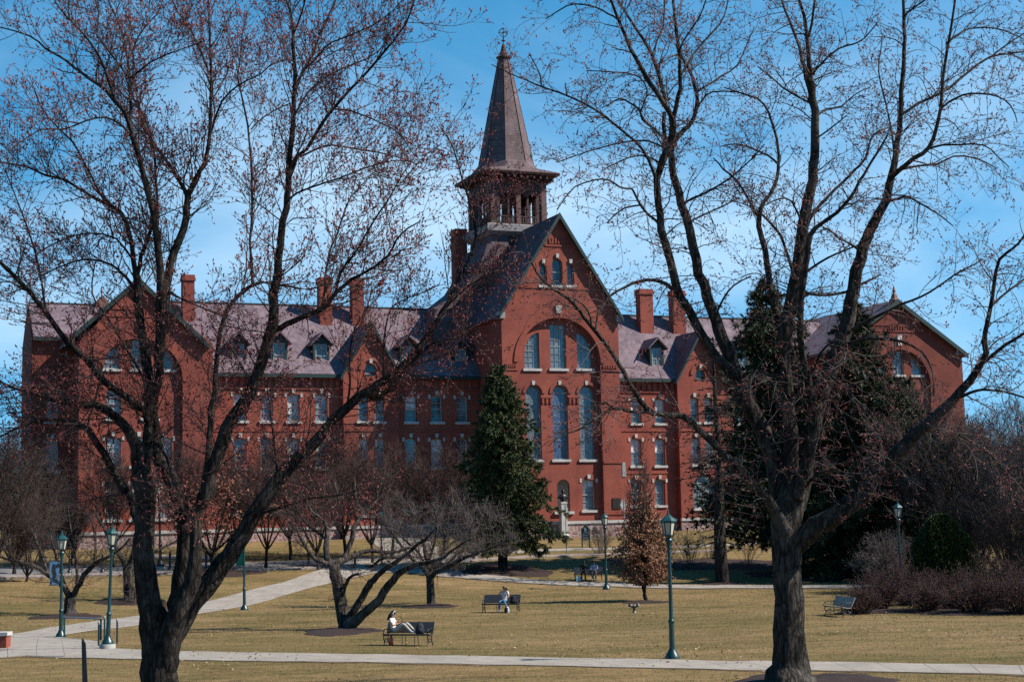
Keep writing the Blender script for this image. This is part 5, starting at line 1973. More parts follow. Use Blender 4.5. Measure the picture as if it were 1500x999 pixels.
lb([(1182, 330, 4), (1190, 315, 3.6), (1213, 289, 3.3), (1235, 268, 3), (1251, 251, 2.7), (1268, 232, 2.4), (1275, 205, 2), (1288, 192, 1.7), (1305, 186, 1.3)], -.3, 2.4)
lb([(1150, 518, 6), (1142, 480, 6.2), (1132, 440, 6.2), (1124, 390, 6), (1117, 350, 5.6), (1111, 314, 5.2), (1120, 295, 4.2), (1133, 274, 3.8), (1140, 250, 3.5), (1141, 230, 3.2), (1137, 202, 2.9), (1126, 164, 2.5), (1110, 145, 2.1), (1080, 135, 1.7), (1060, 128, 1.2)], .3, 2.5)
lb([(1111, 318, 3.5), (1100, 298, 3), (1080, 266, 2.5), (1060, 248, 2), (1045, 232, 1.4)], 1.2, -.5)
lb([(1139, 240, 2.5), (1125, 228, 2.2), (1110, 221, 2), (1080, 211, 1.7), (1055, 215, 1.2)], 1.8, 3.2)
lb([(1164, 410, 3.5), (1156, 380, 3.2), (1144, 346, 3), (1130, 328, 2.8), (1116, 314, 2.5)], -.2, 1)
lb([(1176, 330, 2.4), (1160, 295, 2), (1140, 292, 1.7), (1118, 302, 1.3)], -.4, -2)
lb([(1178, 400, 3.2), (1200, 385, 2.6), (1225, 372, 2.2), (1255, 360, 1.7), (1280, 345, 1.2)], -.4, -2.4)
lb([(1170, 425, 4), (1200, 432, 3.2), (1236, 428, 2.8), (1262, 416, 2.3), (1290, 402, 1.8)], -.3, 1)
# the right-hand stem
lb([(1164, 745, 16), (1176, 690, 14.5), (1184, 645, 13.5), (1197, 598, 13), (1216, 548, 12.5), (1236, 492, 12.5), (1248, 444, 11.5), (1259, 380, 10.5), (1270, 350, 9.6), (1280, 328, 9), (1297, 293, 8), (1308, 251, 7.2), (1312, 225, 6), (1318, 190, 5.5), (1321, 133, 4.8), (1325, 57, 3.9), (1323, 0, 3), (1320, -40, 2)], .2, .8)
lb([(1306, 262, 5.5), (1316, 251, 5), (1340, 232, 4.7), (1361, 217, 4.4), (1371, 190, 4), (1377, 160, 3.7), (1384, 95, 3.3), (1392, 49, 2.8), (1399, 0, 2.3), (1405, -40, 1.7)], .6, -1.2)
lb([(1320, 168, 3.2), (1345, 152, 3.1), (1380, 137, 3), (1400, 122, 2.8), (1418, 106, 2.5), (1449, 84, 2.3), (1475, 79, 2), (1500, 76, 1.7), (1530, 68, 1.3)], .6, 2.6)
lb([(1449, 86, 2), (1475, 66, 1.8), (1500, 49, 1.5), (1530, 30, 1.2)], 2.2, 3)
lb([(1323, 25, 2.2), (1335, 14, 2), (1354, 2, 1.7), (1380, -15, 1.2)], .7, -1.2)
lb([(1380, 158, 2.6), (1400, 144, 2.4), (1422, 137, 2.1), (1450, 139, 1.9), (1472, 147, 1.7), (1486, 165, 1.4), (1490, 180, 1)], -.4, -2.4)
lb([(1386, 64, 2.2), (1405, 50, 2), (1422, 42, 1.8), (1460, 42, 1.5), (1498, 57, 1.2)], -.8, .6)
lb([(1355, 219, 2.5), (1380, 213, 2.3), (1407, 212, 2), (1441, 213, 1.7), (1460, 228, 1.4), (1478, 245, 1)], .2, -2)
lb([(1322, 248, 2.6), (1345, 243, 2.4), (1373, 241, 2.1), (1396, 229, 1.9), (1430, 232, 1.6), (1460, 247, 1.2)], .7, 2.6)
lb([(1303, 295, 2.8), (1318, 290, 2.5), (1331, 289, 2.3), (1348, 298, 2), (1365, 308, 1.8), (1382, 320, 1.5), (1396, 331, 1.1)], .6, -1.6)
lb([(1262, 372, 3), (1252, 362, 2.6), (1243, 356, 2.3), (1228, 348, 2), (1213, 335, 1.6), (1200, 340, 1.2)], .4, -1.6)
lb([(1310, 225, 2.5), (1306, 190, 2.2), (1299, 155, 1.9), (1287, 106, 1.6), (1290, 75, 1.4), (1293, 50, 1.1)], .7, 2.6)
# hanging tangle to the right of the middle
lb([(1226, 520, 6), (1238, 505, 4.6), (1262, 498, 4), (1290, 496, 3.4), (1320, 500, 2.8), (1350, 515, 2.2), (1366, 545, 1.7), (1368, 580, 1.2)], .1, -2.6)
lb([(1238, 490, 4), (1270, 470, 3.4), (1304, 454, 3), (1335, 440, 2.6), (1362, 428, 2.2), (1400, 402, 1.8), (1440, 380, 1.3)], .1, -1.4)
lb([(1218, 552, 3), (1235, 566, 2.5), (1256, 588, 2.2), (1280, 618, 2), (1290, 650, 1.6), (1296, 680, 1.2)], .1, -3)
lb([(1205, 580, 3), (1230, 600, 2.4), (1245, 640, 2.1), (1262, 670, 1.7), (1268, 700, 1.2)], .1, -2.4)
lb([(1200, 598, 3), (1185, 560, 2), (1160, 565, 1.8)], .1, -1.5)
lb([(1082, 560, 4), (1092, 548, 3), (1115, 544, 2.6), (1135, 556, 2.2), (1150, 580, 1.7), (1160, 600, 1.2)], .4, -2)
lb([(1086, 570, 3), (1070, 588, 2.5), (1050, 600, 2.1), (1030, 602, 1.6), (1005, 622, 1.1)], .3, -1.6)
lb([(1160, 735, 5), (1190, 700, 3), (1215, 690, 2.4), (1250, 700, 2), (1270, 730, 1.4)], -.2, -2)
lb([(1180, 560, 4), (1195, 535, 3), (1212, 505, 2.4), (1250, 520, 2), (1270, 560, 1.5)], -.3, -3)

ctrR = np.array(tuple(at(1170, 450, YR)))
_outR = lambda p: unit(p - ctrR) * .5
tr, ap = traced_tree('maple_tree', gR, 'large grey barked maple with one straight flared trunk, at the right by the near path', L, 'bark maple', 'twig grey',
            [dict(spacing=.23, tmin=.06, lmin=.7, lmax=2.1, K=9, ang=(55, 16), r0k=.5, rmax=.026, rend=.0055, curl=.24, up=-.03, shrink=.25, out=_outR, sides=4),
             dict(spacing=.23, tmin=.15, lmin=.3, lmax=1.1, K=7, ang=(50, 18), r0k=.6, rmax=.011, rend=.004, curl=.30, up=-.02, shrink=.4, out=_outR, sides=3),
             dict(spacing=.20, tmin=.2, lmin=.12, lmax=.42, K=4, ang=(48, 16), r0k=.7, rmax=.006, rend=.0034, curl=.25, up=.12, shrink=.4, sides=3)],
            dict(mat='bud red', where=[(2, 1, .075, .019), (1, 2, .07, .018)]), 'large maples framing the view', y0=YR, spawn_r=.20)


# ---- gnarled crab apples on the lawn
def gnarl_levels(s=1.0, dens=1.0, out=None):
    return [dict(spacing=.12 / dens, tmin=.1, lmin=.6 * s, lmax=2.1 * s, K=7, ang=(55, 20), r0k=.55, rmax=.03, rend=.007, curl=.34, up=.09, shrink=.3, out=out, sides=4),
            dict(spacing=.105 / dens, tmin=.12, lmin=.25 * s, lmax=.95 * s, K=5, ang=(55, 20), r0k=.6, rmax=.013, rend=.005, curl=.36, up=.07, shrink=.4, out=out, sides=3),
            dict(spacing=.14 / dens, tmin=.2, lmin=.12, lmax=.5 * s, K=4, ang=(52, 18), r0k=.7, rmax=.008, rend=.0045, curl=.3, up=.06, shrink=.4, sides=3)]


g = ground(506, 921)
L = []
lb([(508, 926, 17), (506, 912, 13), (501, 895, 11), (496, 865, 10.5), (491, 842, 10), (488, 828, 9)])
lb([(490, 834, 7), (482, 825, 6.5), (478, 812, 6), (478, 795, 5.5), (480, 778, 5), (476, 766, 4), (466, 757, 3.2), (455, 747, 2.5), (445, 725, 1.8)], 0, .8)
lb([(484, 826, 5), (470, 822, 4.5), (455, 812, 4), (445, 795, 3.6), (435, 778, 3.2), (425, 766, 2.8), (418, 757, 2.2), (405, 750, 1.6)], 0, -1.2)
lb([(489, 832, 7), (498, 822, 6), (507, 812, 5.4), (515, 790, 5), (518, 772, 5), (524, 764, 4.5), (530, 752, 4), (524, 742, 3.4), (520, 725, 2.8), (519, 700, 2)], 0, 1.5)
lb([(494, 826, 6), (505, 819, 5.4), (520, 813, 5), (537, 807, 4.6), (556, 807, 4.2), (575, 809, 3.6), (592, 804, 3), (610, 798, 2.4), (628, 790, 1.8)], .2, 2.0)
lb([(508, 915, 10), (520, 893, 7), (531, 873, 6.5), (540, 857, 7), (547, 848, 6), (560, 836, 5), (575, 825, 4.5), (590, 815, 4), (606, 803, 3.4), (622, 790, 2.8), (640, 772, 2)], -.2, -1.4)
lb([(512, 918, 12), (525, 905, 8.5), (540, 892, 8), (556, 877, 7.5), (570, 858, 7), (582, 842, 6.5), (595, 834, 5.6), (608, 826, 5), (628, 822, 4), (650, 816, 3), (668, 802, 2.2), (690, 788, 1.6)], -.4, -2.4)
lb([(502, 872, 4.5), (506, 858, 4), (510, 848, 3.6), (518, 843, 3), (526, 840, 2.4)], -.1, -.6)
lb([(536, 828, 3), (545, 829, 3.2), (556, 820, 3), (570, 816, 2.6), (585, 818, 2)], -.2, -1)
lb([(478, 790, 3.4), (470, 782, 3), (455, 772, 2.6), (440, 755, 2.2), (430, 735, 1.6)], .5, 2)
lb([(480, 776, 3), (492, 758, 2.6), (496, 735, 2.2), (490, 705, 1.6)], .6, 1.8)
lb([(528, 755, 3), (545, 740, 2.5), (560, 720, 2), (566, 695, 1.5)], 1.2, 2)
ctr = np.array(tuple(at(510, 800, g.y)))
_o = lambda p: unit(p - ctr) * .4 + np.array([[0, 0, .2]])
traced_tree('crab_apple_tree', g, 'bare crab apple with three pale stems spreading low behind the front bench', L, 'bark gnarled', 'twig brown', gnarl_levels(1.0, .95, _o), None, 'gnarled bare lawn trees', trunk_rough=.1, spawn_r=.085)

g = ground(632, 887)
L = []
lb([(632, 889, 11), (632, 880, 8), (631, 862, 7), (630, 848, 7), (629, 842, 7)])
lb([(629, 846, 5), (622, 834, 4.6), (614, 826, 4), (604, 818, 3.6), (594, 806, 3), (580, 790, 2.4), (570, 775, 1.8)], 0, -1.5)
lb([(630, 845, 5), (629, 832, 4.4), (624, 815, 4), (621, 800, 3.6), (615, 780, 3), (605, 762, 2.4), (600, 740, 1.8)], 0, 1.5)
lb([(632, 846, 5), (640, 838, 4.6), (652, 833, 4.2), (666, 825, 3.8), (684, 815, 3.2), (705, 808, 2.6), (725, 800, 1.9), (745, 790, 1.4)], 0, -1.5)
lb([(630, 838, 4.4), (640, 824, 4), (648, 812, 3.6), (652, 798, 3.2), (662, 782, 2.6), (668, 760, 2), (672, 738, 1.5)], .1, 2)
lb([(640, 836, 3.4), (658, 824, 3), (668, 812, 3), (685, 800, 2.6), (689, 785, 2.2), (694, 765, 1.7)], -.2, .8)
lb([(622, 826, 3), (612, 808, 2.6), (592, 790, 2.2), (575, 765, 1.8), (565, 745, 1.3)], .2, 2.4)
lb([(628, 822, 3), (636, 795, 2.5), (640, 770, 2), (636, 745, 1.5)], .5, -1)
lb([(650, 806, 2.6), (670, 790, 2.2), (700, 775, 1.8), (728, 760, 1.3)], .9, 3)
ctr = np.array(tuple(at(645, 800, g.y)))
_o2 = lambda p: unit(p - ctr) * .4 + np.array([[0, 0, .25]])
traced_tree('crab_apple_tree', g, 'small bare crab apple with a rounded tangled crown just left of the spruce', L, 'bark gnarled', 'twig grey', gnarl_levels(1.1, 1.0, _o2), None, 'gnarled bare lawn trees', trunk_rough=.1, spawn_r=.12)

g = ground(102, 900)
L = []
lb([(103, 902, 13), (102, 892, 10), (104, 878, 10), (105, 868, 9)])
lb([(104, 876, 6.5), (95, 862, 5.6), (86, 852, 5), (72, 842, 4.4), (55, 832, 4), (35, 824, 3.4), (15, 820, 2.6), (-10, 812, 1.8)], 0, -1)
lb([(106, 874, 6.5), (114, 860, 5.6), (120, 848, 5.2), (130, 834, 4.8), (142, 823, 4.4), (155, 818, 3.4), (175, 806, 2.6), (190, 788, 1.8)], 0, -1.2)
lb([(112, 862, 3.4), (113, 840, 3), (110, 815, 2.6), (106, 790, 2.2), (102, 762, 1.8), (98, 735, 1.3)], 0, 1.5)
lb([(132, 832, 3), (140, 806, 2.6), (138, 780, 2.2), (132, 752, 1.7)], -.4, 1)
lb([(70, 841, 3), (62, 815, 2.6), (52, 790, 2.2), (48, 760, 1.7)], -.5, 1.6)
lb([(100, 868, 3), (88, 835, 2.6), (78, 800, 2.2), (72, 770, 1.7)], 0, 2)
ctr = np.array(tuple(at(100, 820, g.y)))
_o3 = lambda p: unit(p - ctr) * .4 + np.array([[0, 0, .25]])
traced_tree('crab_apple_tree', g, 'bare crab apple with two wide arms behind the lamp with the pale banner', L, 'bark gnarled', 'twig brown', gnarl_levels(1.1, .7, _o3), None, 'gnarled bare lawn trees', trunk_rough=.1, spawn_r=.2)

g = ground(187, 880)
L = []
lb([(188, 882, 11), (188, 868, 9), (188, 850, 8.5), (187, 832, 8)])
lb([(187, 842, 6), (180, 822, 5), (170, 806, 4.4), (165, 790, 3.8), (150, 770, 3), (140, 750, 2)], 0, 1)
lb([(187, 836, 6), (194, 815, 5), (196, 790, 4), (204, 765, 3), (210, 735, 2)], 0, -1)
lb([(190, 845, 5), (206, 826, 4.4), (222, 812, 3.6), (240, 800, 2.8), (262, 790, 2)], 0, 1.5)
lb([(186, 850, 4), (198, 868, 3), (196, 888, 2.2)], 0, -1.5)
ctr = np.array(tuple(at(190, 800, g.y)))
traced_tree('crab_apple_tree', g, 'bare crab apple mostly hidden behind the trunk of the large left maple', L, 'bark gnarled', 'twig brown', gnarl_levels(1.1, .7, _o3), None, 'gnarled bare lawn trees', trunk_rough=.1, spawn_r=.2)


# ---- generic bare trees, built once per kind and copied
def grown_tree(name, base, label, h, trunk_r, nst, spread, bark, twig, levels, bud=None, leaf=None, group=None, cat='tree', fork=.25, seed=1, leanv=(0, 0)):
    rr = np.random.default_rng(seed)
    root = empty(name, base)
    tag(root, label, cat, group)
    tb = MB()
    P0, R0 = [], []
    K0 = 12
    tz = np.linspace(0, 1, 8)
    hf = h * fork
    tp = np.stack([leanv[0] * tz * hf + .04 * np.sin(tz * 5), leanv[1] * tz * hf + .04 * np.cos(tz * 4), tz * hf - .15], 1)
    trr = trunk_r * (1.25 - .45 * tz ** .5)
    trunk_tube(tb, tp, trr, 12)
    for k in range(nst):
        a = 2 * math.pi * (k + rr.random() * .7) / nst
        sp = spread * rr.uniform(.4, 1.0) * (0.25 if k == 0 else 1)
        hh = h * rr.uniform(.75, 1.0) * (1.0 if k == 0 else .92)
        t = np.linspace(0, 1, 14)
        st = tp[-2] if k % 3 else tp[-1]
        x = st[0] + math.cos(a) * sp * t ** .8 + rr.normal(0, .10, 14).cumsum() * .3 * t
        y = st[1] + math.sin(a) * sp * t ** .8 + rr.normal(0, .10, 14).cumsum() * .3 * t
        z = st[2] + (hh - st[2]) * t ** 1.05 * (1 - .1 * sp / max(spread, .1) * t)
        P = np.stack([x, y, z], 1)
        R = trunk_r * (.62 * (1 - t) ** 1.1 + .04) * rr.uniform(.6, 1.0)
        trunk_tube(tb, P, R, 8)
        p, r = resample(P[2:], R[2:], K0)
        P0.append(p); R0.append(r)
    tb.build('trunk', bark, root)
    P, R = np.array(P0), np.array(R0)
    cb = MB()
    allP = []
    for lv in levels:
        lv = dict(lv)
        sides = lv.pop('sides', 3)
        P, R = grow(P, R, **lv)
        V, Q = tubes_np(P, R, sides)
        cb.np(V, Q, 0, False)
        allP.append(P)
    c = cb.build('crown', twig, root)
    if leaf:
        lbm = MB()
        for lv, n_per, ln, wd in leaf['where']:
            pc, pd = pick(allP[lv], n_per, .15)
            pd = unit(pd * .4 + rng.normal(0, .6, pd.shape) + np.array([[0, 0, leaf.get('hang', -.2)]]))
            V, Fc = leaves_np(pc, pd, rng.uniform(ln * .6, ln * 1.3, len(pc)), rng.uniform(wd * .6, wd * 1.3, len(pc)))
            lbm.np(V, Fc)
        o = lbm.build('foliage', leaf['mat'], root)
        o['kind'] = 'stuff'
    return root


bare_lv = [dict(spacing=.24, tmin=.10, lmin=1.2, lmax=3.6, K=7, ang=(42, 13), r0k=.5, rmax=.05, rend=.013, curl=.16, up=.08, shrink=.35, sides=4),
           dict(spacing=.24, tmin=.15, lmin=.6, lmax=1.8, K=5, ang=(42, 14), r0k=.6, rmax=.024, rend=.010, curl=.2, up=.07, shrink=.35),
           dict(spacing=.30, tmin=.2, lmin=.4, lmax=1.1, K=4, ang=(42, 14), r0k=.7, rmax=.013, rend=.009, curl=.2, up=.07, shrink=.3)]
bareA = grown_tree('bare_tree', (0, 0, 0), 'x', 12.5, .22, 8, 4.0, 'bark gnarled', 'twig grey', bare_lv, seed=3)
bareB = grown_tree('bare_tree', (0, 0, 0), 'x', 11.0, .16, 12, 3.8, 'bark dark', 'twig brown', bare_lv, seed=5, fork=.08)
bareC = grown_tree('bare_tree', (0, 0, 0), 'x', 13.5, .2, 7, 3.2, 'bark gnarled', 'twig brown', bare_lv, seed=9, fork=.3)


used_src = set()


def plant(src, px, py, y, rz, sc, label, group):
    p = at(px, py, y)
    loc = onground(p.x, p.y)
    if src.name not in used_src:
        used_src.add(src.name)
        src.location = loc; src.rotation_euler = (0, 0, rz); src.scale = (sc, sc, sc)
        o = src
    else:
        o = dup(src, loc, rz, sc)
    tag(o, label, 'tree', group)
    return o


# right-hand thicket
RTX = [(1408, 800, 118, 'B', .80, 'grey bare tree rising right of the far gable corner, behind the rounded yew'),
       (1440, 800, 112, 'A', .85, 'grey bare tree behind the right end of the rounded yew'),
       (1472, 800, 104, 'B', 1.05, 'grey bare tree above the two yews, second in from the right edge'),
       (1508, 800, 98, 'A', .92, 'bare tree cut off by the right edge of the picture behind the dark yew'),
       (1395, 790, 132, 'C', .70, 'thin bare tree close to the far right corner of the building'),
       (1352, 800, 110, 'C', 1.02, 'bare brown tree in front of the far right gable, right of the broad spruce'),
       (1400, 800, 108, 'A', .95, 'bare tree veiling the right corner pier of the far gable'),
       (1460, 790, 135, 'A', .82, 'distant bare tree in the right thicket with only its top clear'),
       (1500, 790, 140, 'C', .88, 'tallest distant bare tree in the right thicket'),
       (1430, 790, 150, 'B', 1.0, 'distant many stemmed bare tree beyond the right end of the building'),
       (1545, 790, 120, 'B', 1.0, 'bare tree mostly beyond the right edge with twigs reaching in'),
       (1425, 800, 100, 'B', .62, 'low bushy bare tree between the rounded yew and the thicket'),
       (1488, 800, 90, 'B', .62, 'low bushy bare tree over the barberry by the right edge')]
LTX = [(-20, 800, 105, 'B', .95, 'bare tree cut off by the left edge of the picture'),
       (22, 800, 112, 'B', .88, 'many stemmed grey bare tree before the left end of the building'),
       (60, 800, 116, 'A', .62, 'bare tree in front of the dark left end wall'),
       (5, 800, 128, 'A', .78, 'farther bare tree beyond the left end of the building'),
       (40, 800, 108, 'B', .55, 'low bushy bare tree behind the road at the left'),
       (105, 800, 119, 'B', .50, 'small bare tree against the left gable wall'),
       (-35, 790, 135, 'C', .85, 'distant bare tree on the far left with thin brown twigs')]
srcs = dict(A=bareA, B=bareB, C=bareC)
for k, (px, py, y, s_, sc, lab) in enumerate(RTX):
    plant(srcs[s_], px, py, y, k * 1.3, sc, lab, 'bare trees at the right end')
for k, (px, py, y, s_, sc, lab) in enumerate(LTX):
    plant(srcs[s_], px, py, y, 2 + k * 1.7, sc, lab, 'bare trees at the left end')

# thin bare trees before the left wing
wing_src = grown_tree('bare_tree', (0, 0, 0), 'x', 9.0, .13, 9, 3.8, 'bark dark', 'twig red', bare_lv, seed=12, fork=.22)
for k, (px, y, sc, lab) in enumerate(((425, 124, 1.05, 'reddish twigged bare tree before the left wing, right of the green banner'), (575, 127, .95, 'reddish twigged bare tree before the left wing beside the entrance path'), (345, 121, .95, 'reddish twigged bare tree behind the russet leaved oak'), (505, 125, 1.1, 'reddish twigged bare tree before the small brick cross gable of the left wing'), (650, 126, .95, 'reddish twigged bare tree left of the spruce, against the hall'), (270, 118, 1.0, 'reddish twigged bare tree between the left gable and the oak'), (465, 116, .8, 'lower reddish twigged bare tree beside the road behind the front crab apple'), (390, 117, .85, 'lower reddish twigged bare tree behind the green banner lamp'), (165, 117, .95, 'reddish twigged bare tree before the left gable, behind the two left lamps'), (545, 121, .9, 'reddish twigged bare tree behind the two crab apples'))):
    plant(wing_src, px, 800, y, k * 2.1, sc, lab, 'thin bare trees before the left wing')

# oak that keeps its dead leaves
p = ground(311, 838)
oak = grown_tree('oak_tree', p, 'young oak still holding russet dead leaves, behind the large left maple', 8.6, .2, 10, 5.0, 'bark dark', 'twig brown',
                 [dict(spacing=.4, tmin=.02, lmin=.9, lmax=2.6, K=6, ang=(62, 14), r0k=.5, rmax=.04, rend=.01, curl=.2, up=.0, shrink=.4, sides=4),
                  dict(spacing=.36, tmin=.15, lmin=.4, lmax=1.2, K=5, ang=(50, 14), r0k=.6, rmax=.018, rend=.007, curl=.25, up=.0, shrink=.4)],
                 leaf=dict(mat='russet leaf', where=[(1, 4, .20, .07), (0, 5, .20, .07)], hang=-.7), seed=21, fork=.18)

# columnar tree with brown leaves
p = ground(945, 880)
colt = grown_tree('columnar_tree', p, 'narrow upright young tree with dense brown dead leaves and a bare top, on the lawn', 9.6, .13, 9, .95, 'bark dark', 'twig brown',
                  [dict(spacing=.15, tmin=.02, lmin=.4, lmax=1.5, K=6, ang=(34, 9), r0k=.5, rmax=.026, rend=.010, curl=.12, up=.16, shrink=.4, sides=4),
                   dict(spacing=.2, tmin=.12, lmin=.2, lmax=.6, K=4, ang=(36, 12), r0k=.6, rmax=.014, rend=.009, curl=.2, up=.12, shrink=.4)], seed=33, fork=.06)
lbm = MB()
n = 15000
z = .95 + 5.9 * rng.beta(1.45, 2.5, n)
z = np.concatenate([z, rng.uniform(4.5, 9.0, 260)])
n = len(z)
prof = np.interp(z, [.9, 1.3, 2.0, 3.2, 4.3, 5.4, 6.6, 9.0], [.5, 1.2, 1.62, 1.66, 1.36, .95, .6, .2])
a = rng.random(n) * 6.28
lump = 1 + .28 * np.sin(3 * a + 2.1 * z) + .2 * np.sin(7 * a - 3 * z) + .14 * np.sin(11 * a + 7 * z)
keep_ = np.sin(5 * a + 4 * z) * np.sin(3 * z - 2 * a) > -.55 + .3 * rng.random(n)
keep_ &= (z < 5.2) | (rng.random(n) < .45)
prof, a, lump, z = prof[keep_], a[keep_], lump[keep_], z[keep_]
n = len(z)
rr_ = prof * np.sqrt(rng.random(n)) * lump
pc = np.stack([rr_ * np.cos(a), rr_ * np.sin(a), z], 1)
pd = rng.normal(0, .6, (n, 3)) + np.array([[0, 0, -.5]])
V, Fc = leaves_np(pc, pd, rng.uniform(.09, .2, n), rng.uniform(.03, .06, n))
lbm.np(V, Fc)
o = lbm.build('foliage', 'brown leaf', colt)
o['kind'] = 'stuff'


# ---- conifers
def conifer(name, base, label, h, prof, whorls, nb, trunk_r, mat='needles', droop=.25, bare=.1, dens=1.0, seed=1, asym=None, group=None, tuft=.34, lean=0., ragged=None, wid=(.035, .075)):
    """prof: [(t, radius)] of the crown along its height"""
    rr = np.random.default_rng(seed)
    root = empty(name, base)
    tag(root, label, 'tree', group)
    tb = MB()
    t = np.linspace(0, 1, 16)
    P = np.stack([lean * t * t * h + .05 * np.sin(t * 9 + seed), .05 * np.cos(t * 7 + seed), -.2 + (h + .1) * t], 1)
    trunk_tube(tb, P, trunk_r * (1.15 - 1.1 * t) + .02, 12)
    pt, pr = zip(*prof)
    BP, BR = [], []
    K = 9
    nm = 0
    for w_ in range(whorls):
        tt = bare + (1 - bare) * (w_ + rr.random() * .7) / whorls
        for b in range(nb):
            a = 2 * math.pi * (b + rr.random()) / nb
            r = np.interp(tt, pt, pr) * (rr.uniform(.5, 1.12) if ragged is None else rr.uniform(*ragged))
            if asym is not None: r *= asym(a, tt)
            if r < .12: continue
            u = np.linspace(0, 1, K)
            up_ = .35 * (tt - .35)
            zz = tt * h + r * (up_ * u - droop * u * u + .16 * u ** 3.5)
            x = lean * tt * tt * h + math.cos(a) * r * u + rr.normal(0, .03, K).cumsum() * u
            y = math.sin(a) * r * u + rr.normal(0, .03, K).cumsum() * u
            BP.append(np.stack([x, y, zz], 1)); BR.append(np.linspace(.018 + .012 * r, .008, K))
    BP, BR = np.array(BP), np.array(BR)
    V, Q = tubes_np(BP, BR, 4)
    tb.np(V, Q, 0, True)
    tb.build('trunk', 'bark conifer', root)
    # side sprays hanging from the branches
    P1, R1 = grow(BP, BR, .20 / dens, .22, .25, .75, 4, ang=(55, 14), r0k=.5, rmax=.01, rend=.004, curl=.15, up=-.10, shrink=.35)
    P1 = np.concatenate([P1, resample_all(BP[:, 3:], 4)])
    pc, pd = pick(P1, max(1, int(5 * dens)), .1)
    n_ = len(pc)
    fb = MB()
    for q in range(3):
        d = unit(pd + rng.normal(0, .55, (n_, 3)) + np.array([[0, 0, .05]]))
        ln = rng.uniform(tuft * .5, tuft * 1.15, n_)[:, None]
        side = unit(np.cross(d, rng.normal(0, 1, (n_, 3)))) * rng.uniform(wid[0], wid[1], n_)[:, None]
        Vt = np.stack([pc - side, pc + side, pc + d * ln], 1)
        fb.np(Vt.reshape(-1, 3), np.arange(n_ * 3).reshape(n_, 3))
    print(name, 'tufts', n_ * 3)
    o = fb.build('foliage', mat, root)
    o['kind'] = 'stuff'
    return root


def resample_all(P, K):
    N, K0, _ = P.shape
    u = np.linspace(0, K0 - 1, K)
    i0 = np.minimum(u.astype(int), K0 - 2)
    f = (u - i0)[None, :, None]
    return P[:, i0] * (1 - f) + P[:, i0 + 1] * f


g = ground(738, 836)
S = g.y / FPX        # metres per photo pixel here
conifer('spruce_tree', g, 'full green spruce standing before the centre gable, its crown low on the right', 299 * S,
        [(.0, .3), (.12, 1.6), (.18, 3.2), (.30, 3.9), (.42, 3.6), (.58, 2.9), (.75, 2.1), (.9, 1.2), (1.0, .35)], 50, 10, .32, 'needles', .46, .13, 1.75, 4,
        asym=lambda a, t: (1.0 + (.12 * math.cos(a) if t > .35 else .05 * math.cos(a))) * (1 + .22 * math.sin(3 * a + 9 * t)), tuft=.30, lean=-.012, ragged=(.35, 1.14), wid=(.022, .05))
# its low right bough
y = 118
gA = onground(*at(1137, 800, 120).xy)
SA = 120 / FPX
conifer('spruce_tree', gA, 'tall dark spruce behind the right maple, its pointed top left of the slate roof gap', 425 * SA,
        [(.0, .3), (.12, 3.4), (.25, 4.8), (.45, 5.3), (.65, 4.6), (.82, 3.1), (.93, 1.5), (1.0, .3)], 46, 10, .36, 'needles dark', .40, .12, 1.3, 8, ragged=(.3, 1.15), wid=(.025, .06),
        asym=lambda a, t: 1 + .25 * math.sin(2 * a + 7 * t), tuft=.46)
gB = onground(*at(1266, 800, 116).xy)
SB = 116 / FPX
conifer('spruce_tree', gB, 'broad dark spruce in front of the far right gable', 396 * SB,
        [(.0, .8), (.05, 7.4), (.2, 8.2), (.42, 7.4), (.62, 4.4), (.78, 2.9), (.92, 1.3), (1.0, .2)], 46, 10, .42, 'needles dark', .38, .05, 1.4, 15, ragged=(.3, 1.15), wid=(.025, .06),
        asym=lambda a, t: 1 + .22 * math.sin(3 * a + 8 * t) + .06 * math.cos(a), tuft=.48)
gD = onground(*at(1338, 800, 119).xy)
conifer('spruce_tree', gD, 'lower dark spruce right of the broad one, before the arch of the far gable', 285 * 119 / FPX,
        [(.0, .6), (.08, 4.2), (.25, 5.0), (.5, 4.2), (.75, 2.1), (.92, .9), (1.0, .2)], 34, 9, .3, 'needles dark', .38, .06, 1.3, 19, ragged=(.3, 1.15), wid=(.025, .06), tuft=.45)
gC = ground(1058, 854)
SC = gC.y / FPX
conifer('larch_tree', gC, 'tall thin conifer with sparse drooping dead looking branches in front of the right cross gable', 360 * SC,
        [(.0, .2), (.12, 2.8), (.28, 3.6), (.5, 3.1), (.7, 2.3), (.9, 1.1), (1.0, .2)], 34, 5, .42, 'needles dark', .30, .16, .28, 22, tuft=.34)


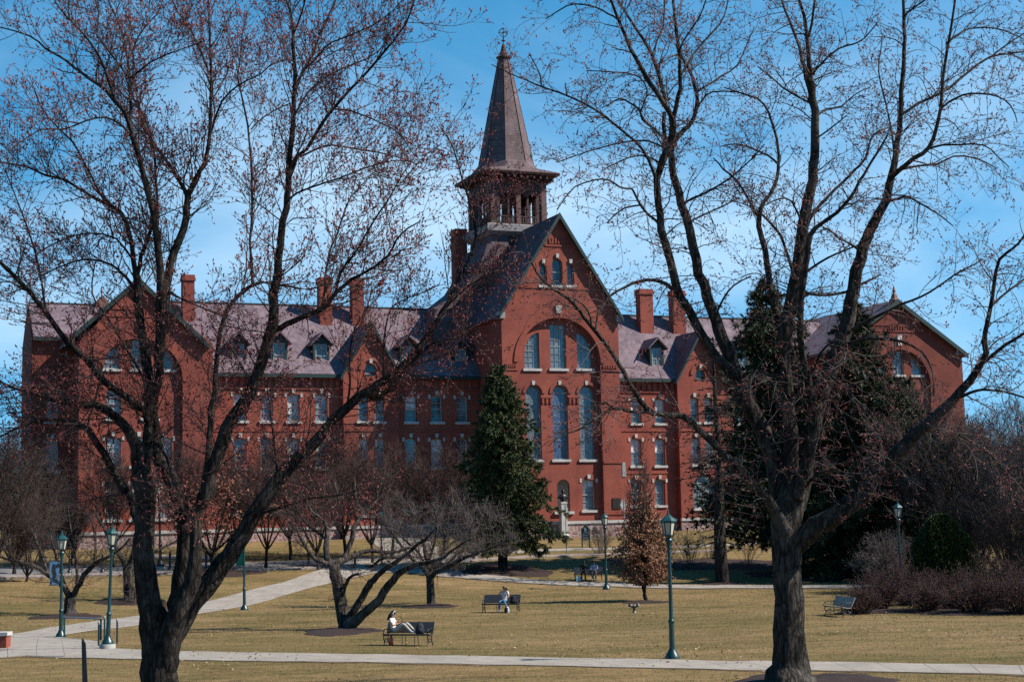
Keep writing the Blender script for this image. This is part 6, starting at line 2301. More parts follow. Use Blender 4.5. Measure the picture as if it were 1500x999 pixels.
# ---- shrubs
def stem_shrub(name, loc, label, r, h, nst, twig, leaf=None, arch=.6, seed=1, group=None, lv2=True, sq=1.0, ragged=0.):
    rr = np.random.default_rng(seed)
    root = empty(name, loc)
    tag(root, label, 'shrub', group)
    K = 9
    a = rr.random(nst) * 6.28
    q = np.sqrt(rr.random(nst))
    t = np.linspace(0, 1, K)[None, :]
    rg = 1 + ragged * (np.sin(2 * a + seed) * .6 + np.sin(5 * a + 2 * seed) * .5)[:, None]
    R_ = r * q[:, None] * rr.uniform(.7, 1.1, (nst, 1)) * rg
    H_ = h * (1 + ragged * (np.sin(3 * a + 2.3 * seed) * .5 + rr.normal(0, .35, nst)))[:, None].clip(.4, 1.5) * (1.05 - .45 * q[:, None] ** 2) * rr.uniform(.65, 1.08, (nst, 1))
    x = np.cos(a)[:, None] * R_ * (.22 + .78 * t ** 1.3) + rr.normal(0, .04, (nst, K)).cumsum(1) * t
    y = sq * np.sin(a)[:, None] * R_ * (.22 + .78 * t ** 1.3) + rr.normal(0, .04, (nst, K)).cumsum(1) * t
    z = H_ * (t * (1 + arch) - arch * t ** 2.2) - .05
    P = np.stack([x, y, z], -1)
    R = np.linspace(.014, .005, K)[None, :] * rr.uniform(.7, 1.3, (nst, 1))
    mb = MB()
    V, Q = tubes_np(P, R, 3)
    mb.np(V, Q)
    P1, R1 = grow(P, R, .16, .3, .2, .7, 5, ang=(38, 14), r0k=.7, rmax=.008, rend=.0045, curl=.25, up=.03, shrink=.3)
    V, Q = tubes_np(P1, R1, 3)
    mb.np(V, Q)
    if lv2:
        P2, R2 = grow(P1, R1, .16, .2, .1, .4, 4, ang=(42, 14), r0k=.7, rmax=.006, rend=.004, curl=.25, up=.03, shrink=.3)
        V, Q = tubes_np(P2, R2, 3)
        mb.np(V, Q)
    else:
        P2 = P1
    mb.build('stem_cluster', twig, root)
    if leaf:
        pc, pd = pick(P2, leaf[1], .2)
        pd = unit(pd + rng.normal(0, .7, pd.shape))
        V, Fc = leaves_np(pc, pd, rng.uniform(leaf[2] * .6, leaf[2] * 1.3, len(pc)), rng.uniform(leaf[2] * .22, leaf[2] * .42, len(pc)))
        lm = MB()
        lm.np(V, Fc)
        o = lm.build('foliage', leaf[0], root)
        o['kind'] = 'stuff'
    return root


# barberry mass on the right
bar = [(1262, 899, 1.15, 1.25, 150, 'low brown barberry right against the empty bench'),
       (1290, 893, 1.5, 1.9, 170, 'brown barberry second to the right of the empty bench'),
       (1325, 886, 1.9, 2.3, 190, 'tall brown barberry below the far lamp post'),
       (1358, 896, 1.7, 1.55, 180, 'low barberry in front of the left half of the rounded yew'),
       (1395, 890, 2.1, 1.9, 200, 'wide brown barberry in front of the right half of the rounded yew'),
       (1428, 898, 1.9, 1.7, 190, 'dark low barberry just right of the rounded yew'),
       (1462, 890, 2.2, 2.5, 200, 'tall barberry before the dark yew at the right edge'),
       (1496, 899, 1.9, 2.0, 180, 'barberry standing on the right edge of the picture'),
       (1540, 893, 2.2, 2.6, 150, 'barberry running out of the right edge')]
for k, (px, py, r, h, n_, lab) in enumerate(bar):
    stem_shrub('barberry_shrub', ground(px, py), lab, r * 1.04, h * .88, n_, 'twig red', ('barberry', 2, .06), .25, 40 + k, 'brown barberry shrubs at the right', ragged=.35)
stem_shrub('arching_shrub', ground(1302, 868), 'pale arching bare shrub behind the barberry, left of the far lamp post', 2.6, 3.4, 170, 'twig grey', None, 1.1, 60)
stem_shrub('arching_shrub', ground(1345, 862), 'brownish arching bare shrub behind the far lamp post', 2.3, 2.9, 130, 'twig red', None, .9, 61)
for k, (px, py, r, h, n_, lab) in enumerate(((1010, 832, 2.1, 3.1, 42, 'vase shaped bare shrub in the bed right of the brown columnar tree'), (880, 812, 2.3, 2.7, 60, 'bare shrub behind the far lamp, against the hall'), (975, 822, 2.2, 3.0, 46, 'bare shrub behind the columnar tree'),
                                             (1095, 828, 1.8, 3.2, 26, 'thin stemmed shrub in the bed left of the right maple trunk'), (1195, 828, 1.6, 2.4, 26, 'thin bare shrub in the bed right of the right maple trunk'), (1040, 818, 2.0, 2.4, 40, 'low bare shrub behind the thin conifer'),
                                             (725, 806, 1.6, 1.8, 44, 'low twiggy shrub beside the spruce trunk'))):
    stem_shrub('bare_shrub', ground(px, py), lab, r, h, n_, 'twig grey', None, .25, 70 + k, 'bare shrubs before the hall', lv2=k < 3 or k == 6)


def yew(loc, label, rx, ry, h, seed=1, n=9000):
    rr = np.random.default_rng(seed)
    root = empty('yew_shrub', loc)
    tag(root, label, 'shrub', 'clipped yews')
    mb = MB()
    # stems inside the crown
    for k in range(9):
        a = k * .7
        mb.tube([(0.1 * math.cos(a), .1 * math.sin(a), -.1), (rx * .4 * math.cos(a), ry * .4 * math.sin(a), h * .4), (rx * .6 * math.cos(a), ry * .6 * math.sin(a), h * .7)], [.05, .035, .015], 5)
    mb.build('stem_cluster', 'bark conifer', root)
    z = rr.random(n) ** .85
    prof = np.interp(z, [0, .12, .35, .6, .8, .93, 1.0], [.86, 1.0, .97, .82, .58, .34, .12])
    a = rr.random(n) * 6.28
    lump = 1 + .07 * np.sin(4 * a + 5 * z) + .05 * np.sin(9 * a - 11 * z) + .04 * np.sin(17 * a + 19 * z)
    q = (1 - .45 * rr.random(n) ** 2.2) * prof * lump
    pc = np.stack([rx * q * np.cos(a), ry * q * np.sin(a), h * z], 1)
    od = np.stack([np.cos(a), np.sin(a), .5 + z], 1)
    fb = MB()
    for k in range(3):
        d = unit(od + rr.normal(0, .7, (n, 3)))
        ln = rr.uniform(.10, .26, n)[:, None]
        side = unit(np.cross(d, rr.normal(0, 1, (n, 3)))) * rr.uniform(.03, .06, n)[:, None]
        fb.np(np.stack([pc - side, pc + side, pc + d * ln], 1).reshape(-1, 3), np.arange(n * 3).reshape(n, 3))
    o = fb.build('foliage', 'yew green', root)
    o['kind'] = 'stuff'
    return root


yew(ground(1384, 872), 'dark green rounded yew rising behind the barberries', 1.95, 1.9, 4.6, 3, 12000)
yew(ground(1512, 866), 'dark yew half cut off by the right edge', 1.5, 1.5, 3.6, 4, 8000)
# ------------------------------------------------------------------ street lamps
def make_lamp(mg, mr, label, group):
    root = empty('street_lamp')
    tag(root, label, 'street lamp', group)
    b = MB()
    b.lathe([(.27, -.08), (.275, .05), (.25, .10), (.23, .16), (.15, .27), (.125, .36)], sides=20)
    b.build('base', mg, root)
    p = MB()
    p.lathe([(.105, .34), (.10, .6), (.095, 1.28)], sides=12, smooth=False)
    p.lathe([(.10, 1.28), (.122, 1.30), (.122, 1.36), (.095, 1.40), (.078, 1.46), (.072, 2.4), (.058, 3.98)], sides=16)
    p.build('post', mg, root)
    c = MB()
    c.lathe([(.058, 3.96), (.10, 4.02), (.085, 4.06), (.085, 4.12), (.14, 4.25), (.15, 4.31), (.11, 4.34), (.10, 4.42), (.19, 4.46), (.19, 4.49)], sides=16)
    c.build('capital', mg, root)
    f = MB()
    for k in range(6):
        a = math.pi / 3 * (k + .25)
        f.beam((.17 * math.cos(a), .17 * math.sin(a), 4.48), (.255 * math.cos(a), .255 * math.sin(a), 4.95), .03, .03)
    f.lathe([(.255, 4.93), (.275, 4.94), (.275, 4.985), (.255, 4.99)], sides=6, smooth=False, phase=.25)
    lf = f.build('lantern', mg, root)
    g = MB()
    g.lathe([(.16, 4.485), (.245, 4.94)], sides=6, smooth=False, phase=.25)
    g.build('glass', 'lamp glass', lf)
    r = MB()
    r.lathe([(.31, 4.98), (.305, 5.01), (.22, 5.10), (.10, 5.20), (.06, 5.22)], sides=6, smooth=False, phase=.25)
    r.lathe([(.05, 5.21), (.065, 5.25), (.03, 5.29), (.045, 5.33), (.012, 5.43)], sides=8)
    r.build('lantern_roof', mr, root)
    return root


GRP = 'street lamps around the lawn'
lampG = make_lamp('lamp green', 'lamp roof green', 'x', GRP)
lampB = make_lamp('black iron', 'black iron', 'x', GRP)
_used = set()
LAMP_AT = {}


def lamp(src, bx, by, tx, ty, label, conc=False):
    g = ground(bx, by)
    t = at(tx, ty, g.y)
    s_ = (t.z - g.z) / 5.40
    lean = (t.x - g.x) / (t.z - g.z)
    if src.name in _used:
        o = dup(src)
    else:
        _used.add(src.name); o = src
    o.location = g
    o.rotation_euler = (0, lean * .8, random.random() * .6)
    o.scale = (s_, s_, s_)
    tag(o, label)
    LAMP_AT[label] = (g, s_, lean)
    if conc:
        b = MB()
        b.lathe([(.33, -.2), (.33, .16), (.30, .20)], sides=20)
        o2 = b.build('lamp_footing', 'concrete')
        o2.location = g
        tag(o2, conc, 'lamp footing', 'concrete lamp footings')
        o.location = g + Vector((0, 0, .20))
        o.scale = ((t.z - g.z - .2) / 5.4,) * 3
    return g


lamp(lampG, 985, 964, 978.5, 747, 'tall green lamp post nearest to the right maple, beside the near path')
lamp(lampG, 888.5, 863, 885, 749, 'green lamp post at the far path edge beside the bench with two people')
lamp(lampG, 157.5, 950, 167, 768, 'green lamp post on a round concrete foot among thin green posts', conc='round concrete foot under the green lamp among the thin posts')
lamp(lampG, 89, 933, 91, 778, 'green lamp post carrying the pale patterned banner at the left')
lamp(lampG, 358, 893, 357, 772, 'green lamp post carrying the green banner by the diagonal path')
lamp(lampG, 1320, 872, 1315, 733, 'green lamp post rising out of the shrubs left of the rounded yew')
lamp(lampB, 235, 833, 232, 702, 'tall black lamp post seen between the stems of the left maple', conc='concrete foot of the black lamp behind the left maple')
lamp(lampB, 785, 814, 783, 712, 'black lamp post half hidden under the right side of the spruce', conc='pale concrete foot of the black lamp by the spruce')
lamp(lampB, 559, 829, 558, 742, 'thin dark lamp post where the entrance path meets the road')


# banners hung from the lamps
def banner(px0, px1, py0, py1, lamp_xy, mat, label, blotch=False):
    g = ground(*lamp_xy)
    a, b = at(px0, py0, g.y), at(px1, py1, g.y)
    root = empty('lamp_banner', (g.x, g.y, b.z))
    tag(root, label, 'banner', 'banners hung from lamp posts')
    w_, h_ = b.x - a.x, a.z - b.z
    x0 = a.x - g.x
    n = 14
    m_ = MB()
    V, Fc = [], []
    for i in range(n + 1):
        for j in range(7):
            u, v = j / 6, i / n
            V.append((x0 + w_ * u, .03 * math.sin(6 * v + 2 * u), h_ * v))
    for i in range(n):
        for j in range(6):
            k = i * 7 + j
            Fc.append((k, k + 1, k + 8, k + 7))
    m_.add(V, Fc, 0, True)
    c = m_.build('cloth', mat, root)
    if blotch:
        s_ = MB()
        pts = [(.30, .22), (.62, .25), (.72, .45), (.60, .62), (.66, .80), (.45, .88), (.40, .70), (.22, .60), (.34, .42)]
        s_.prism([(x0 + w_ * u, h_ * v) for u, v in pts], -.05, -.04)
        s_.prism([(x0 + w_ * u, h_ * v) for u, v in [(.1, .05), (.3, .16), (.24, .2), (.05, .12)]], -.05, -.04)
        s_.build('dark_shape', 'banner dark', c)
    for z in (-.02, h_ + .02):
        r = MB()
        r.tube([(x0 - .05, 0, z), (0, 0, z)], [.018, .018], 6)
        r.build('bracket', 'lamp green', root)
    return root


banner(73, 87, 822, 856, (89, 933), 'banner pale', 'pale patterned banner with a dark shape on the far left lamp post', True)
banner(345.5, 357, 798, 828, (358, 893), 'banner green', 'plain green banner on the lamp post by the diagonal path')


# ------------------------------------------------------------------ bollards, rails, small things
def make_bollard(mat):
    root = empty('bollard')
    b = MB()
    b.lathe([(.17, -.05), (.17, .10), (.12, .16), (.095, .22), (.085, 1.0), (.11, 1.03), (.11, 1.08), (.07, 1.12)], sides=12)
    b.build('post', mat, root)
    c = MB()
    c.lathe([(.05, 1.10), (.085, 1.17), (.09, 1.22), (.06, 1.29), (.01, 1.31)], sides=12)
    c.build('ball_cap', mat, root)
    return root


bol = make_bollard('black iron')
for k, (px, py, lab) in enumerate(((302, 833, 'black bollard right of the tall black lamp, left of the oak trunk'), (249, 834, 'black bollard just right of the tall black lamp foot'), (390, 829, 'black bollard by the road right of the green banner'), (452, 829, 'black bollard by the road left of the front crab apple'),
                                   (102, 839, 'black bollard by the road behind the pale banner'), (150, 838, 'black bollard by the road between the two left lamps'), (66, 841, 'black bollard by the road left of the pale banner'), (520, 832, 'black bollard at the corner of the entrance path'))):
    o = bol if k == 0 else dup(bol)
    o.location = ground(px, py)
    tag(o, lab, 'bollard', 'black bollards along the road')


def make_thin_post(h=1.0):
    root = empty('guard_post')
    b = MB()
    b.tube([(0, 0, -.1), (0, 0, .95)], [.042, .042], 10)
    b.build('post', 'lamp green', root)
    c = MB()
    c.lathe([(.044, .92), (.05, .95), (.05, 1.03), (.03, 1.06)], sides=10)
    c.build('cap', 'sign metal', root)
    return root


tp = make_thin_post()
for k, (px, py, lab) in enumerate(((144.5, 947, 'front thin green post left of the lamp on the concrete foot'), (153, 937, 'rear thin green post close to the left of the lamp on the concrete foot'), (171.5, 942, 'thin green post right of the lamp on the concrete foot'))):
    o = tp if k == 0 else dup(tp)
    o.location = ground(px, py)
    tag(o, lab, 'post', 'thin green posts round the lamp')
ga, gb = ground(94, 934), ground(147.5, 937)
root = empty('hand_rail', ga)
tag(root, 'low metal rail on two posts between the two green lamps at the left', 'rail')
d = gb - ga
for q in (Vector((0, 0, 0)), d):
    m_ = MB()
    m_.tube([q + Vector((0, 0, -.1)), q + Vector((0, 0, .92))], [.045, .045], 8)
    m_.build('post', 'lamp green', root)
m_ = MB()
m_.tube([Vector((0, 0, .93)) - d * .02, d * 1.02 + Vector((0, 0, .93))], [.04, .04], 8)
m_.build('top_rail', 'sign metal', root)

g = ground(-2, 950)
s_ = g.y / FPX
root = empty('brick_pillar', g)
tag(root, 'low red brick pillar with a stone cap cut off by the left edge', 'pillar')
m_ = MB()
m_.box(-14 * s_, 14 * s_, -.3, .3, -.2, 19 * s_)
m_.build('shaft', 'red brick', root)
m_ = MB()
m_.box(-16 * s_, 16 * s_, -.36, .36, 19 * s_ + .001, 24 * s_)
m_.build('cap', 'white stone', root)

# dark stake at the lower left
g = onground(*at(127, 1020, 42.0).xy)
t = at(122.5, 934, 42.0)
root = empty('dark_stake', g)
tag(root, 'dark narrow wooden stake leaning at the bottom left of the picture', 'stake')
dx, h = t.x - g.x, t.z - g.z
m_ = MB()
m_.add([(-.085, -.02, -.1), (.085, -.02, -.1), (.085, .03, -.1), (-.085, .03, -.1),
        (dx - .05, -.02, h * .96), (dx + .055, -.02, h * .93), (dx + .055, .03, h * .93), (dx - .05, .03, h * .96),
        (dx - .035, -.015, h), (dx - .02, -.015, h), (dx - .02, .02, h), (dx - .035, .02, h)],
       [(0, 3, 2, 1), (0, 1, 5, 4), (1, 2, 6, 5), (2, 3, 7, 6), (3, 0, 4, 7), (4, 5, 9, 8), (5, 6, 10, 9), (6, 7, 11, 10), (7, 4, 8, 11), (8, 9, 10, 11)])
m_.build('board', 'dark wood', root)
m_ = MB()
m_.tube([(0, .04, .35), (.0, .05, .37)], [.02, .02], 8)
m_.tube([(dx * .7, .04, h * .7), (dx * .7, .05, h * .71)], [.02, .02], 8)
m_.build('bolt', 'sign metal', root)

# fire department inlet on the lawn
g = ground(929, 897)
root = empty('fire_hydrant', g)
tag(root, 'small grey double snout hydrant on the lawn below the columnar tree', 'hydrant')
m_ = MB()
m_.lathe([(.12, -.05), (.12, .03), (.075, .05), (.07, .24), (.12, .27), (.12, .38), (.05, .42)], sides=12)
m_.build('body', 'hydrant metal', root)
for sg in (-1, 1):
    m_ = MB()
    m_.tube([(sg * .05, 0, .30), (sg * .16, -.06, .36), (sg * .22, -.10, .39)], [.075, .07, .07], 10)
    m_.tube([(sg * .215, -.095, .385), (sg * .25, -.12, .405)], [.095, .095], 10)
    m_.build('snout', 'hydrant metal', root)

# campus sign
g = ground(858.5, 801.5)
s_ = g.y / FPX
root = empty('sign_board', g, rad(-14))
tag(root, 'green board sign with a gabled top and white emblem on two posts before the hall', 'sign')
hw = 5.6 * s_
m_ = MB()
m_.prism([(-hw, 14 * s_), (hw, 14 * s_), (hw, 27 * s_), (0, 33.5 * s_), (-hw, 27 * s_)], -.04, .04)
bd = m_.build('board', 'sign green', root)
for sg in (-1, 1):
    m_ = MB()
    m_.box(sg * hw - .05, sg * hw + .05, -.05, .05, -.1, 27.5 * s_)
    m_.build('post', 'sign green', root)
m_ = MB()
m_.prism([(-.10, 22.5 * s_), (.06, 22.5 * s_), (.10, 26 * s_), (0, 29.5 * s_), (-.12, 27.5 * s_)], -.052, -.041)
m_.build('emblem', 'sign white', bd)
m_ = MB()
for z in (20.5, 17.6):
    x = -hw * .62
    k = 0
    while x < hw * .6:
        w_ = (.05, .035, .06, .04)[k % 4]
        m_.box(x, x + w_, -.05, -.041, z * s_ - .03, z * s_ + (.035 if k % 3 else .05))
        x += w_ + .025
        k += 1
m_.box(-hw * .8, hw * .8, -.05, -.041, 15.4 * s_ - .01, 15.4 * s_ + .015)
m_.build('lettering', 'sign white', bd)
m_ = MB()
m_.box(-hw * .86, hw * .86, -.03, .03, 10.2 * s_, 13.8 * s_)
m_.build('lower_panel', 'sign metal', root)


def road_sign(px, py_base, py0, py1, w_px, rz, label):
    g = ground(px, py_base)
    s_ = g.y / FPX
    z0, z1 = at(px, py1, g.y).z - g.z, at(px, py0, g.y).z - g.z
    root = empty('road_sign', g, rz)
    tag(root, label, 'road sign', 'grey backs of road signs')
    m_ = MB()
    m_.beam((0, 0, -.2), (0, 0, z1 - .05), .07, .05, up=(0, 1, 0))
    for k in range(int(z1 / .3)):
        m_.box(-.008, .008, -.028, -.024, .3 * k + .1, .3 * k + .116)
    m_.build('post', 'sign metal', root)
    m_ = MB()
    zc_, hh = (z0 + z1) / 2, (z1 - z0) / 2
    c = .12
    m_.prism([(-hh + c * .5, zc_ - c * .5), (-c * .5, zc_ - hh + c * .5), (c * .5, zc_ - hh + c * .5), (hh - c * .5, zc_ - c * .5), (hh - c * .5, zc_ + c * .5), (c * .5, zc_ + hh - c * .5), (-c * .5, zc_ + hh - c * .5), (-hh + c * .5, zc_ + c * .5)], .03, .036)
    m_.build('plate', 'sign metal', root)
    return root


road_sign(830, 811.5, 736, 757, 8, rad(62), 'grey road sign on a tall pole before the niche with the bust')
road_sign(916, 806, 729, 750, 8, rad(55), 'grey road sign half hidden behind the columnar tree, under the wall plaque')

# boulder by the wall
g = ground(872, 786)
s_ = g.y / FPX
m_ = MB()
m_.blob((0, 0, 10 * s_), (7.2 * s_, 6 * s_, 7.2 * s_), 0, 20, 12, .05, 5)
m_.lathe([(6.0 * s_, -.1), (5.6 * s_, 3.6 * s_), (4.6 * s_, 4.4 * s_)], sides=14, mi=1)
o = m_.build('boulder', ['boulder stone', 'concrete'], None, origin=(0, 0, 0))
o.location = g
tag(o, 'rounded brown boulder on a low pale base right of the green sign', 'boulder')

# bust on a pedestal in front of the niche
RB = Matrix.Rotation(TH, 3, 'Z')
bx_, bz0 = bl(825.5, 770, -.7)
bz_top = bl(825.5, 735, -.7)[1]
pb_ = BO + RB @ Vector((bx_, -.7, 0))
g = onground(pb_.x, pb_.y)
root = empty('bust_statue', g, TH)
tag(root, 'dark bronze bust on a tall pale pedestal in front of the arched niche', 'statue')
hp = bz_top + ZB - g.z
m_ = MB()
m_.lathe([(.62, -.2), (.62, .3), (.50, .38), (.44, .45), (.36, hp - .22), (.42, hp - .15), (.42, hp)], sides=4, smooth=False, phase=.5)
m_.build('pedestal', 'white stone', root)
m_ = MB()
m_.lathe([(.22, hp), (.16, hp + .1), (.2, hp + .18)], sides=12)
m_.tube([(-.46, 0, hp + .34), (-.26, 0, hp + .46), (0, 0, hp + .5), (.26, 0, hp + .46), (.46, 0, hp + .34)], [.10, .19, .24, .19, .10], 10)
m_.tube([(0, 0, hp + .15), (0, -.02, hp + .45), (0, -.02, hp + .70)], [.26, .26, .11], 12)
m_.blob((0, -.05, hp + .92), (.145, .17, .2), 0, 14, 10)
m_.blob((0, -.21, hp + .90), (.025, .04, .045), 0, 6, 5)
for sg in (-1, 1):
    m_.blob((sg * .145, -.03, hp + .92), (.02, .04, .05), 0, 6, 5)
m_.blob((0, -.01, hp + 1.0), (.155, .17, .15), 0, 12, 8)
m_.blob((0, -.16, hp + .80), (.07, .06, .07), 0, 8, 6)
m_.build('bust', 'bronze', root)


# ------------------------------------------------------------------ benches
def make_bench(L_=1.9, slat='slat grey', mid=True):
    """x along the seat, back at +y"""
    root = empty('park_bench')
    hl = L_ / 2
    m_ = MB()
    ys = np.linspace(-.24, .16, 6)
    for k, y in enumerate(ys):
        z = .44 + .015 * math.cos(k) - .02 * (k / 5)
        m_.box(-hl, hl, y - .036, y + .036, z - .018, z + .022)
    m_.build('seat', slat, root)
    m_ = MB()
    for k in range(6):
        t = k / 5
        c = Vector((0, .22 + .17 * t, .52 + .36 * t))
        m_.obox(c, (hl, 0, 0), (0, .0158, .0335), (0, .016, -.0075))
    m_.build('backrest', slat, root)
    for sg in (-1, 1):
        x = sg * (hl - .06)
        m_ = MB()
        fl = lambda pts, r: m_.tube([(x, a, b) for a, b in pts], [r] * len(pts), 6)
        fl([(-.27, .43), (-.30, .30), (-.22, .20), (-.24, .08), (-.32, .0)], .024)
        fl([(.16, .42), (.22, .28), (.18, .18), (.26, .08), (.36, .0)], .024)
        fl([(-.28, .42), (0, .40), (.18, .42), (.24, .52), (.41, .92)], .024)
        fl([(-.22, .20), (-.02, .30), (.18, .18)], .018)
        fl([(-.22, .20), (-.02, .12), (.18, .18)], .015)
        m_.build('leg', 'black iron', root)
        m_ = MB()
        fl([(-.26, .43), (-.33, .52), (-.30, .62), (-.18, .66), (.0, .655), (.2, .66), (.29, .63)], .022)
        fl([(-.30, .60), (-.24, .57), (-.20, .60)], .014)
        m_.build('armrest', 'black iron', root)
    if mid:
        for x in (-.18, .36):
            m_ = MB()
            m_.tube([(x, -.22, .42), (x, -.2, .15), (x, -.24, 0)], [.014] * 3, 6)
            m_.tube([(x, .14, .42), (x, .2, .15), (x, .28, 0)], [.014] * 3, 6)
            m_.build('leg', 'black iron', root)
    return root


BG = 'slatted park benches on the lawn'
g1 = ground(598, 945)
b1 = make_bench(2.02, 'slat grey')
b1.location, b1.rotation_euler = g1, (0, 0, rad(-17))
tag(b1, 'dark slatted bench with a woman sitting sideways beside a backpack', 'bench', BG)
g2 = ground(734, 896.5)
b2 = dup(b1, g2, rad(-14))
tag(b2, 'dark bench farther back on the lawn holding a woman in jeans and a black bag', 'bench', BG)
g3 = ground(862, 850)
b3 = dup(b1, g3, rad(-6))
tag(b3, 'shaded bench beyond the far path with two people on it', 'bench', BG)
g4 = ground(1229, 902)
b4 = make_bench(1.9, 'slat pale', False)
b4.location, b4.rotation_euler = g4, (0, 0, rad(-74))
tag(b4, 'empty pale slatted bench seen from its end beside the barberry', 'bench', BG)

# ------------------------------------------------------------------ people
def person(loc, rz, J, E, label, mats, extra=None, group=None, z0=0., parts=None):
    """J: joint -> (x, y, z, r); E: list of (a, b, material index)"""
    names = list(J)
    idx = {n: i for i, n in enumerate(names)}
    me = bpy.data.meshes.new('person')
    me.from_pydata([J[n][:3] for n in names], [(idx[a], idx[b]) for a, b, _ in E], [])
    o = bpy.data.objects.new('person', me)
    COL.objects.link(o)
    md = o.modifiers.new('skin', 'SKIN')
    md.use_smooth_shade = True
    if not me.skin_vertices:
        return o
    for i, n in enumerate(names):
        sv = me.skin_vertices[0].data[i]
        r = J[n][3]
        sv.radius = (r, r * .82 if n in ('chest', 'waist', 'pelvis') else r)
        sv.use_root = (i == 0)
    sub = o.modifiers.new('sub', 'SUBSURF')
    sub.levels = sub.render_levels = 2
    dg = bpy.context.evaluated_depsgraph_get()
    ev = o.evaluated_get(dg)
    m2 = bpy.data.meshes.new_from_object(ev)
    bpy.data.objects.remove(o)
    mb = MB()
    co = [tuple(v.co) for v in m2.vertices]
    A = np.array([J[a][:3] for a, b, _ in E]); B = np.array([J[b][:3] for a, b, _ in E])
    mi_ = [q for _, _, q in E]
    for p in m2.polygons:
        c = np.array(tuple(p.center))
        ab = B - A
        t = np.clip(((c - A) * ab).sum(1) / ((ab * ab).sum(1) + 1e-9), 0, 1)
        dd = np.linalg.norm(A + ab * t[:, None] - c, axis=1)
        k = int(np.argmin(dd))
        mb.MI.append(mi_[k]); mb.F.append(tuple(p.vertices)); mb.SM.append(True)
    mb.V = co
    # fingers and thumbs, rooted in the palms
    for s_ in ('L', 'R'):
        h, w_ = Vector(J['hand' + s_][:3]), Vector(J['wrist' + s_][:3])
        d = (h - w_).normalized()
        sd = d.cross(Vector((0, 0, 1)))
        sd = sd.normalized() if sd.length > .1 else Vector((1, 0, 0))
        dn = sd.cross(d)
        for q, (of, ln) in enumerate(((-.03, .062), (-.01, .075), (.01, .078), (.03, .06))):
            b0 = h + sd * of
            mb.tube([b0, b0 + d * ln * .55 - dn * .006, b0 + d * ln * .95 - dn * .03], [.010, .009, .006], 6, 0)
        mb.tube([h - d * .02 + sd * .025, h + sd * .06 + d * .01, h + sd * .058 + d * .045], [.012, .010, .007], 6, 0)
    # face
    hd = Vector(J['head'][:3]); fw = Vector(J['face'][:3]) - hd
    fw.normalize()
    rt = fw.cross(Vector((0, 0, 1))).normalized()
    upv = rt.cross(fw)
    r = J['head'][3]
    mb.blob(hd + fw * (r * 1.02) - upv * .012, (.014, .014, .02), 0, 6, 5)
    nsk = len(mats)
    for sg in (-1, 1):
        mb.blob(hd + fw * (r * .93) + rt * sg * .034 + upv * .02, (.011, .011, .007), nsk, 6, 4)
        mb.blob(hd + rt * sg * r * .98, (.014, .018, .028), 0, 6, 5)
    mb.obox(hd + fw * (r * .95) - upv * .048, rt * .022, fw * .006, upv * .005, nsk + 1)
    root = mb.build('person', mats + ['hair dark', 'bottle orange'])
    root.scale = (1.07, 1.07, 1.05)
    root.location = loc + Vector((0, 0, z0)); root.rotation_euler = (0, 0, rz)
    tag(root, label, 'person', group)
    for (nm, mt, bmf) in parts or []:
        x = MB()
        bmf(x, hd, fw, rt, upv, r)
        x.build(nm, mt, root)
    return root


EDGES = lambda top, bot, shoe, slv: [('pelvis', 'waist', top), ('waist', 'chest', top), ('chest', 'neck0', top), ('neck0', 'neck', 0), ('neck', 'head', 0), ('head', 'crown', 0), ('head', 'face', 0)] + \
    [e for s in 'LR' for e in (('chest', 'sh' + s, top), ('sh' + s, 'mid' + s, top), ('mid' + s, 'el' + s, slv), ('el' + s, 'wrist' + s, slv), ('wrist' + s, 'hand' + s, 0),
                               ('pelvis', 'hip' + s, bot), ('hip' + s, 'kn' + s, bot), ('kn' + s, 'an' + s, bot), ('an' + s, 'toe' + s, shoe))]


def joints(pel, waist, chest, neck0, neck, head, face, crown, arms, legs, sc=1.0):
    J = dict(pelvis=(*pel, .135), waist=(*waist, .115), chest=(*chest, .135), neck0=(*neck0, .06), neck=(*neck, .05), head=(*head, .088), crown=(*crown, .075), face=(*face, .058))
    for s, (sh, el, wr, ha) in arms.items():
        J['sh' + s] = (*sh, .058)
        J['mid' + s] = (*[sh[k] * .5 + el[k] * .5 for k in range(3)], .048)
        J['el' + s] = (*el, .040); J['wrist' + s] = (*wr, .027); J['hand' + s] = (*ha, .034)
    for s, (hp_, kn, an, to) in legs.items():
        J['hip' + s] = (*hp_, .095); J['kn' + s] = (*kn, .066); J['an' + s] = (*an, .045); J['toe' + s] = (*to, .036)
    return J


def long_hair(dn=.30, w=.10):
    def f(x, hd, fw, rt, upv, r):
        x.blob(hd - fw * .022 + upv * .035, (r * 1.06, r * 1.10, r * 1.02), 0, 12, 8)
        for k in range(7):
            s_ = (k - 3) / 3
            p0 = hd - fw * (.05 + .03 * (1 - abs(s_))) + rt * s_ * .085 + upv * .03
            p1 = p0 - upv * dn * .5 - fw * .03
            p2 = p0 - upv * dn + rt * s_ * .02 - fw * .02
            x.tube([p0, p1, p2], [.038, .036, .016], 6)
    return f


def short_hair(x, hd, fw, rt, upv, r):
    x.blob(hd - fw * .025 + upv * .04, (r * 1.07, r * 1.10, r * 1.0), 0, 12, 8, .03, 2)
    x.blob(hd - fw * .06 - upv * .02, (r * .8, r * .8, r * .8), 0, 10, 6)


def head_band(x, hd, fw, rt, upv, r):
    pts = [hd + rt * (r * 1.16) * math.cos(a) + upv * (r * 1.28) * math.sin(a) + fw * .012 for a in np.linspace(-.1, math.pi + .1, 15)]
    x.tube(pts, [.016] * 15, 6)
    for sg in (-1, 1):
        x.tube([hd + rt * sg * (r * 1.0) + fw * .01, hd + rt * sg * (r * 1.28) + fw * .01], [.036, .034], 10)


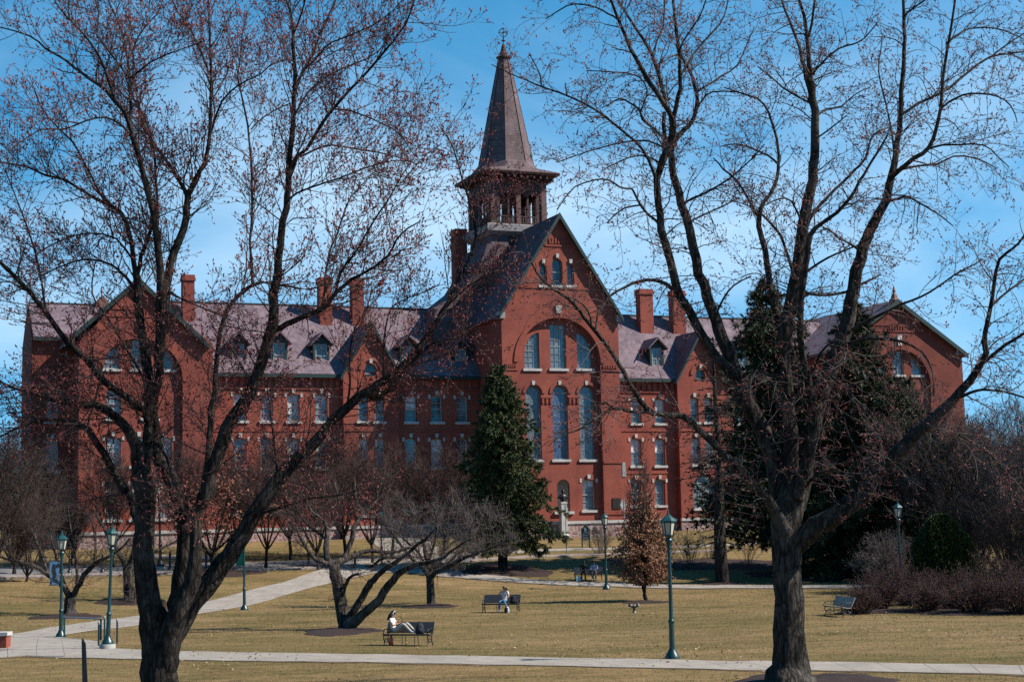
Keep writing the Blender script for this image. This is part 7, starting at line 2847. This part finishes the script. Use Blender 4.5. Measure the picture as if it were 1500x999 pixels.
J = joints((-.56, 0, .57), (-.63, .02, .74), (-.67, .02, .93), (-.655, .02, 1.06), (-.64, .02, 1.12), (-.60, .02, 1.22), (-.55, .02, 1.19), (-.605, .02, 1.28),
           dict(L=((-.655, .185, 1.0), (-.53, .235, .78), (-.35, .11, .85), (-.285, .06, .89)), R=((-.655, -.155, 1.0), (-.53, -.215, .77), (-.35, -.085, .84), (-.285, -.025, .88))),
           dict(L=((-.50, .09, .56), (-.07, .10, .85), (.24, .10, .535), (.38, .10, .51)), R=((-.50, -.09, .56), (-.14, -.11, .84), (.17, -.12, .535), (.31, -.12, .51))))
person(g1, rad(-17), J, EDGES(1, 2, 3, 0), 'woman in white top and cream trousers sitting sideways on the front bench', ['skin', 'cloth white', 'cloth cream', 'cloth white'],
       parts=[('hair', 'hair dark', long_hair(.36)), ('headphones', 'cloth white', head_band)])
R1 = Matrix.Rotation(rad(-17), 3, 'Z')
ph = MB()
ph.obox((0, 0, 0), (.004, 0, .01), (0, .038, 0), (-.02, 0, .072))
o = ph.build('phone', 'phone black')
o.location = g1 + R1 @ Vector((-.245, .02, .93)); o.rotation_euler = (0, 0, rad(-17))
tag(o, 'black phone held up by the woman on the front bench', 'phone')


def backpack(loc, rz, label, mat, s=1.0, cat='backpack', name='backpack'):
    root = empty(name, loc, rz)
    root.scale = (s, s, s)
    tag(root, label, cat)
    m_ = MB()
    secs = [(.17, .12, 0), (.185, .135, .08), (.175, .13, .22), (.15, .11, .34), (.10, .08, .42), (.03, .03, .45)]
    n = 14
    V, Fc = [], []
    for rx, ry, z in secs:
        for k in range(n):
            a = 2 * math.pi * k / n
            c, s_ = math.cos(a), math.sin(a)
            V.append((rx * math.copysign(abs(c) ** .7, c) + .04 * z, ry * math.copysign(abs(s_) ** .7, s_), z))
    for i in range(len(secs) - 1):
        for k in range(n):
            k2 = (k + 1) % n
            Fc.append((i * n + k, i * n + k2, i * n + n + k2, i * n + n + k))
    Fc += [tuple(range(n))[::-1], tuple(range((len(secs) - 1) * n, len(secs) * n))]
    m_.add(V, Fc, 0, True)
    m_.build('body', mat, root)
    m_ = MB()
    m_.blob((0, -.12, .14), (.12, .05, .11), 0, 10, 6)
    m_.build('front_pocket', mat, root)
    m_ = MB()
    m_.tube([(-.04, .05, .43), (-.03, .05, .50), (.03, .05, .50), (.05, .05, .43)], [.012] * 4, 6)
    for sg in (-1, 1):
        m_.tube([(sg * .07, .09, .40), (sg * .10, .17, .28), (sg * .12, .15, .10), (sg * .12, .10, .03)], [.018] * 4, 6, flat=.4)
    m_.build('strap', mat, root)
    return root


backpack(g1 + R1 @ Vector((.50, .02, .462)), rad(10), 'dark navy backpack standing on the front bench at the woman\'s feet', 'bag navy', .98)


def bottle(loc, label, mat, h=.27, r=.038, capm='cloth black', name='bottle', cat='bottle'):
    root = empty(name, loc)
    tag(root, label, cat)
    m_ = MB()
    m_.lathe([(r * .9, 0), (r, .01), (r, h * .68), (r * .8, h * .78), (r * .5, h * .84), (r * .5, h * .9)], sides=14)
    m_.build('body', mat, root)
    m_ = MB()
    m_.lathe([(r * .62, h * .87), (r * .62, h), (r * .4, h * 1.02)], sides=12)
    m_.build('cap', capm, root)
    return root


pp = onground(*(g1 + R1 @ Vector((-.72, -.06, 0))).xy)
bottle(pp, 'orange drink bottle on the grass under the front bench', 'bottle orange', .40, .085, 'bottle orange')

R2 = Matrix.Rotation(rad(-14), 3, 'Z')
bx = .18
J = joints((bx, .06, .56), (bx - .02, .09, .75), (bx, .07, .95), (bx + .01, .03, 1.08), (bx + .01, .0, 1.13), (bx + .02, -.05, 1.22), (bx - .02, -.09, 1.18), (bx + .03, -.05, 1.28),
           dict(L=((bx + .17, .06, 1.03), (bx + .25, -.06, .80), (bx + .10, -.20, .70), (bx + .04, -.24, .69)), R=((bx - .165, .05, 1.03), (bx - .25, -.13, .88), (bx - .11, -.17, 1.07), (bx - .06, -.15, 1.13))),
           dict(L=((bx + .09, .03, .55), (bx + .06, -.42, .63), (bx + .26, -.50, .28), (bx + .36, -.60, .22)), R=((bx - .09, .03, .55), (bx - .14, -.40, .54), (bx - .15, -.42, .11), (bx - .16, -.56, .05))))
person(g2, rad(-14), J, EDGES(1, 2, 3, 0), 'woman in white shirt and blue jeans sitting cross legged, head on her hand', ['skin', 'cloth white', 'cloth denim', 'cloth white'], parts=[('hair', 'hair brown', long_hair(.22))])
backpack(g2 + R2 @ Vector((.66, .02, .462)), rad(-14), 'black bag on the right end of the bench beside the woman in jeans', 'cloth black', .92, 'bag', 'shoulder_bag')
backpack(onground(*(g2 + R2 @ Vector((.42, -.42, 0))).xy), rad(30), 'small black bag on the grass at the feet of the woman in jeans', 'cloth black', .68, 'bag', 'shoulder_bag')
bottle(onground(*(g2 + R2 @ Vector((.52, -.52, 0))).xy), 'white cup on the grass in front of the bench with the woman in jeans', 'cloth white', .30, .065, 'cloth white', 'cup', 'cup')

R3 = Matrix.Rotation(rad(-6), 3, 'Z')
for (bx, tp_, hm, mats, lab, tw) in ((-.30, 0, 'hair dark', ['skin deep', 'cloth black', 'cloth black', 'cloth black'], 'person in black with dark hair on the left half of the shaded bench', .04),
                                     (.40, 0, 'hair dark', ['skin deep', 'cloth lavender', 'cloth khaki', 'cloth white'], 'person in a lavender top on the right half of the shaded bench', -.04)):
    J = joints((bx, .06, .56), (bx, .05, .75), (bx, .0, .94), (bx + tw * .3, -.05, 1.07), (bx + tw * .5, -.08, 1.12), (bx + tw, -.12, 1.21), (bx + tw * 2.2, -.17, 1.17), (bx + tw, -.11, 1.28),
               dict(L=((bx + .17, .0, 1.01), (bx + .23, -.12, .78), (bx + .10, -.30, .72), (bx + .05, -.36, .72)), R=((bx - .17, .0, 1.01), (bx - .23, -.12, .78), (bx - .10, -.30, .72), (bx - .05, -.36, .72))),
               dict(L=((bx + .09, .03, .55), (bx + .12, -.42, .54), (bx + .11, -.44, .11), (bx + .12, -.58, .05)), R=((bx - .09, .03, .55), (bx - .12, -.42, .54), (bx - .11, -.40, .11), (bx - .12, -.54, .05))))
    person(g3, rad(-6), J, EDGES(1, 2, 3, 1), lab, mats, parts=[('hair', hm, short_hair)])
root = empty('shopping_bag', onground(*(g3 + R3 @ Vector((-.68, -.40, 0))).xy), rad(12))
tag(root, 'white carrier bag on the ground by the left leg of the shaded bench', 'bag')
m_ = MB()
m_.add([(-.17, -.09, 0), (.17, -.09, 0), (.17, .09, 0), (-.17, .09, 0), (-.19, -.07, .34), (.18, -.08, .32), (.19, .07, .33), (-.18, .08, .35)],
       [(0, 3, 2, 1), (0, 1, 5, 4), (1, 2, 6, 5), (2, 3, 7, 6), (3, 0, 4, 7), (4, 5, 6, 7)])
m_.build('body', 'cloth white', root)
for sg in (-1, 1):
    m_ = MB()
    m_.tube([(-.09, sg * .07, .33), (-.05, sg * .06, .45), (.05, sg * .06, .45), (.09, sg * .07, .33)], [.010] * 4, 6)
    m_.build('handle', 'cloth white', root)
